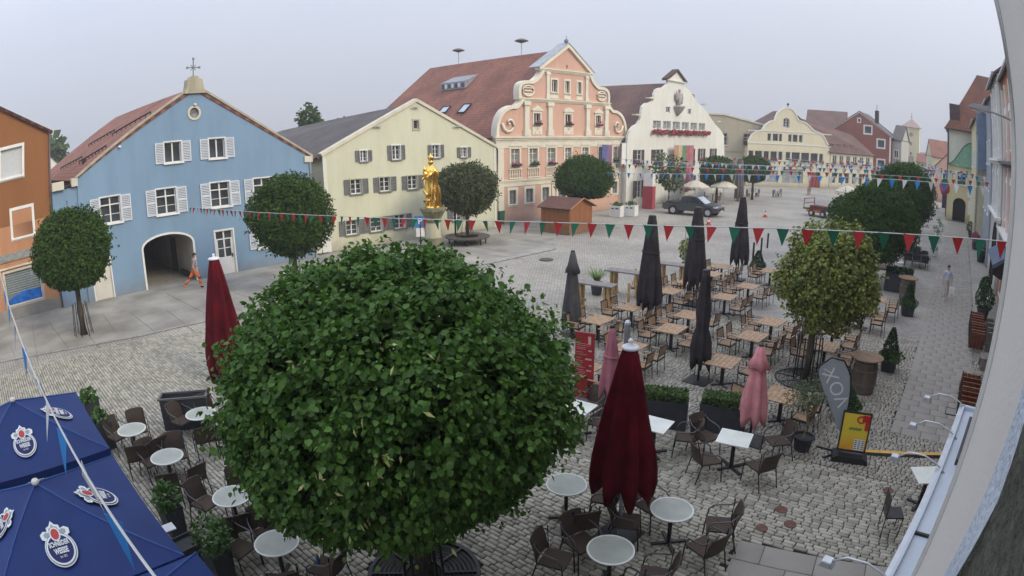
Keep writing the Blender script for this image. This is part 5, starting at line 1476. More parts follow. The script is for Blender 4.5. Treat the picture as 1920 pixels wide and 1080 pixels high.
# white bistro tables
GR_, GW_ = 'round white bistro tables', 'brown wicker armchairs at the white tables'
rt = [((-3.99, 6.97), 'nearest white round table at the bottom, right of the linden', 'the nearest round table right of the linden', None),
      ((-3.73, 8.56), 'white round table right of the burgundy parasol pole', 'the round table right of the burgundy parasol', None),
      ((-5.66, 8.09), 'white round table half hidden by the right edge of the linden', 'the round table under the right edge of the linden', None),
      ((-8.09, 3.48), 'white round table at the bottom, left of the linden trunk', 'the bottom round table left of the linden', None),
      ((-9.94, 3.57), 'second white round table up, left of the linden', 'the second round table up, left of the linden', None),
      ((-12.34, 3.12), 'third white round table up, beside the blue umbrellas', 'the third round table up, beside the blue umbrellas', None),
      ((-14.26, 2.86), 'farthest left white round table, beside the blue umbrellas', 'the farthest left round table', None),
      ((-13.93, 4.63), 'white round table in front of the dark wind-screen box', 'the round table by the dark wind-screen box', None)]
offs = {0: [(-.77, -.42, 15), (-.68, .20, -15), (.72, .16, 200), (.46, -.40, 165)],
        1: [(-.66, -.40, 25), (-.56, .30, -12), (.74, .46, 205), (.80, -.28, 160)],
        2: [(.64, -.44, 145), (.56, .48, 200)],
        3: [(-.68, -.44, 20), (-.74, .18, -10), (.76, .44, 205), (.62, -.30, 160)],
        4: [(-.58, -.36, 20), (-.50, .40, -20), (.50, -.22, 165), (.70, .32, 190)],
        5: [(-.62, -.22, 10), (-.50, .36, -15), (.62, -.26, 160), (.70, .26, 190)],
        6: [(-.30 - .25, -.3, 20), (-.35 - .2, .3, -10), (.85, -.2, 165), (.80, .30, 190)],
        7: [(-.60, -.32, 20), (-.5, .35, -5), (.72, -.26, 165), (.85, .15, 185)]}
nm = ['near left', 'far left', 'far right', 'near right']
for i, ((x, y), lab, ref, _) in enumerate(rt):
    place(rtab0, x, y, 90, lab, GR_)
    names = nm if len(offs[i]) == 4 else ['near right', 'far right']
    for (dx, dy, f), w in zip(offs[i], names):
        if len(offs[i]) == 4 and w == 'far right' and i == 0: pass
        place(wick0, x + dx, y + dy, f, 'wicker armchair, %s of %s' % (w, ref), GW_)
place(stab0, -3.83, 11.75, 100, 'square white bistro table in front of the pink parasol', 'square white bistro tables')
for x, y, f, w in ((-4.6, 12.0, -20, 'far left'), (-4.15, 11.05, 50, 'near left'), (-3.1, 11.45, 150, 'near right'), (-3.15, 12.75, 225, 'far right')):
    place(wick0, x, y, f, 'wicker armchair, %s of the square table before the pink parasol' % w, GW_)
place(stab0, -5.55, 11.3, 96, 'square white bistro table mostly behind the burgundy parasol', 'square white bistro tables')
place(wick0, -4.95, 11.7, 200, 'wicker armchair right of the square table by the big box planter', GW_)
place(wick0, -5.6, 10.7, 80, 'wicker armchair half behind the burgundy parasol', GW_)
place(stab0, -7.4, 10.97, 95, 'square white bistro table at the right edge of the linden, below the red banner', 'square white bistro tables')
place(wick0, -7.55, 11.75, 265, 'wicker armchair below the red menu banner', GW_)
place(wick0, -6.85, 11.15, 185, 'wicker armchair behind the linden edge, left of the burgundy parasol', GW_)
place(stab0, .49, 12.3, 115, 'square pale table half under the shop canopy at the right', 'square white bistro tables')
# black stacking chair under the canopy
bc = thing('black_cafe_chair', 'black metal cafe chair beside the shop canopy at bottom right', 'chair', (-.05, 11.0, .02), R(-70))
MB().box((0, 0, .45), (.42, .42, .03)).build('seat', DARKM, bc)
MB().box((0, -.2, .72), (.42, .02, .32), 0).build('backrest', DARKM, bc)
for sx in (-1, 1):
    for sy in (-1, 1):
        MB().tube([(sx * .19, sy * .19, 0), (sx * .19, sy * .2, .45 if sy > 0 else .88)], .013, 5).build('leg', DARKM, bc)

# rustic high tables at the back of the terrace
def high_table(x, y, yaw, label, sc=1.0):
    t = thing('rustic_high_table', label, 'high table', (x, y, 0.01), R(yaw), 'timber high tables')
    MB().b2(-.95 * sc, .95 * sc, -.33, .33, 1.02, 1.08).build('tabletop', BOARDG, t)
    for sx in (-1, 1):
        l = MB().b2(sx * .62 * sc - .1, sx * .62 * sc - .02, -.2, -.08, .03, 1.02).b2(sx * .62 * sc - .1, sx * .62 * sc - .02, .08, .2, .03, 1.02).b2(sx * .62 * sc + .04, sx * .62 * sc + .13, -.2, -.08, .03, 1.02).b2(sx * .62 * sc + .04, sx * .62 * sc + .13, .08, .2, .03, 1.02).b2(sx * .62 * sc - .14, sx * .62 * sc + .17, -.22, .22, .0, .03).b2(sx * .62 * sc - .12, sx * .62 * sc + .15, -.06, .06, .3, .36)
        l.build('leg', TIMBER, t)
    return t
high_table(-13.22, 20.5, 8, 'rustic timber high table nearest the small black parasol')
high_table(-13.3, 23.3, 5, 'rustic timber high table between palm pot and tallest black parasol')
high_table(-12.4, 26.1, 5, 'rustic timber high table farthest back on the terrace', .85)
mb = MB()
for (x, y) in ((-14.35, 21.3), (-12.35, 21.9), (-13.55, 24.6), (-12.2, 23.6)):
    t = thing('rope_post', 'short timber post with rope, %s' % {21.3: 'left of the palm pot', 21.9: 'right of the palm pot', 24.6: 'behind the middle high table', 23.6: 'in front of the farthest high table'}[y], 'post', (x, y, 0))
    MB().tube([(0, 0, 0), (0, 0, .95)], .065, 8).build('post', TIMBER, t)
    MB().lathe([(.2, 0), (.2, .03), (.05, .05)], seg=12).build('base', DARKM, t)
rp = thing('barrier_rope', 'drooping rope between timber posts behind the high tables', 'rope', (0, 0, 0))
MB().tube([(-12.35 + (-13.55 + 12.35) * t / 8, 21.9 + 2.7 * t / 8, .85 - .35 * math.sin(math.pi * t / 8)) for t in range(9)], .018, 5).build('strand', mat('rope', (.25, .2, .12), .9, .2, 9), rp)

# ------------------------------------------------------------------ planters and pots
def foliage_box(name, parent, x0, x1, y0, y1, z0, z1, n, leaf, m, seed):
    r = np.random.default_rng(seed)
    P = np.stack([r.uniform(x0, x1, n), r.uniform(y0, y1, n), z0 + (z1 - z0) * r.uniform(0, 1, n) ** .5], 1)
    c = np.array([(x0 + x1) / 2, (y0 + y1) / 2, z0 - .1])
    D = P - c; D /= np.linalg.norm(D, axis=1, keepdims=True)
    V, F = leaves(P, D, leaf, 'small', seed, .05)
    return link(name, np_mesh(name, V, F, m, 3), parent, kind='stuff')
def box_planter(x, y, yaw, L, W, H, label, n=3200, grow=.22):
    t = thing('box_planter', label, 'planter', (x, y, .02), R(yaw))
    t_ = MB().b2(-L / 2, L / 2, -W / 2, -W / 2 + .03, 0, H).b2(-L / 2, L / 2, W / 2 - .03, W / 2, 0, H).b2(-L / 2, -L / 2 + .03, -W / 2 + .03, W / 2 - .03, 0, H).b2(L / 2 - .03, L / 2, -W / 2 + .03, W / 2 - .03, 0, H)
    t_.build('box', DARKPL, t)
    MB().b2(-L / 2 + .03, L / 2 - .03, -W / 2 + .03, W / 2 - .03, .1, H - .06).build('soil', SOIL, t)
    if n: foliage_box('boxwood', t, -L / 2 + .04, L / 2 - .04, -W / 2 + .03, W / 2 - .03, H - .1, H + grow, n, .055, BOXG, int(abs(x) * 100))
    return t
box_planter(-6.03, 12.75, 20, 1.15, .5, .72, 'long dark box planter with boxwood, left one behind the burgundy parasol')
box_planter(-4.72, 13.35, 14, 1.1, .55, .72, 'long dark box planter with boxwood, right one beside the pink parasol')
t = thing('wind_screen_box', 'empty dark open-topped trough behind two wicker chairs, left of the linden', 'trough', (-15.0, 4.6, 0), R(58))
MB().b2(-.62, .62, -.2, -.17, 0, .9).b2(-.62, .62, .17, .2, 0, .9).b2(-.62, -.59, -.17, .17, 0, .9).b2(.59, .62, -.17, .17, 0, .9).build('box', DARKPL, t)
MB().b2(-.66, .66, -.24, -.19, .88, .93).b2(-.66, .66, .19, .24, .88, .93).b2(-.66, -.6, -.19, .19, .88, .93).b2(.6, .66, -.19, .19, .88, .93).build('rim', mat('trough_rim', (.11, .11, .115), .5, .1, 4), t)
MB().b2(-.59, .59, -.17, .17, .05, .6).build('soil', SOIL, t)
def tapered_pot(parent, w, H, top=None, m=None):
    top = top or w * 1.25
    mb = MB(); a, b = w / 2, top / 2
    V = [(-a, -a, 0), (a, -a, 0), (a, a, 0), (-a, a, 0), (-b, -b, H), (b, -b, H), (b, b, H), (-b, b, H), (-b + .03, -b + .03, H), (b - .03, -b + .03, H), (b - .03, b - .03, H), (-b + .03, b - .03, H), (-b + .04, -b + .04, H - .07), (b - .04, -b + .04, H - .07), (b - .04, b - .04, H - .07), (-b + .04, b - .04, H - .07)]
    F = [(0, 3, 2, 1)]
    for i in range(4):
        j = (i + 1) % 4
        F += [(i, j, 4 + j, 4 + i), (4 + i, 4 + j, 8 + j, 8 + i), (8 + i, 8 + j, 12 + j, 12 + i)]
    F.append((12, 13, 14, 15)); mb.v = V; mb.f = F
    return mb.build('pot', m or DARKPL, parent)
def shrub(parent, c, r, n, leaf, m, seed, name='foliage', shell=.3, amp=.08, kind='small'):
    P, D = crown_points(n, c, r[0], r[1], seed, amp, shell)
    V, F = leaves(P, D, leaf, kind, seed, .1)
    return link(name, np_mesh(name, V, F, m, 3), parent, kind='stuff')
GRN = mat('laurel_green', (.05, .13, .025), .5, .3, 5, island=.5, col2=(.10, .2, .04), transl=.15)
for (x, y, lab, pl, w) in ((-10.6, 2.45, 'tall dark square pot with bushy plant beside the blue umbrellas, upper one', 1, .42), (-8.75, 2.6, 'tall dark square pot with large laurel beside the blue umbrellas, lower one', 1.35, .42), (-9.55, 2.3, 'empty dark square planter between the two laurel pots', 0, .5)):
    t = thing('square_pot', lab, 'plant pot', (x, y, .02), R(8))
    tapered_pot(t, w * .82, .62 if pl else .45, w)
    if pl: shrub(t, (0, 0, .62 + .22 * pl), (.27 * pl, .30 * pl), 420, .09, GRN, int(x * -10), kind='slim' if 0 else 'small')
for (x, y, lab) in ((-16.9, 2.3, 'tall dark square planter with grasses behind the far blue umbrella'), (-15.3, 2.25, 'dark square planter at the edge of the far blue umbrella')):
    t = thing('square_pot', lab, 'plant pot', (x, y, .02), R(4))
    tapered_pot(t, .42, .75, .5)
    shrub(t, (0, 0, .85), (.24, .2), 220, .12, GRN, int(x * -9))
def conifer(x, y, h, label, pot_h=.42, w=.5, r=.34, low=True, seed=1):
    t = thing('potted_conifer', label, 'potted plant', (x, y, .02), R(12))
    tapered_pot(t, w * .9, pot_h, w)
    rr = np.random.default_rng(seed); n = 2300
    z = rr.uniform(0, 1, n) ** 1.25
    an = rr.uniform(0, 6.283, n); rad = r * (1 - z) ** .85 * (1 - np.abs(rr.normal(0, .13, n))) * (1 + .1 * np.sin(an * 5 + z * 9)) + .02
    P = np.stack([rad * np.cos(an), rad * np.sin(an), pot_h - .03 + z * (h - pot_h)], 1)
    D = np.stack([np.cos(an), np.sin(an), np.full(n, .7)], 1); D /= np.linalg.norm(D, axis=1, keepdims=True)
    V, F = leaves(P, D, .055, 'small', seed, -.2)
    link('foliage', np_mesh('foliage', V, F, CONI, 3), t, kind='stuff')
    MB().tube([(0, 0, pot_h - .1), (0, 0, h * .85)], [.03, .01], 6).build('stem', BARK, t)
    if low: shrub(t, (.05, 0, pot_h + .08), (.42, .2), 500, .08, GRN, seed + 5, 'trailing_plants')
    return t
conifer(-1.62, 20.3, 1.45, 'cone-shaped conifer in dark pot behind the wine barrel', seed=3)
conifer(-1.75, 28.1, 1.4, 'cone-shaped conifer in dark pot in front of the second barrel', seed=4, w=.6)
conifer(-9.95, 31.3, 1.25, 'round-topped conifer in dark pot at the farthest black parasol', seed=5, r=.4)
conifer(-2.25, 15.9, .95, 'low green shrub in a pot behind the oval VOX flag', .3, .5, .5, True, seed=6)
t = thing('box_planter', 'dark rectangular planter with dark shrubs at the back of the terrace', 'planter', (-2.7, 32.5, .02), R(5))
MB().b2(-.75, .75, -.3, .3, 0, .85).build('box', DARKPL, t)
foliage_box('foliage', t, -.7, .7, -.25, .25, .8, 1.15, 900, .12, CONI, 44)
def barrel(x, y, label, s=1.0):
    t = thing('wine_barrel', label, 'barrel', (x, y, .02))
    t.scale = (s,) * 3
    oak = mat('barrel_oak', (.10, .07, .05), .75, .35, 8, streak=True)
    for q in range(16):
        a0 = 6.2832 * q / 16; a1 = a0 + 6.2832 / 16 * .97
        mb = MB(); prof = [(.30, 0), (.345, .25), (.36, .47), (.345, .7), (.30, .94)]
        for (r_, z) in prof:
            for a in (a0, (a0 + a1) / 2, a1):
                mb.v.append((r_ * math.cos(a), r_ * math.sin(a), z))
        for i in range(4):
            for j in range(2):
                p = i * 3 + j
                mb.f.append((p, p + 1, p + 4, p + 3))
        mb.build('stave', oak, t, smooth=False)
    for z, r_ in ((.1, .325), (.28, .356), (.66, .356), (.84, .325)):
        MB().lathe([(r_ - .004, z - .022), (r_, z - .022), (r_, z + .022), (r_ - .004, z + .022)], seg=24).build('hoop', mat('barrel_hoop', (.16, .14, .13), .5, .2, 5, metal=.4), t)
    MB().lathe([(.001, .95), (.42, .95), (.46, .965), (.46, .99), (.42, 1.0), (.001, 1.0)], seg=32).build('lid', mat('barrel_lid', (.27, .17, .095), .6, .25, 5), t)
    return t
barrel(-2.1, 18.0, 'old wine barrel with round wooden top beside the terrace tree', 1.1)
barrel(-2.05, 30.6, 'second wine barrel half hidden behind a conifer', 1.15)
def round_pot(x, y, label, r, h, plant=None):
    t = thing('round_pot', label, 'potted plant', (x, y, .02))
    MB().lathe([(r * .72, 0), (r * .95, h * .85), (r * 1.05, h * .88), (r * 1.05, h), (r * .92, h), (r * .88, h - .05), (.001, h - .05)], seg=20).build('pot', DARKPL, t, smooth=False)
    return t
t = round_pot(-14.35, 22.5, 'palm-leaved plant in grey round pot behind the first high table', .3, .55)
mb = MB()
for q in range(26):
    a = q * 2.4; L_ = random.uniform(.6, 1.0); z0 = .5
    p = [(L_ * s * math.cos(a), L_ * s * math.sin(a), z0 + .95 * s * (1.5 - s) * random.uniform(.8, 1.2)) for s in (0, .25, .5, .75, 1)]
    n_ = Vector((-math.sin(a), math.cos(a), 0))
    for i in range(4):
        w0, w1 = .045 * (1 - i / 5), .045 * (1 - (i + 1) / 5)
        A, B = Vector(p[i]), Vector(p[i + 1])
        mb.poly([A - n_ * w0, B - n_ * w1, B + n_ * w1, A + n_ * w0])
mb.build('fronds', mat('frond_green', (.14, .22, .06), .6, .3, 4, transl=.2), t)
t = round_pot(-13.1, 29.4, 'light green shrub in pot behind the tall black parasol', .3, .5)
shrub(t, (0, 0, 1.15), (.5, .6), 500, .14, YEL_L, 71)
t = round_pot(-2.72, 13.5, 'small olive tree in black pot between pink parasol and VOX flag', .25, .36)
MB().tube([(0, 0, .3), (.04, .02, .7), (-.02, 0, 1.0), (.05, .05, 1.35)], [.05, .04, .035, .02], 8).tube([(0, 0, .85), (.25, .1, 1.3)], [.025, .01], 6).tube([(0, 0, .9), (-.25, .1, 1.35)], [.025, .01], 6).build('trunk', mat('olive_bark', (.24, .19, .12), .9, .3, 9, bump=.5), t)
shrub(t, (-.05, .05, 1.35), (.52, .36), 1500, .07, mat('olive_leaf_grey', (.085, .13, .055), .6, .3, 6, island=.5, col2=(.16, .19, .09), transl=.1), 72, shell=.4, amp=.12, kind='slim')
for (x, y, r, lab, col_) in ((2.35, 34.0, .34, 'round boxwood ball in pot above the stacked benches', 1), (2.6, 47.3, .55, 'large round boxwood in dark pot beside the pale grey house', 1), (2.2, 53.2, .4, 'plant pot with pink flowers at the blue-grey house', 0), (2.0, 60.0, .5, 'dark shrub beside the straw-coloured house', 1), (2.15, 29.8, .5, 'big round boxwood above the folded brown tables', 1)):
    t = round_pot(x, y, lab, r * .75, .55)
    shrub(t, (0, 0, .6 + r * .8), (r, r), 900, .1, CONI if col_ else PINKF, int(y), shell=.15)

# ------------------------------------------------------------------ closed parasols
def closed_parasol(label, x, y, top, bot, rmax, rtop, cloth, cap='white', pole_r=.035, pleats=8, kink=None, tier=False, base=True, seed=1, group=None, lean=(0, 0)):
    t = thing('closed_parasol', label, 'parasol', (x, y, .02), 0, group)
    n = 14; L_ = top - bot
    rnd = random.Random(seed)
    ph = [rnd.uniform(-.5, .5) for _ in range(pleats * 2)]
    tips = [rnd.uniform(0, .16) for _ in range(pleats * 2)]
    prof = []
    for i in range(n + 1):
        s = i / n
        r_ = rtop + (rmax - rtop) * (s ** .85)
        if s > .86: r_ = rmax * (1 - (s - .86) * 1.3)
        if kink: r_ *= 1 - .3 * math.exp(-((s - kink) / .09) ** 2)
        prof.append((r_, top - s * L_))
    def fold(r_, z, an, i):
        s = i / n
        w = math.cos(an * pleats + ph[int(an / 6.2832 * pleats) % pleats] * s)
        rr = r_ * (1 + (.06 + .16 * s) * w + .05 * math.sin(3 * an + seed + 1.5 * s) + .035 * math.sin(5 * an - 4 * s + seed) + .02 * math.sin(17 * an + 9 * s))
        zz = z
        if i >= n - 2:
            zz = z - (i - n + 3) / 3 * L_ * .055 * (w + 1) * (1 + tips[int(an / 6.2832 * pleats) % pleats] * 3)
        return rr, zz
    MB().lathe(prof, seg=pleats * 10, fold=fold).build('canopy', cloth, t, smooth=True)
    if tier:
        z1 = top - L_ * .28
        MB().lathe([(rtop * 1.1, top + .01), (rtop + (rmax - rtop) * .35, top - L_ * .16), (rtop + (rmax - rtop) * .62 + .03, z1)], seg=pleats * 8, fold=lambda r_, z, an, i: (r_ * (1 + .08 * math.cos(an * pleats)), z - (.04 * math.cos(an * pleats + 1) if i == 2 else 0))).build('top_tier', cloth, t, smooth=True)
    ks = .42; kr = (rtop + (rmax - rtop) * ks ** .85) * (.72 if kink else 1.0)
    if rmax > .28 and rmax < .5 and not tier:
        MB().lathe([(kr * 1.14, top - L_ * ks - .03), (kr * 1.16, top - L_ * ks + .03)], seg=40, fold=lambda r_, z, an, i: (r_ * (1 + .05 * math.cos(an * pleats)), z + .03 * math.sin(an + seed))).build('strap', cloth, t, smooth=True)
    MB().tube([(0, 0, 0), (0, 0, top + .02)], pole_r, 10).build('pole', STEEL if cap == 'white' else DARKM, t)
    if cap == 'white':
        MB().lathe([(rtop * .7, top - .03), (rtop * 1.25, top), (rtop * 1.3, top + .025), (rtop * 1.1, top + .05), (.04, top + .075), (.04, top + .1)], seg=24).build('cap', mat('cap_white', (.66, .66, .70), .4, .05, 3), t, smooth=True)
        MB().blob((0, 0, top + .13), .045, 10, 6).build('knob', WHITE, t, smooth=True)
    else:
        MB().lathe([(rtop * 1.05, top - .02), (rtop * 1.1, top + .02), (rtop * .9, top + .05), (.001, top + .06)], seg=18).build('cap', DARKM, t)
    if base:
        MB().b2(-.35, .35, -.35, .35, 0, .03).build('base_plate', DARKM, t)
    t.rotation_euler = (lean[0], lean[1], 0)
    return t
BURG = mat('burgundy_cloth', (.085, .004, .009), .85, .35, 2.5, bump=.3, bscale=9, spec=.08)
BLK = mat('charcoal_cloth', (.042, .036, .038), .85, .35, 2.5, bump=.3, bscale=9, spec=.08)
PNK = mat('pink_cloth', (.60, .25, .27), .85, .2, 3, bump=.3, bscale=9, spec=.1)
closed_parasol('closed burgundy parasol with white cap in the centre right foreground', -4.57, 8.24, 3.62, 1.18, .56, .115, BURG, seed=2)
closed_parasol('closed burgundy parasol behind the left edge of the linden', -17.6, 7.0, 3.68, .4, .62, .14, BURG, seed=3)
closed_parasol('tall closed black parasol standing between the second and third teak tables', -10.35, 19.9, 4.1, .98, .46, .13, BLK, 'dark', seed=4)
closed_parasol('tall closed black parasol behind the nearer slim black one', -10.17, 23.6, 4.1, 1.1, .46, .14, BLK, 'dark', seed=5)
closed_parasol('slim closed black parasol in front, nearly touching the ground', -6.5, 15.9, 3.3, .72, .30, .10, BLK, 'dark', seed=6, kink=.62, pleats=6)
closed_parasol('farthest closed black parasol beside the bollards', -10.33, 29.4, 4.1, 1.15, .45, .13, BLK, 'dark', seed=7)
closed_parasol('short two-tiered closed charcoal parasol at the back of the linden', -11.95, 17.15, 3.0, .45, .36, .07, mat('grey_charcoal_cloth', (.07, .068, .072), .8, .2, 4), 'dark', seed=8, tier=True, pleats=6)
closed_parasol('closed pink parasol with vent tier beside the square white table', -3.95, 13.25, 2.38, .62, .33, .06, PNK, 'dark', seed=9, tier=True, pleats=6)
closed_parasol('closed pink parasol half hidden behind the burgundy one', -7.35, 12.3, 2.4, .6, .3, .06, mat('faded_pink_cloth', (.36, .13, .16), .8, .15, 4), 'dark', seed=10, pleats=6)
t = thing('metal_post', 'grey metal post behind the white cap of the front burgundy parasol', 'post', (-7.1, 12.6, 0))
MB().tube([(0, 0, 0), (0, 0, 2.5)], .075, 12).build('tube', GREYM, t)
MB().blob((0, 0, 2.5), .085, 8, 5).build('top', STEEL, t)
closed_parasol('closed grey-brown parasol standing alone in the far square', -24.2, 67.3, 4.6, .6, .5, .3, mat('taupe_cloth', (.16, .135, .13), .8, .15, 3), 'dark', seed=12)
for (x, y, lab) in ((-10.9, 21.4, 'a'), ):
    pass
# dark cloth hanging below the slim parasol
# ------------------------------------------------------------------ blue square umbrellas with printed logos
NAVY = mat('navy_canvas', (.007, .026, .125), .7, .12, 1.2, bump=.1, bscale=80)
LOGW = mat('logo_white', (.66, .68, .66), .7, .04, 4)
LOGN = mat('logo_navy', (.012, .018, .09), .7, .05, 4)
LOGR = mat('logo_red', (.42, .05, .045), .7, .15, 20)
TXT1 = text_mesh('SCHNEIDER', .104, LOGW, .002, .003)
TXT2 = text_mesh('WEISSE', .118, LOGW, .002, .004)
TXT3 = text_mesh('Seit 1872', .05, LOGW, .001, .0)
def outline_ngon(pts, z, m, name):
    return MB().prism(pts, z, z + .003, 'z').mesh(name, m)
ov = lambda r, k=1.0, n=30: [(r * math.sin(2 * math.pi * i / n), -.03 + r * k * math.cos(2 * math.pi * i / n)) for i in range(n)][::-1]
crest = [(-.20, .17), (-.29, .21), (-.30, .30), (-.22, .35), (-.14, .33), (-.13, .40), (-.06, .42), (0, .50), (.06, .42), (.13, .40), (.14, .33), (.22, .35), (.30, .30), (.29, .21), (.20, .17)]
crest_i = [(-.19, .20), (-.26, .23), (-.265, .285), (-.21, .32), (-.12, .30), (-.10, .375), (-.04, .395), (0, .46), (.04, .395), (.10, .375), (.12, .30), (.21, .32), (.265, .285), (.26, .23), (.19, .20)]
LG = [('ring', outline_ngon(ov(.31, 1.02), .002, LOGW, 'ring'), 0), ('crest', outline_ngon(crest, .003, LOGW, 'crest'), 0), ('crest_inlay', outline_ngon([(a * .86, .03 + b * .9) for a, b in crest_i], .0075, mat('logo_grey_green', (.30, .33, .34), .7, .1, 6), 'crest_inlay'), 0), ('ring_line', outline_ngon(ov(.288, 1.02), .0105, LOGN, 'ring_line'), 0), ('inner_ring', outline_ngon(ov(.278, 1.02), .0145, LOGW, 'inner_ring'), 0), ('field', outline_ngon(ov(.245, 1.02), .0185, LOGN, 'field'), 0),
      ('medallion_ring', outline_ngon([(.105 * math.sin(a), .235 + .125 * math.cos(a)) for a in [6.2832 * i / 20 for i in range(20)]][::-1], .0225, LOGW, 'medallion_ring'), 0), ('medallion', outline_ngon([(.08 * math.sin(a), .235 + .10 * math.cos(a)) for a in [6.2832 * i / 20 for i in range(20)]][::-1], .0265, LOGR, 'medallion'), 0)]
def navy_umbrella(x, y, hx, hy, label):
    t = thing('navy_umbrella', label, 'umbrella', (x, y, 0), 0, 'navy square umbrellas')
    ze, zh = 2.5, 3.2
    cs = [(-hx, -hy), (hx, -hy), (hx, hy), (-hx, hy)]
    for i in range(4):
        a, b = cs[i], cs[(i + 1) % 4]
        mb = MB(); N_ = 8
        H = Vector((0, 0, zh))
        A, B = Vector((*a, ze)), Vector((*b, ze))
        rows_ = []
        for r_ in range(N_ + 1):
            s = r_ / N_
            row = []
            for c_ in range(N_ + 1):
                u = c_ / N_
                P = H.lerp(A.lerp(B, u), s)
                sag = -.07 * math.sin(math.pi * s) * math.sin(math.pi * u) - .03 * s * math.sin(math.pi * u)
                row.append((P.x, P.y, P.z + sag))
            rows_.append(row)
        o = 0
        for r_ in range(N_ + 1): mb.v += rows_[r_]
        for r_ in range(N_):
            for c_ in range(N_):
                p = r_ * (N_ + 1) + c_
                mb.f.append((p, p + N_ + 1, p + N_ + 2, p + 1))
        pan = mb.build('canopy_panel', NAVY, t, smooth=True)
        mb = MB(); o = len(mb.v)
        for c_ in range(N_ + 1):
            q = rows_[N_][c_]
            mb.v += [q, (q[0] * 1.004, q[1] * 1.004, q[2] - .2 - .015 * math.sin(c_ * 2.2))]
        for c_ in range(N_): mb.f.append((c_ * 2, c_ * 2 + 2, c_ * 2 + 3, c_ * 2 + 1))
        mb.build('valance', NAVY, t)
        # logo, top towards the hub
        mid = A.lerp(B, .5)
        yd = (H - mid).normalized(); xd = (B - A).normalized() * -1
        nz = xd.cross(yd)
        if nz.z < 0: xd = -xd; nz = xd.cross(yd)
        cpt = H.lerp(mid, .60) + nz * .0 + Vector((0, 0, -.035))
        M_ = Matrix(((xd.x, yd.x, nz.x, cpt.x), (xd.y, yd.y, nz.y, cpt.y), (xd.z, yd.z, nz.z, cpt.z), (0, 0, 0, 1)))
        M_ = M_ @ Matrix.Diagonal((.86, .86, 1, 1))
        for nm_, me, _ in LG:
            o_ = link('logo_' + nm_, me, pan); o_.matrix_local = M_
        for me, dy in ((TXT1, .055), (TXT2, -.075), (TXT3, -.175)):
            o_ = link('logo_lettering', me, pan); o_.matrix_local = M_ @ Matrix.Translation((0, dy, .031)) @ Matrix.Diagonal((.74, 1.18, 1, 1))
    for (cx_, cy_) in cs:
        MB().tube([(0, 0, zh + .004), (cx_ * .5, cy_ * .5, (ze + zh) / 2 + .004), (cx_, cy_, ze + .004)], .012, 5).build('seam', mat('seam_blue', (.03, .09, .28), .7, .1, 3), t)
        MB().tube([(cx_ * .98, cy_ * .98, ze - .04), (0, 0, zh - .15)], .018, 5).build('rib', DARKM, t)
    MB().lathe([(.06, zh - .01), (.075, zh + .02), (.06, zh + .05), (.001, zh + .055)], seg=18).build('hub_cap', mat('hub_pale', (.55, .53, .48), .5, .1, 6), t)
    MB().tube([(0, 0, 0), (0, 0, zh)], .04, 10).build('pole', GREYM, t)
    return t
navy_umbrella(-11.15, -.16, 1.50, 1.62, 'farther navy blue square umbrella at the left edge').location.z = .07
navy_umbrella(-7.92, -.16, 1.60, 1.62, 'middle navy blue square umbrella at bottom left')
navy_umbrella(-4.68, -.05, 1.60, 1.66, 'nearest navy blue square umbrella, only its corner in the bottom edge')
MB()
t = thing('folding_sign', 'pale flat board lying beside the middle blue umbrella', 'board', (-9.35, 1.95, 1.0), 0)
MB().b2(-.12, .12, -.2, .2, -.02, 0).build('panel', STEEL, t)
MB().tube([(0, 0, -1), (0, 0, -.02)], .03, 6).build('leg', DARKM, t)

# ------------------------------------------------------------------ bunting
FR = mat('red_pennant', (.50, .035, .035), .6, .08, 3, transl=.3)
FG = mat('green_pennant', (.02, .17, .095), .6, .08, 3, transl=.3)
FB = mat('blue_pennant', (.03, .25, .60), .6, .08, 3, transl=.3)
FW = mat('white_pennant', (.68, .68, .66), .6, .05, 3, transl=.3)
CORD = mat('white_cord', (.55, .55, .53), .7, .05, 3)
FCACHE = {}
def bunting(label, A, B, sag, pitch, cols, w=.24, h=.33, cord=.008, t0=.0, t1=1.0, skip=(), twist=.25, seed=1):
    t = thing('bunting', label, 'bunting', (0, 0, 0), 0, 'pennant strings over the square')
    A, B = Vector(A), Vector(B)
    L_ = (B - A).length
    f = lambda s: A.lerp(B, s) - Vector((0, 0, sag * 4 * s * (1 - s)))
    MB().tube([f(i / 24) for i in range(25)], cord, 4).build('cord', CORD, t)
    d = (B - A); ang = math.atan2(d.y, d.x)
    n = int(L_ * (t1 - t0) / pitch)
    rnd = random.Random(seed)
    for i in range(n):
        if i in skip: continue
        m = cols[i % len(cols)]
        k = (m.name, w, h)
        if k not in FCACHE:
            mb = MB(); mb.v = [(-w / 2, 0, 0), (w / 2, 0, 0), (0, .012, -h), (-w / 2, .004, 0), (w / 2, .004, 0), (0, .016, -h)]
            mb.f = [(0, 2, 1), (3, 4, 5), (0, 1, 4, 3), (1, 2, 5, 4), (2, 0, 3, 5)]
            FCACHE[k] = mb.mesh('pennant', m)
        o = link('pennant', FCACHE[k], t, f(t0 + (i + .5) * pitch / L_))
        o.rotation_euler = (rnd.uniform(-.35, .35), rnd.uniform(-.06, .06), ang + rnd.uniform(-twist, twist))
    return t
bunting('nearest red and green pennant string, from the blue house to the right wall', (1.29, 11.45, 5.75), (-32.1, 11.6, 3.95), .30, .475, [FR, FG], .235, .33, .010, seed=3)

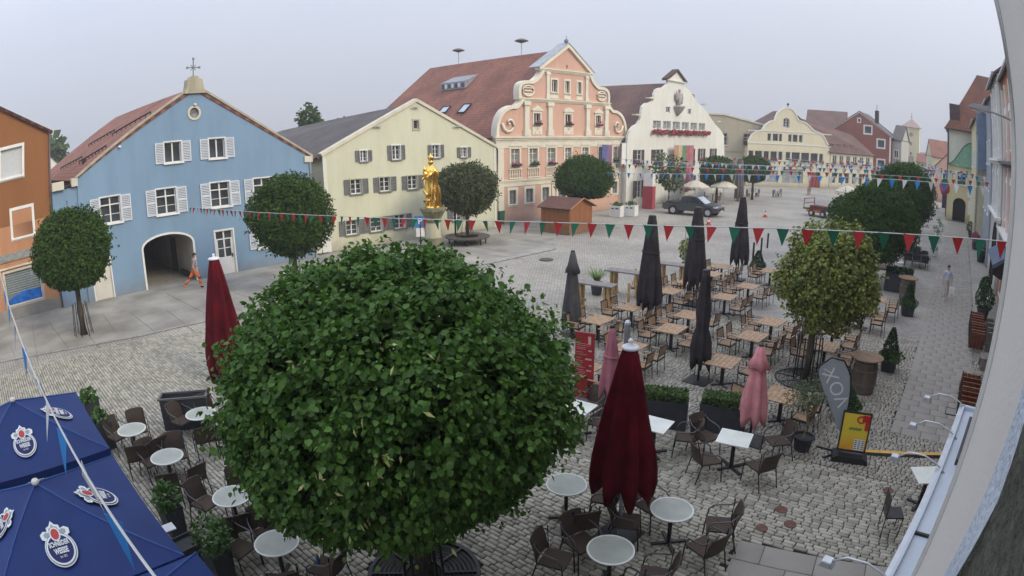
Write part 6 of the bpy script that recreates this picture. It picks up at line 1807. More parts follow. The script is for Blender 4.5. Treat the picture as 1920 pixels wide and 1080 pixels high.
# ------------------------------------------------------------------ morning haze over the square
HAZE = mat('haze_air', (.5, .5, .5)); HAZE.node_tree.nodes.clear()
_o = HAZE.node_tree.nodes.new('ShaderNodeOutputMaterial'); _v = HAZE.node_tree.nodes.new('ShaderNodeVolumePrincipled')
_v.inputs['Color'].default_value = (.97, .975, 1.0, 1); _v.inputs['Density'].default_value = 0.0013; _v.inputs['Anisotropy'].default_value = .2
HAZE.node_tree.links.new(_v.outputs[0], _o.inputs['Volume'])
MB().b2(-700, 500, -250, 700, -1.2, 70).build('haze', HAZE, kind='stuff')
bunting('white and blue pennant string crossing in front of the town hall tree', (1.6, 25.7, 6.08), (-31.2, 42.8, 3.95), .18, .70, [FW, FB], .30, .40, .012, seed=4)
bunting('red and green pennant string above the far end of the terrace', (2.6, 40.0, 5.9), (-30, 43, 4.9), .5, .62, [FR, FG], .28, .36, .012, seed=5)
bunting('white and blue pennant string above the car park, before the yellow house', (2.6, 44.0, 6.1), (-30, 50, 4.9), .5, .62, [FW, FB], .28, .36, .012, seed=6)
bunting('red, green and white pennant string before the yellow house windows', (2.0, 56.0, 5.9), (-29, 60, 4.6), .6, .66, [FR, FG, FW], .34, .42, .014, seed=7)
bunting('blue, red and white pennant string down the far street', (1.6, 66.0, 5.9), (-28, 72, 4.7), .6, .66, [FB, FR, FW], .36, .44, .014, seed=8)
bunting('green, white and red pennant string farthest down the street', (1.0, 78.0, 5.6), (-24, 84, 4.6), .6, .7, [FG, FW, FR, FB], .4, .5, .016, seed=9)
for q, yy in enumerate((86, 96, 108, 122, 138)):
    bunting(['pennant string just beyond the cream corner house', 'pennant string before the pink street house', 'pennant string level with the red-brown gable', 'pennant string beyond the red-brown gable', 'last pennant string before the gate tower'][q], (-2.2, yy, 5.2), (-17, yy + 3, 4.8), .5, .7, [FR, FW, FG, FB], .42, .5, .016, seed=20 + q)
bunting('white and blue pennant string in front passing over the navy umbrellas', (-.2, .55, 4.9), (-31.5, .05, 4.6), .75, 1.15, [FW, FB], .28, .5, .013, seed=30, twist=.35)

# ------------------------------------------------------------------ VOX flag, poster stand, red banner
t = thing('oval_flag', 'grey drop-shaped flag reading VOX on a bent pole', 'flag', (-1.86, 13.75, .02), R(20))
pole = [(0, 0, 0), (.02, 0, .9), (.02, 0, 1.5), (-.06, 0, 2.0), (-.26, 0, 2.3), (-.55, 0, 2.35), (-.8, 0, 2.15)]
MB().tube(pole, .022, 7).build('pole', DARKM, t)
drop = curve([(-.05, .55), (-.01, .95), (-.01, 1.5), (-.09, 1.97), (-.28, 2.25), (-.54, 2.30), (-.77, 2.12), (-.80, 1.95)], 3) + [(-.62, 1.55), (-.38, 1.1), (-.18, .72)]
sail = MB().prism(drop, -.006, .006).build('sail', mat('flag_grey', (.30, .33, .36), .6, .06, 3), t)
vx = link('lettering', text_mesh('VOX', .46, LOGW, .002, -.003), sail, (-.34, -.012, 1.62))
vx.rotation_euler = Matrix.Rotation(R(90), 3, 'X').to_euler()
vx.matrix_local = Matrix.Translation((-.33, -.010, 1.66)) @ Matrix.Rotation(R(90), 4, 'X') @ Matrix.Rotation(R(122), 4, 'Z')
MB().tube([(-.50, -.012, 1.98), (-.70, -.012, 2.08), (-.62, -.012, 1.90)], .012, 5).build('lettering_stroke', LOGW, sail)
MB().tube([(-.5, .25, .02), (0, 0, .05), (.5, -.25, .02)], .025, 6).tube([(-.4, -.3, .02), (0, 0, .05), (.4, .3, .02)], .025, 6).build('cross_foot', DARKM, t)
t = thing('poster_stand', 'black framed poster stand with yellow and orange poster on a black water base', 'poster stand', (-1.55, 13.62, .02), R(12))
tilt = Matrix.Translation((0, 0, .22)) @ Matrix.Rotation(R(-8), 4, 'X')
MB().box((0, 0, .46), (.70, .03, .96), 0, tilt).build('frame', DARKM, t)
def pgrad():
    m = bpy.data.materials.new('poster_print'); m.use_nodes = True
    nt = m.node_tree; p = nt.nodes['Principled BSDF']; p.inputs['Roughness'].default_value = .4
    tc = nt.nodes.new('ShaderNodeTexCoord'); sp = nt.nodes.new('ShaderNodeSeparateXYZ'); ns = nt.nodes.new('ShaderNodeTexNoise'); ns.inputs['Scale'].default_value = 3.5
    ad = nt.nodes.new('ShaderNodeMath'); ad.operation = 'MULTIPLY_ADD'; ad.inputs[1].default_value = .45
    rp = nt.nodes.new('ShaderNodeValToRGB'); e = rp.color_ramp.elements
    e[0].position = .25; e[0].color = (.55, .08, .01, 1); e[1].position = .85; e[1].color = (.62, .47, .03, 1)
    x = e.new(.5); x.color = (.66, .30, .02, 1)
    nt.links.new(tc.outputs['Object'], sp.inputs[0]); nt.links.new(tc.outputs['Object'], ns.inputs['Vector'])
    nt.links.new(ns.outputs[0], ad.inputs[0]); nt.links.new(sp.outputs[2], ad.inputs[2]); nt.links.new(ad.outputs[0], rp.inputs[0]); nt.links.new(rp.outputs[0], p.inputs['Base Color'])
    return m
ps = MB().box((0, -.018, .46), (.62, .008, .86), 0, tilt).build('poster', pgrad(), t)
RSW = mat('print_red', (.45, .015, .02), .4, .2, 5)
mb = MB().tube([tilt @ Vector((.30 - .19 + .12 * math.cos(R(a)) * (1 - a / 900), -.026, .76 + .09 * math.sin(R(a)) * (1 - a / 900))) for a in range(60, 420, 24)], .02, 5)
mb.box((.22, -.024, .80), (.18, .006, .16), 0, tilt).box((.26, -.024, .62), (.09, .006, .2), 0, tilt)
mb.build('red_swirl_print', RSW, ps)
mb = MB()
for i in range(9): mb.box((-.14 + i * .035, -.024, .53 + .006 * (i % 3)), (.026, .006, .05 + .02 * (i % 2)), 0, tilt)
mb.build('green_word_print', mat('print_green', (.03, .16, .06), .4, .1, 5), ps)
mb = MB().box((.155, -.024, .17), (.25, .004, .26), 0, tilt)
mb.build('white_box_print', LOGW, ps)
mb = MB()
for i in range(3):
    for j in range(5): mb.box((.07 + i * .085, -.0275, .08 + j * .047), (.05, .003, .022), 0, tilt)
mb.build('small_print', mat('print_dark', (.05, .06, .05), .5, .1, 5), ps)
MB().prism([(-.46, 0), (.46, 0), (.42, .10), (.30, .17), (-.30, .17), (-.42, .10)], -.24, .24).build('water_base', mat('black_plastic', (.022, .022, .024), .4, .1, 5), t)
t = thing('red_menu_banner', 'tall dark red roll-up menu banner with white lines at the linden edge', 'banner stand', (-8.42, 12.72, .02), R(14))
MB().b2(-.27, .27, -.008, .008, .08, 1.92).build('panel', mat('banner_red', (.34, .02, .025), .6, .08, 3), t)
MB().b2(-.29, .29, -.02, .02, 1.92, 1.95).build('top_rail', mat('rail_pink', (.35, .12, .13), .4, .1, 3), t)
MB().b2(-.30, .30, -.1, .1, 0, .08).build('base', GREYM, t)
mb = MB().b2(.09, .17, -.012, -.009, 1.62, 1.84)
for i, (z, w_) in enumerate(((1.62, .38), (1.57, .42), (1.51, .30), (1.47, .28), (1.38, .2), (1.32, .34), (1.22, .12), (1.14, .2), (1.09, .22), (1.0, .18), (.95, .28), (.88, .24), (.83, .3), (.78, .26))):
    mb.b2(-.23, -.23 + w_ * .9, -.012, -.009, z, z + .009)
mb.b2(.10, .2, -.012, -.009, 1.42, 1.46).b2(.02, .2, -.012, -.009, 1.18, 1.225).b2(.13, .2, -.012, -.009, 1.01, 1.05).b2(.06, .2, -.012, -.009, .86, .9).b2(-.22, .22, -.012, -.009, .26, .27).b2(-.12, -.02, -.012, -.009, .2, .24)
mb.build('white_print', mat('pale_red_print', (.60, .38, .36), .6, .1, 5), t)
# yellow cable ramp
t = thing('cable_ramp', 'yellow-topped black cable ramp running from poster stand to the shop', 'cable ramp', (-.28, 14.47, .03), math.atan2(.86, 2.34))
for i in range(4):
    s_ = MB().prism([(-.12, 0), (.12, 0), (.07, .05), (-.07, .05)], -1.3 + i * .66, -1.3 + i * .66 + .65, 'x').build('segment', MATS['black_plastic'], t)
    MB().b2(-1.3 + i * .66, -1.3 + i * .66 + .65, -.065, .065, .052, .06).build('yellow_lid', mat('yellow_lid', (.62, .36, .05), .5, .1, 5), s_)

# ------------------------------------------------------------------ shop canopy with lamps
yaw6 = R(90 - 6.1)
cn = thing('shop_canopy', 'white box canopy with dark roller strips along the near facade', 'canopy', (.16, 5.0, 0), yaw6)   # local x runs down the street, local y away from the wall towards the square
AWM = mat('canopy_white', (.48, .53, .60), .35, .06, 2)
MB().b2(-4.0, 4.75, -.02, .05, 3.0, 3.34).build('front_lip', STEEL, cn)
MB().b2(-4.0, 4.7, -.46, -.02, 3.22, 3.30).build('top_sheet', AWM, cn)
MB().b2(-4.0, 4.75, -.05, -.01, 3.30, 3.36).build('front_ridge', AWM, cn)
MB().b2(4.7, 4.78, -.5, .05, 3.02, 3.36).build('end_cap', AWM, cn)
for (a, b) in ((2.75, 4.3), (-2.4, -.3)):
    MB().b2(a, b, -.44, -.2, 3.30, 3.38).build('roller_strip', mat('roller_brown', (.05, .045, .05), .6, .2, 4), cn)
MB().b2(.9, .94, -.45, -.05, 3.30, 3.33).build('joint_strip', DARKM, cn)
for i in range(5): MB().b2(-.2 + i * .5, .0 + i * .5, -.44, -.41, 3.30, 3.42).build('bracket', GREYM, cn)
for q, (xx, lab) in enumerate(((4.72, 'farthest'), (3.55, 'second'), (2.45, 'third'), (-.05, 'nearest'))):
    lm = thing('sign_lamp', '%s of the four swan-neck spotlights over the shop canopy' % lab, 'lamp', (.16 + xx * math.cos(yaw6), 5 + xx * math.sin(yaw6), 0), yaw6, 'swan-neck spotlights')
    pts = [(0, -.1, 3.30), (0, .06, 3.40), (0, .26, 3.46), (0, .48, 3.45), (0, .62, 3.36)]
    MB().tube(pts, .012, 6).build('arm', STEEL, lm, smooth=True)
    MB().box((0, .67, 3.325), (.12, .10, .06)).prism([(.59, 3.29), (.74, 3.29), (.71, 3.36), (.62, 3.36)], -.05, .05, 'x').build('lamp_head', STEEL, lm)
t = thing('shop_step', 'pale stone entrance slab under the shop canopy', 'step', (-.02, 8.1, 0), yaw6)
MB().b2(-2.2, 1.1, -.6, .12, 0, .12).build('slab', STONE, t)
t = thing('standing_board', 'pale menu board edge leaning under the canopy', 'menu board', (.55, 10.6, 0), yaw6)
MB().b2(-.35, .35, -.02, .02, .05, .95).build('panel', DARKM, t)

# ------------------------------------------------------------------ folded furniture along the right-hand wall
RW = mat('red_brown_wood', (.20, .065, .035), .6, .3, 8)
GW2 = mat('grey_old_wood', (.20, .185, .165), .85, .25, 6)
def folded_stack(x, y, yaw, n, label, gap=.3):
    t = thing('folded_tables', label, 'stacked furniture', (x, y, .02), R(yaw))
    for i in range(n):
        M_ = Matrix.Translation((0, i * gap, .45)) @ Matrix.Rotation(R(32), 4, 'X')
        p = MB()
        for q in range(4): p.box((-.3 + q * .17, 0, 0), (.155, .03, .85), 0, M_)
        p.build('table_leaf', RW if i % 3 != 1 else TEAKD, t)
        MB().tube([M_ @ Vector((-.38, .03, -.45)), M_ @ Vector((-.38, .03, .45))], .018, 5).tube([M_ @ Vector((.3, .03, -.45)), M_ @ Vector((.3, .03, .45))], .018, 5).build('frame', DARKM, t)
    for i in range(max(2, n // 2)):
        M_ = Matrix.Translation((.58, i * gap * 1.8, .5)) @ Matrix.Rotation(R(24), 4, 'X')
        MB().box((0, 0, 0), (.36, .05, .9), 0, M_).build('grey_board', GW2, t)
    return t
folded_stack(1.75, 24.3, 0, 9, 'row of folded red-brown tables under the big round boxwood', .42)
folded_stack(1.45, 16.6, 0, 8, 'nearer row of folded red-brown tables above the drain cover', .4)
t = thing('wooden_crate', 'weathered grey wooden bench end between the two rows of folded tables', 'bench', (2.15, 22.6, .02), R(5))
MB().b2(-.3, .3, -.35, .35, .38, .44).build('seat', GW2, t)
for sy in (-1, 1): MB().b2(-.28, .28, sy * .3 - .04, sy * .3 + .04, 0, .38).build('leg', GW2, t)
t = thing('striped_doormat', 'grey striped mat on the cobbles between the folded tables', 'mat', (2.0, 21.3, .035), R(3))
for i in range(7): MB().b2(-.35, .35, -.42 + i * .12, -.36 + i * .12, 0, .012).build('stripe', mat('mat_pale', (.4, .39, .37), .9, .1, 5) if i % 2 else mat('mat_dark', (.08, .08, .08), .9, .1, 5), t)

# second cafe down the walkway: dark tables and chairs
dk = thing('dark_cafe_table', 'black table with folded chairs in front of the broad tree by the walkway', 'table', (-2.4, 40.6, 0), R(4))
MB().b2(-.8, .8, -.4, .4, .72, .76).build('tabletop', DARKM, dk)
for sx in (-1, 1):
    for sy in (-1, 1): MB().tube([(sx * .7, sy * .33, 0), (sx * .7, sy * .33, .72)], .03, 5).build('leg', DARKM, dk)
DWK = mat('dark_grey_wicker', (.03, .03, .035), .7, .3, 40, bump=.5, bscale=150)
for i in range(8):
    c = dup(wick0, (-2.95 + .55 * (i % 3) + .1, 40.0 + (i // 3) * 1.4, .02), R(180 * (i % 2) + 5 * i), 'dark wicker chair at the black tables by the walkway trees, %s' % ['front left', 'front middle', 'front right', 'middle left', 'middle centre', 'middle right', 'back left', 'back centre'][i], 'dark chairs by the walkway trees')
    for ch in c.children:
        if ch.name.startswith(('seat', 'backrest')) and ch.data.materials and ch.data.materials[0] == WICK:
            m2 = MATS.get('_dk_' + ch.data.name)
            if m2 is None:
                m2 = ch.data.copy(); m2.materials.clear(); m2.materials.append(DWK); MATS['_dk_' + ch.data.name] = m2
            ch.data = m2
t = thing('parasol_foot', 'white parasol stand with pole beside the dark chairs', 'parasol stand', (-3.35, 40.9, 0))
MB().lathe([(.3, 0), (.3, .06), (.05, .1)], seg=16).build('foot', WHITE, t); MB().tube([(0, 0, 0), (0, 0, 2.3)], .035, 8).build('pole', WHITE, t)
t = thing('low_deck', 'low brown wooden platform edge under the broad walkway tree', 'platform', (-4.6, 38.2, 0), R(4))
for i in range(6): MB().b2(-1.6, 1.6, -.6 + i * .2, -.42 + i * .2, .02, .1).build('plank', mat('deck_brown', (.12, .07, .05), .8, .2, 5), t)

# ------------------------------------------------------------------ square: hut, statue, posts, car, trailer
WD = mat('hut_boards', (.30, .12, .045), .75, .18, 3, streak=True)
t = thing('wooden_hut', 'closed brown wooden market hut with shallow roof', 'hut', (-26.1, 36.6, 0), R(0))
hx, hy, hh = 1.25, 1.45, 1.95
for i in range(10):
    z = i * hh / 10
    MB().b2(-hx, hx, -hy - .03, -hy, z + .01, z + hh / 10 - .004).build('board', WD, t)
    MB().b2(hx, hx + .03, -hy, hy, z + .01, z + hh / 10 - .004).build('board', WD, t)
MB().b2(-hx, hx, -hy, hy, 0, hh).build('body', mat('hut_inner', (.16, .06, .03), .8, .1, 3), t)
MB().prism([(-hy, hh), (hy, hh), (0, hh + .5)], hx - .02, hx + .02, 'x').prism([(-hy, hh), (hy, hh), (0, hh + .5)], -hx, -hx + .02, 'x').build('gable', WD, t)
HR = mat('hut_roofing', (.13, .065, .055), .9, .15, 3)
for s_ in (-1, 1):
    mb = MB().poly([(-hx - .25, s_ * (hy + .25), hh - .08), (hx + .25, s_ * (hy + .25), hh - .08), (hx + .25, 0, hh + .6), (-hx - .25, 0, hh + .6)]).poly([(-hx - .25, s_ * (hy + .25), hh - .14), (hx + .25, s_ * (hy + .25), hh - .14), (hx + .25, 0, hh + .54), (-hx - .25, 0, hh + .54)])
    mb.build('roof', HR, t)
    MB().tube([(hx + .27, s_ * (hy + .25), hh - .08), (hx + .27, 0, hh + .6)], .05, 4).build('verge_board', mat('verge_orange', (.36, .16, .07), .7, .1, 3), t)
# statue
ST = (-16.37, 14.70)
GOLD = mat('gilding', (.86, .55, .14), .22, .12, 6, metal=1.0, bump=.5, bscale=14)
t = thing('statue_column', 'stone column carrying the golden statue, rising behind the linden', 'column', (*ST, 0))
MB().lathe([(.8, 0), (.8, .5), (.55, .6), (.55, 1.2), (.36, 1.3), (.3, 1.45), (.275, 1.6), (.262, 3.35), (.30, 3.38), (.30, 3.44), (.262, 3.47), (.255, 3.95)], seg=28).build('shaft', mat('lime_stone', (.42, .39, .27), .85, .18, 2.5, bump=.4, bscale=18, streak=True), t, smooth=True)
MB().lathe([(.26, 3.95), (.32, 4.05), (.30, 4.12), (.40, 4.3), (.46, 4.38), (.46, 4.48), (.2, 4.5)], seg=8).build('capital', mat('mossy_stone', (.22, .21, .13), .9, .3, 6, bump=.6, bscale=20), t)
t = thing('golden_statue', 'gilded crowned Madonna with child and sceptre on a column', 'statue', (*ST, 4.48), R(-38))
rs = random.Random(5)
prof = [(.24, 0), (.27, .08), (.25, .3), (.27, .5), (.25, .75), (.21, .95), (.245, 1.1), (.27, 1.25), (.24, 1.36), (.12, 1.45), (.065, 1.5), (.06, 1.54)]
def rf(r_, z, an, i):
    k = max(0, 1 - z / 1.6)
    return r_ * (1 + (.05 + .16 * k) * math.sin(an * 5 + z * 3.2) + .07 * math.sin(an * 9 - z * 6) + .08 * math.sin(an - z * 2)), z + .03 * math.sin(an * 3)
mb = MB().lathe(prof, seg=60, fold=rf)
mb.build('draped_body', GOLD, t, smooth=True)
MB().blob((-.02, -.03, 1.62), (.085, .095, .115), 14, 10).build('head', GOLD, t, smooth=True)
MB().lathe([(.085, 1.69), (.095, 1.72), (.09, 1.76), (.12, 1.82), (.08, 1.85), (.03, 1.9), (.02, 1.96)], (-.02, -.02, 0), 14).build('crown', GOLD, t, smooth=True)
MB().tube([(-.18, -.02, 1.33), (-.33, -.1, 1.18), (-.36, -.2, 1.22)], [.07, .055, .04], 10).tube([(-.37, -.2, .95), (-.37, -.22, 1.3), (-.42, -.26, 1.75)], .014, 6).build('arm_with_sceptre', GOLD, t, smooth=True)
MB().tube([(.2, -.02, 1.32), (.3, -.14, 1.12), (.12, -.26, 1.08)], [.075, .06, .05], 10).build('arm', GOLD, t, smooth=True)
MB().blob((.16, -.24, 1.2), (.085, .08, .14), 10, 8).blob((.15, -.26, 1.39), (.055, .055, .065), 10, 8).tube([(.16, -.28, 1.1), (.06, -.36, 1.0), (.02, -.36, .88)], [.05, .04, .03], 8).build('child', GOLD, t, smooth=True)
MB().tube([(-.2, -.1, .9), (0, -.26, .62), (.2, -.2, .42)], [.05, .08, .05], 8).tube([(-.22, -.08, .35), (0, -.26, .24), (.22, -.12, .3)], [.05, .08, .05], 8).build('mantle_folds', GOLD, t, smooth=True)
MB().blob((0, 0, .02), (.3, .3, .12), 14, 8, .08).build('globe_base', GOLD, t, smooth=True)
# traffic sign, posts
t = thing('parking_sign', 'blue and white parking sign on a dark post left of the column', 'sign', (-24.2, 20.8, 0), R(50))
MB().tube([(0, 0, 0), (0, 0, 2.9)], .04, 6).build('post', DARKM, t)
MB().b2(-.3, .3, -.03, -.01, 2.35, 2.95).build('blue_plate', mat('sign_blue', (.05, .18, .42), .5, .1, 3), t)
link('lettering', text_mesh('P', .42, LOGW, .002, .01), t, (0, -.035, 2.66)).rotation_euler = (R(90), 0, 0)
MB().b2(-.22, .22, -.03, -.01, 1.85, 2.3).build('white_plate', WHITE, t)
t = thing('info_pillar', 'dark red upright banner stand on the pavement right of the column', 'banner stand', (-26.5, 23.9, 0), R(42))
MB().b2(-.28, .28, -.03, .03, .5, 2.15).build('panel', mat('maroon_panel', (.20, .03, .06), .6, .1, 3), t)
MB().b2(-.3, .3, -.035, .035, 2.15, 2.7).build('white_head', WHITE, t)
MB().b2(-.06, .02, -.04, -.031, 1.0, 2.0).b2(-.18, .18, -.04, -.031, .7, .85).build('white_print', LOGW, t)
MB().tube([(.33, 0, 0), (.33, 0, 2.7)], .03, 6).build('pole', STEEL, t)
t = thing('litter_bin', 'green wheelie bin between pale green house and town hall', 'bin', (-32.4, 36.2, 0))
MB().prism([(-.25, 0), (.25, 0), (.32, 1.0), (-.32, 1.0)], -.3, .3).build('body', mat('bin_green', (.03, .13, .07), .5, .1, 3), t); MB().b2(-.34, .34, -.34, .34, 1.0, 1.08).build('lid', MATS['bin_green'], t)
for i, (x, y) in enumerate(((-11.56, 35.34), (-11.74, 37.37), (-12.02, 39.54), (-11.3, 33.2))):
    t = thing('bollard', ['black bollard, second from the parasol', 'black bollard, third from the parasol', 'black bollard, farthest from the parasol', 'black bollard nearest the farthest black parasol'][i], 'bollard', (x, y, 0), 0, 'black bollards')
    MB().tube([(0, 0, 0), (0, 0, .92)], .06, 10).build('post', DARKM, t); MB().blob((0, 0, .93), .065, 8, 5).build('cap', DARKM, t)
t = thing('thin_pole', 'thin grey pole behind the farthest high table', 'pole', (-12.85, 28.4, 0))
MB().tube([(0, 0, 0), (0, 0, 2.35)], .02, 6).build('shaft', GREYM, t); MB().lathe([(.25, 0), (.25, .03), (.02, .05)], seg=12).build('foot', GREYM, t)
for i, (x, y) in enumerate(((-27.6, 46.3), (-26.9, 47.6))):
    t = thing('concrete_planter', ['white square flower tub, left one by the town hall corner', 'white square flower tub, right one by the town hall corner'][i], 'planter', (x, y, 0), R(10), 'white flower tubs')
    MB().b2(-.5, .5, -.5, .5, 0, .95).build('tub', WHITE, t)
    shrub(t, (0, 0, 1.05), (.45, .2), 160, .16, GRN, 90 + i)
    MB().b2(-.3, -.1, -.52, -.5, .7, .8).b2(.05, .3, -.52, -.5, .7, .8).build('lettering_stroke', DARKM, t)
t = thing('red_info_pillar', 'red and white advertising pillar in front of the white gabled house', 'pillar', (-28.3, 53.5, 0))
MB().b2(-.55, .55, -.3, .3, 0, 2.2).build('red_body', mat('pillar_red', (.36, .05, .07), .6, .1, 3), t); MB().b2(-.5, .5, -.28, .28, 2.2, 3.4).build('white_top', WHITE, t)
for i, (x, y) in enumerate(((-18.0, 52.0), (-19.3, 47.0), (-17.3, 55.5), (-16.5, 47.2))):
    t = thing('traffic_cone', ['red and white cone right behind the pickup', 'red and white cone before the pickup bonnet', 'red and white cone farthest from the pickup', 'red and white cone beside the farthest black parasol'][i], 'cone', (x, y, 0), 0, 'traffic cones')
    MB().lathe([(.17, .03), (.03, .6)], seg=12).b2(-.2, .2, -.2, .2, 0, .03).build('body', mat('cone_red', (.55, .06, .04), .5, .1, 3), t)
    MB().lathe([(.125, .24), (.085, .4)], seg=12).build('band', WHITE, t)
# pickup, nose to the right
PC_ = mat('car_paint_grey', (.075, .08, .088), .28, .08, 3, metal=.45, spec=.6)
car = thing('pickup_truck', 'dark grey double-cab pickup parked across the square', 'pickup', (-23.0, 52.2, 0), R(3))
bodyp = [(-2.7, .55), (-2.62, 1.02), (-1.0, 1.06), (-.95, 1.1), (.95, 1.1), (1.25, 1.08), (2.35, .98), (2.62, .82), (2.66, .5), (2.4, .38), (-2.5, .42)]
MB().prism(bodyp, -.93, .93).build('body', PC_, car)
MB().prism([(-1.0, 1.09), (-.85, 1.62), (-.6, 1.72), (.35, 1.74), (.6, 1.66), (1.35, 1.09)], -.80, .80).build('cabin', PC_, car)
for s_ in (-1, 1):
    MB().prism([(-.86, 1.14), (-.76, 1.56), (-.15, 1.62), (-.15, 1.14)], s_ * .805, s_ * .815).build('side_window', GLASS, car)
    MB().prism([(-.08, 1.14), (-.08, 1.62), (.4, 1.62), (1.1, 1.14)], s_ * .805, s_ * .815).build('side_window', GLASS, car)
    MB().box((1.0, s_ * 1.0, 1.18), (.14, .16, .14)).build('mirror', PC_, car)
    MB().prism([(2.2, .84), (2.55, .8), (2.5, .92), (2.2, .95)], s_ * .55, s_ * .94).build('headlight', mat('headlight_glass', (.65, .68, .7), .15, .1, 3), car)
    MB().box((-2.66, s_ * .82, .85), (.06, .16, .3)).build('tail_light', mat('tail_red', (.4, .02, .02), .3, .1, 3), car)
MB().poly([(.66, -.74, 1.655), (1.38, -.76, 1.11), (1.38, .76, 1.11), (.66, .74, 1.655)]).poly([(.67, -.74, 1.66), (1.39, -.76, 1.115), (1.39, .76, 1.115), (.67, .74, 1.66)]).build('windscreen', mat('windscreen_glass', (.35, .42, .5), .1, .1, 2, spec=.8), car)
MB().box((2.66, 0, .66), (.04, 1.1, .2)).build('grille', DARKM, car)
MB().box((2.68, 0, .52), (.03, .5, .11)).build('number_plate', WHITE, car)
MB().b2(-2.45, -1.1, -.78, .78, 1.05, 1.12).build('bed_cover', mat('bed_black', (.02, .02, .02), .6, .1, 3), car)
for sx in (-1.62, 1.72):
    for s_ in (-1, 1):
        w_ = MB().tube([(sx, s_ * .72, .39), (sx, s_ * .96, .39)], .39, 20).build('wheel', mat('tyre', (.02, .02, .02), .8, .1, 3), car)
        MB().tube([(sx, s_ * .9, .39), (sx, s_ * .965, .39)], .24, 14).build('rim', STEEL, w_)
        MB().tube([(sx, s_ * .86, .39), (sx, s_ * .935, .39)], .47, 20).build('wheel_arch', mat('arch_black', (.015, .015, .016), .8, .1, 3), car)
# trailer
tr = thing('flatbed_trailer', 'low orange and dark flatbed trailer with ladder frame, nose hidden by the tree', 'trailer', (-12.9, 60.2, 0), R(-22))
MB().b2(-1.9, 1.7, -.9, .9, .62, .74).build('bed', DARKM, tr)
MB().b2(-1.5, .2, -.93, -.9, .4, .66).build('orange_side', mat('machine_orange', (.5, .12, .03), .6, .2, 3), tr)
MB().tube([(-1.85, -.85, .7), (-1.85, -.85, 1.6), (-1.85, .85, 1.6), (-1.85, .85, .7)], .05, 6).tube([(-1.85, -.85, 1.15), (-1.85, .85, 1.15)], .035, 6).build('rack', mat('rack_red', (.22, .05, .05), .6, .2, 4), tr)
for sx in (-.9, .4):
    w_ = MB().tube([(sx, -.95, .33), (sx, -.75, .33)], .33, 16).build('wheel', MATS['tyre'], tr); MB().tube([(sx, -.96, .33), (sx, -.94, .33)], .17, 12).build('rim', STEEL, w_)
for i in range(4): MB().b2(-1.4 + i * .6, -1.0 + i * .6, -.5, .5, .75, 1.0).build('load_box', mat('load_%d' % (i % 2), ((.2, .04, .03), (.06, .06, .07))[i % 2], .7, .2, 4), tr)

# beige market umbrellas and small tables in front of the white and yellow houses
for i in range(7):
    x, y = [(-27.5, 58.5), (-25.6, 61.2), (-26.8, 66.0), (-24.8, 74.0), (-22.5, 76.5), (-20.3, 84), (-11.5, 76)][i]
    t = thing('cafe_table', ['cafe table nearest the white gable', 'cafe table under the first far clipped tree', 'cafe table left of the lone taupe parasol', 'cafe table under the second far clipped tree', 'cafe table right of the second far tree', 'cafe table before the yellow house window', 'cafe table by the yellow wing door'][i], 'table', (x, y, 0), R(20 * i), 'far cafe tables')
    MB().lathe([(.45, .72), (.45, .75), (.001, .755)], seg=14).build('tabletop', GREYM, t); MB().tube([(0, 0, 0), (0, 0, .72)], .04, 6).build('column', DARKM, t)
    for q in range(2):
        MB().b2(-.95 + q * 1.5, -.55 + q * 1.5, -.2, .2, .42, .46).b2(-.97 + q * 1.9, -.93 + q * 1.9, -.2, .2, .46, .9).b2(-.93 + q * 1.5, -.57 + q * 1.5, -.18, -.15, 0, .42).b2(-.93 + q * 1.5, -.57 + q * 1.5, .15, .18, 0, .42).build('stool', mat('beige_weave', (.30, .25, .2), .8, .2, 9), t)
for i, (x, y, r_) in enumerate(((-26.5, 60.4, 1.5), (-24.4, 63.0, 1.5), (-12.6, 70.5, 1.5))):
    t = thing('market_umbrella', ['half-open beige umbrella right behind the pickup', 'beige umbrella in front of the white gable, right one', 'pale umbrella beside the broad tree before the yellow wing'][i], 'umbrella', (x, y, 0), 0, 'beige market umbrellas')
    MB().lathe([(.02, 2.55), (r_ * .5, 2.3), (r_, 1.9), (r_ * 1.0, 1.75)], seg=8).build('canopy', mat('ecru_cloth', (.55, .51, .42), .8, .08, 3), t)
    MB().tube([(0, 0, 0), (0, 0, 2.6)], .03, 6).build('pole', TIMBER, t)
t = thing('red_flower_arch', 'dark round planter with hanging red flowers at the cream corner house', 'hanging basket', (-1.35, 74.4, 3.3))
MB().blob((0, 0, .1), (.7, .6, .8), 10, 7, .2).build('flowers', REDF, t); MB().blob((0, 0, .75), (.65, .55, .5), 9, 6, .2).build('foliage', GRN, t)
t = thing('doorway_figure', 'dark purple flag hanging beside the cream corner house', 'flag', (-1.3, 74.0, 1.4))
MB().b2(-.4, .1, -.03, .03, -.2, 1.3).build('cloth', mat('violet_cloth', (.05, .035, .07), .8, .2, 3), t)
t = thing('street_banner', 'white drop flag with round sign above the arch of the corner house', 'flag', (1.9, 66, 0))
MB().lathe([(.34, 0), (.34, .06)], seg=16).build('round_sign', WHITE, t, loc=(-.2, 0, 3.6)).rotation_euler = (R(90), 0, 0)
MB().b2(-.35, .2, -.02, .02, 1.6, 3.0).build('cloth', WHITE, t); MB().tube([(.25, 0, 0), (.25, 0, 4.6)], .03, 6).build('pole', DARKM, t)
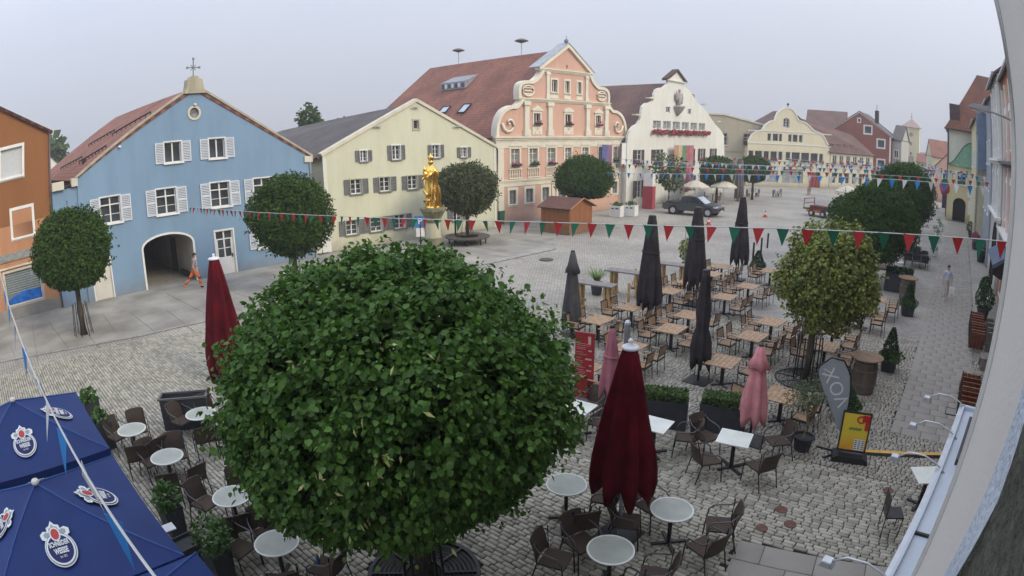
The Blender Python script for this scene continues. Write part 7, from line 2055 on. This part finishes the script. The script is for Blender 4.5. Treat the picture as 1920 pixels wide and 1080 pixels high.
for i in range(9):
    x, y = -2.2 - .25 * (i % 3), 46 + i * 2.6
    t = thing('side_planter', 'small pale flower tub number'.replace(' number', '') + ' along the walkway trees, %s from the front' % ['first', 'second', 'third', 'fourth', 'fifth', 'sixth', 'seventh', 'eighth', 'ninth'][i], 'planter', (x + .9, y, 0), 0, 'flower tubs along the walkway')
    MB().lathe([(.18, 0), (.26, .4), (.001, .4)], seg=10).build('tub', WHITE, t); shrub(t, (0, 0, .5), (.25, .2), 60, .12, GRN, 300 + i)

# ------------------------------------------------------------------ people
SKIN = mat('skin', (.50, .29, .20), .6, .06, 8)
def person(label, loc, rz, J, rad, edges, zones, mats_, hair, extra=None):
    t = thing('person', label, 'person', loc, rz)
    me = bpy.data.meshes.new('body'); me.from_pydata(J, edges, [])
    o = bpy.data.objects.new('body', me); COL.objects.link(o)
    md = o.modifiers.new('s', 'SKIN'); md.use_smooth_shade = True
    for i, r_ in enumerate(rad):
        me.skin_vertices[0].data[i].radius = (r_, r_ * .8) if not isinstance(r_, tuple) else r_
    me.skin_vertices[0].data[0].use_root = True
    sb = o.modifiers.new('d', 'SUBSURF'); sb.levels = 2; sb.render_levels = 2
    dg = bpy.context.evaluated_depsgraph_get()
    m2 = bpy.data.meshes.new_from_object(o.evaluated_get(dg))
    bpy.data.objects.remove(o)
    m2.materials.clear()
    for m in mats_: m2.materials.append(m)
    for p in m2.polygons: p.material_index = zones(p.center)
    b = link('body', m2, t)
    mb = MB(); hx_, hy_, hz_ = hair[0]
    mb.blob((hx_, hy_ , hz_ + .02), (.092, .105, .115), 12, 8)
    mb.v = [(x, y - .0 if z > hz_ - .01 else y, z) for x, y, z in mb.v]
    keep = []
    for f in mb.f:
        c = sum((Vector(mb.v[i]) for i in f), Vector()) / len(f)
        if c.z > hz_ + .035 or c.y > hy_ + .03: keep.append(f)
    mb.f = keep
    mb.build('hair', hair[1], t, smooth=True)
    fc = MB().blob((hx_ - .032, hy_ - .093, hz_ + .005), .010, 6, 4).blob((hx_ + .032, hy_ - .093, hz_ + .005), .010, 6, 4)
    fc.build('eyes', DARKM, t)
    MB().box((hx_, hy_ - .09, hz_ - .055), (.045, .012, .010)).build('mouth', mat('lips', (.35, .12, .1), .5, .1, 9), t)
    MB().blob((hx_, hy_ - .103, hz_ - .02), (.012, .018, .022), 6, 4).build('nose', SKIN, t, smooth=True)
    return t
def hands(t, pts):
    for (x, y, z, s) in pts:
        mb = MB().blob((x, y, z), (.032, .022, .045), 8, 6)
        for k, (dx, L_) in enumerate(((-.022, .055), (-.008, .065), (.007, .062), (.021, .05))):
            mb.tube([(x + dx, y, z - .03), (x + dx * 1.1, y - .008, z - .03 - L_ * .6), (x + dx * 1.1, y - .022, z - .03 - L_)], [.009, .008, .006], 5)
        mb.tube([(x + s * .03, y - .005, z + .01), (x + s * .045, y - .02, z - .035)], [.010, .007], 5)
        mb.build('hand', SKIN, t, smooth=True)
# walking woman on the slab walkway (local -Y is where she faces)
J = [(0, 0, .93), (0, 0, 1.08), (0, 0, 1.28), (0, .01, 1.40), (0, .0, 1.47), (0, -.01, 1.56), (0, -.01, 1.66),
     (-.09, 0, .88), (-.10, -.10, .50), (-.10, -.22, .09), (-.10, -.33, .04),
     (.09, 0, .88), (.10, .06, .50), (.10, .22, .13), (.10, .14, .05),
     (-.18, .0, 1.36), (-.25, .03, 1.12), (-.27, -.08, .88), (.18, 0, 1.36), (.25, .05, 1.12), (.27, .06, .87)]
E_ = [(0, 1), (1, 2), (2, 3), (3, 4), (4, 5), (5, 6), (0, 7), (7, 8), (8, 9), (9, 10), (0, 11), (11, 12), (12, 13), (13, 14), (3, 15), (15, 16), (16, 17), (3, 18), (18, 19), (19, 20)]
rad = [.17, (.16, .12), (.18, .12), (.12, .09), .05, .085, .08, .10, .07, .05, .04, .10, .07, .05, .04, .075, .05, .032, .075, .05, .032]
def zw(c):
    if c.z > 1.44: return 3
    if c.z > 1.0 and abs(c.x) < .3 and not (abs(c.x) > .2 and c.z < 1.18): return 0
    if c.z > .86 and abs(c.x) > .21: return 3
    if c.z > .42: return 1
    if c.z < .1: return 2
    return 3 if c.z < .3 else 1
person('woman in pale shirt and light trousers walking towards us with a white bag', (-.02, 32.5, .02), R(8), J, rad, E_, zw,
       [mat('pale_blue_shirt', (.45, .50, .60), .8, .15, 14), mat('beige_trousers', (.48, .42, .37), .8, .08, 9), WHITE, SKIN], ((0, -.01, 1.61), mat('brown_hair', (.06, .03, .02), .7, .2, 20)))
w_ = bpy.data.objects[[o.name for o in bpy.data.objects if o.name.startswith('person')][-1]]
hands(w_, [(-.275, -.11, .83, 1), (.275, .06, .81, -1)])
bg = thing('carrier_bag', 'white carrier bag in the hand of the walking woman', 'bag', (.28, 32.53, .36), R(8))
MB().prism([(-.15, 0), (.15, 0), (.17, .3), (-.17, .3)], -.05, .05).build('bag_body', WHITE, bg)
MB().tube([(-.1, 0, .3), (-.04, 0, .46), (.04, 0, .46), (.1, 0, .3)], .008, 5).build('handle', WHITE, bg)
# worker in orange trousers striding in front of the blue house
J = [(0, 0, .98), (0, -.02, 1.14), (0, -.04, 1.34), (0, -.05, 1.48), (0, -.07, 1.54), (0, -.09, 1.63), (0, -.09, 1.74),
     (-.10, 0, .92), (-.10, -.22, .55), (-.10, -.24, .11), (-.10, -.37, .05),
     (.10, 0, .92), (.11, .22, .56), (.11, .55, .24), (.11, .50, .12),
     (-.2, -.04, 1.43), (-.27, .1, 1.18), (-.27, .02, .95), (.2, -.04, 1.43), (.28, -.12, 1.18), (.27, -.28, 1.02)]
rad = [.16, (.17, .12), (.2, .13), (.13, .1), .055, .085, .085, .12, .09, .07, .05, .12, .09, .07, .05, .08, .052, .035, .08, .052, .035]
def zk(c):
    if c.z > 1.5: return 3
    if c.z > 1.02 and not (abs(c.x) > .235 and c.z < 1.25): return 0
    if abs(c.x) > .23 and c.z > .85: return 3
    if c.z < .12: return 2
    if .50 < c.z < .62 or .28 < c.z < .34: return 4
    return 1
person('worker in grey shirt and orange trousers striding beside the arched gateway', (-30.25, 10.9, .02), R(172), J, rad, E_, zk,
       [mat('grey_shirt', (.27, .23, .27), .8, .15, 14), mat('orange_trousers', (.70, .17, .04), .7, .1, 9), DARKM, SKIN, mat('reflective_band', (.10, .07, .06), .4, .1, 5)], ((0, -.09, 1.69), mat('dark_hair', (.03, .02, .02), .7, .2, 20)))
w_ = [o for o in bpy.data.objects if o.name.startswith('person')][-1]
hands(w_, [(-.275, .0, .90, 1), (.275, -.31, .98, -1)])
t = thing('bottle', 'small blue-capped bottle on the wicker chair right of the bottom left table', 'bottle', (-7.45, 3.85, .5))
MB().lathe([(.03, 0), (.032, .12), (.012, .17), (.012, .2)], seg=10).build('body', mat('blue_glass', (.05, .12, .3), .2, .1, 5), t)
for o in list(bpy.data.objects):
    if o.type == 'EMPTY' and o.get('label') == 'x': bpy.data.objects.remove(o)

# ------------------------------------------------------------------ pieces that lie apart become objects of their own
MASS = ('flowers', 'ribs', 'slots', 'panel_relief', 'painted_lettering', 'small_print', 'white_print', 'green_word_print', 'ornament_panel', 'lettering', 'red_swirl_print', 'blossom')
def pieces_of(me):
    nv = len(me.vertices)
    if nv == 0 or nv > 1500: return None
    co = np.empty(nv * 3, np.float32); me.vertices.foreach_get('co', co); co = co.reshape(-1, 3)
    par = list(range(nv))
    def fd(a):
        while par[a] != a:
            par[a] = par[par[a]]; a = par[a]
        return a
    for e in me.edges:
        a, b = fd(e.vertices[0]), fd(e.vertices[1])
        if a != b: par[a] = b
    roots, isl = np.unique([fd(i) for i in range(nv)], return_inverse=True)
    k = len(roots)
    if k < 2 or k > 60: return None
    lo = np.array([co[isl == i].min(0) for i in range(k)]); hi = np.array([co[isl == i].max(0) for i in range(k)])
    size = (hi - lo).max(1)
    gap = np.maximum(0, np.maximum(lo[:, None] - hi[None], lo[None] - hi[:, None]))
    near = np.sqrt((gap ** 2).sum(2)) <= np.maximum(.02, .5 * np.maximum(size[:, None], size[None]))
    grp = list(range(k))
    for i in range(k):
        for j in range(i + 1, k):
            if near[i, j]:
                a, b = grp[i], grp[j]
                if a != b: grp = [a if g == b else g for g in grp]
    ug = sorted(set(grp))
    if len(ug) < 2: return None
    lab = np.array([ug.index(grp[i]) for i in isl])
    return lab, len(ug)
users = {}
for o in bpy.data.objects:
    if o.type == 'MESH' and o.get('kind') is None: users.setdefault(o.data.name, []).append(o)
for nm_, objs in users.items():
    me = objs[0].data; base = objs[0].name.split('.')[0]
    got = pieces_of(me)
    if got is None: continue
    lab, k = got
    if any(w in base for w in MASS) or k > 14:
        for o in objs: o['kind'] = 'stuff'
        continue
    vs_ = [tuple(v.co) for v in me.vertices]; fs_ = [tuple(p.vertices) for p in me.polygons]
    sm = me.polygons[0].use_smooth
    parts = []
    for g in range(k):
        idx = [i for i in range(len(vs_)) if lab[i] == g]; mp_ = {a: b for b, a in enumerate(idx)}
        m2 = bpy.data.meshes.new(base)
        m2.from_pydata([vs_[i] for i in idx], [], [tuple(mp_[i] for i in f) for f in fs_ if lab[f[0]] == g])
        for mm in me.materials: m2.materials.append(mm)
        if sm: m2.polygons.foreach_set('use_smooth', [True] * len(m2.polygons))
        m2.update(); parts.append(m2)
    for o in objs:
        o.data = parts[0]
        for m2 in parts[1:]:
            c = o.copy(); c.name = base; c.data = m2; COL.objects.link(c)
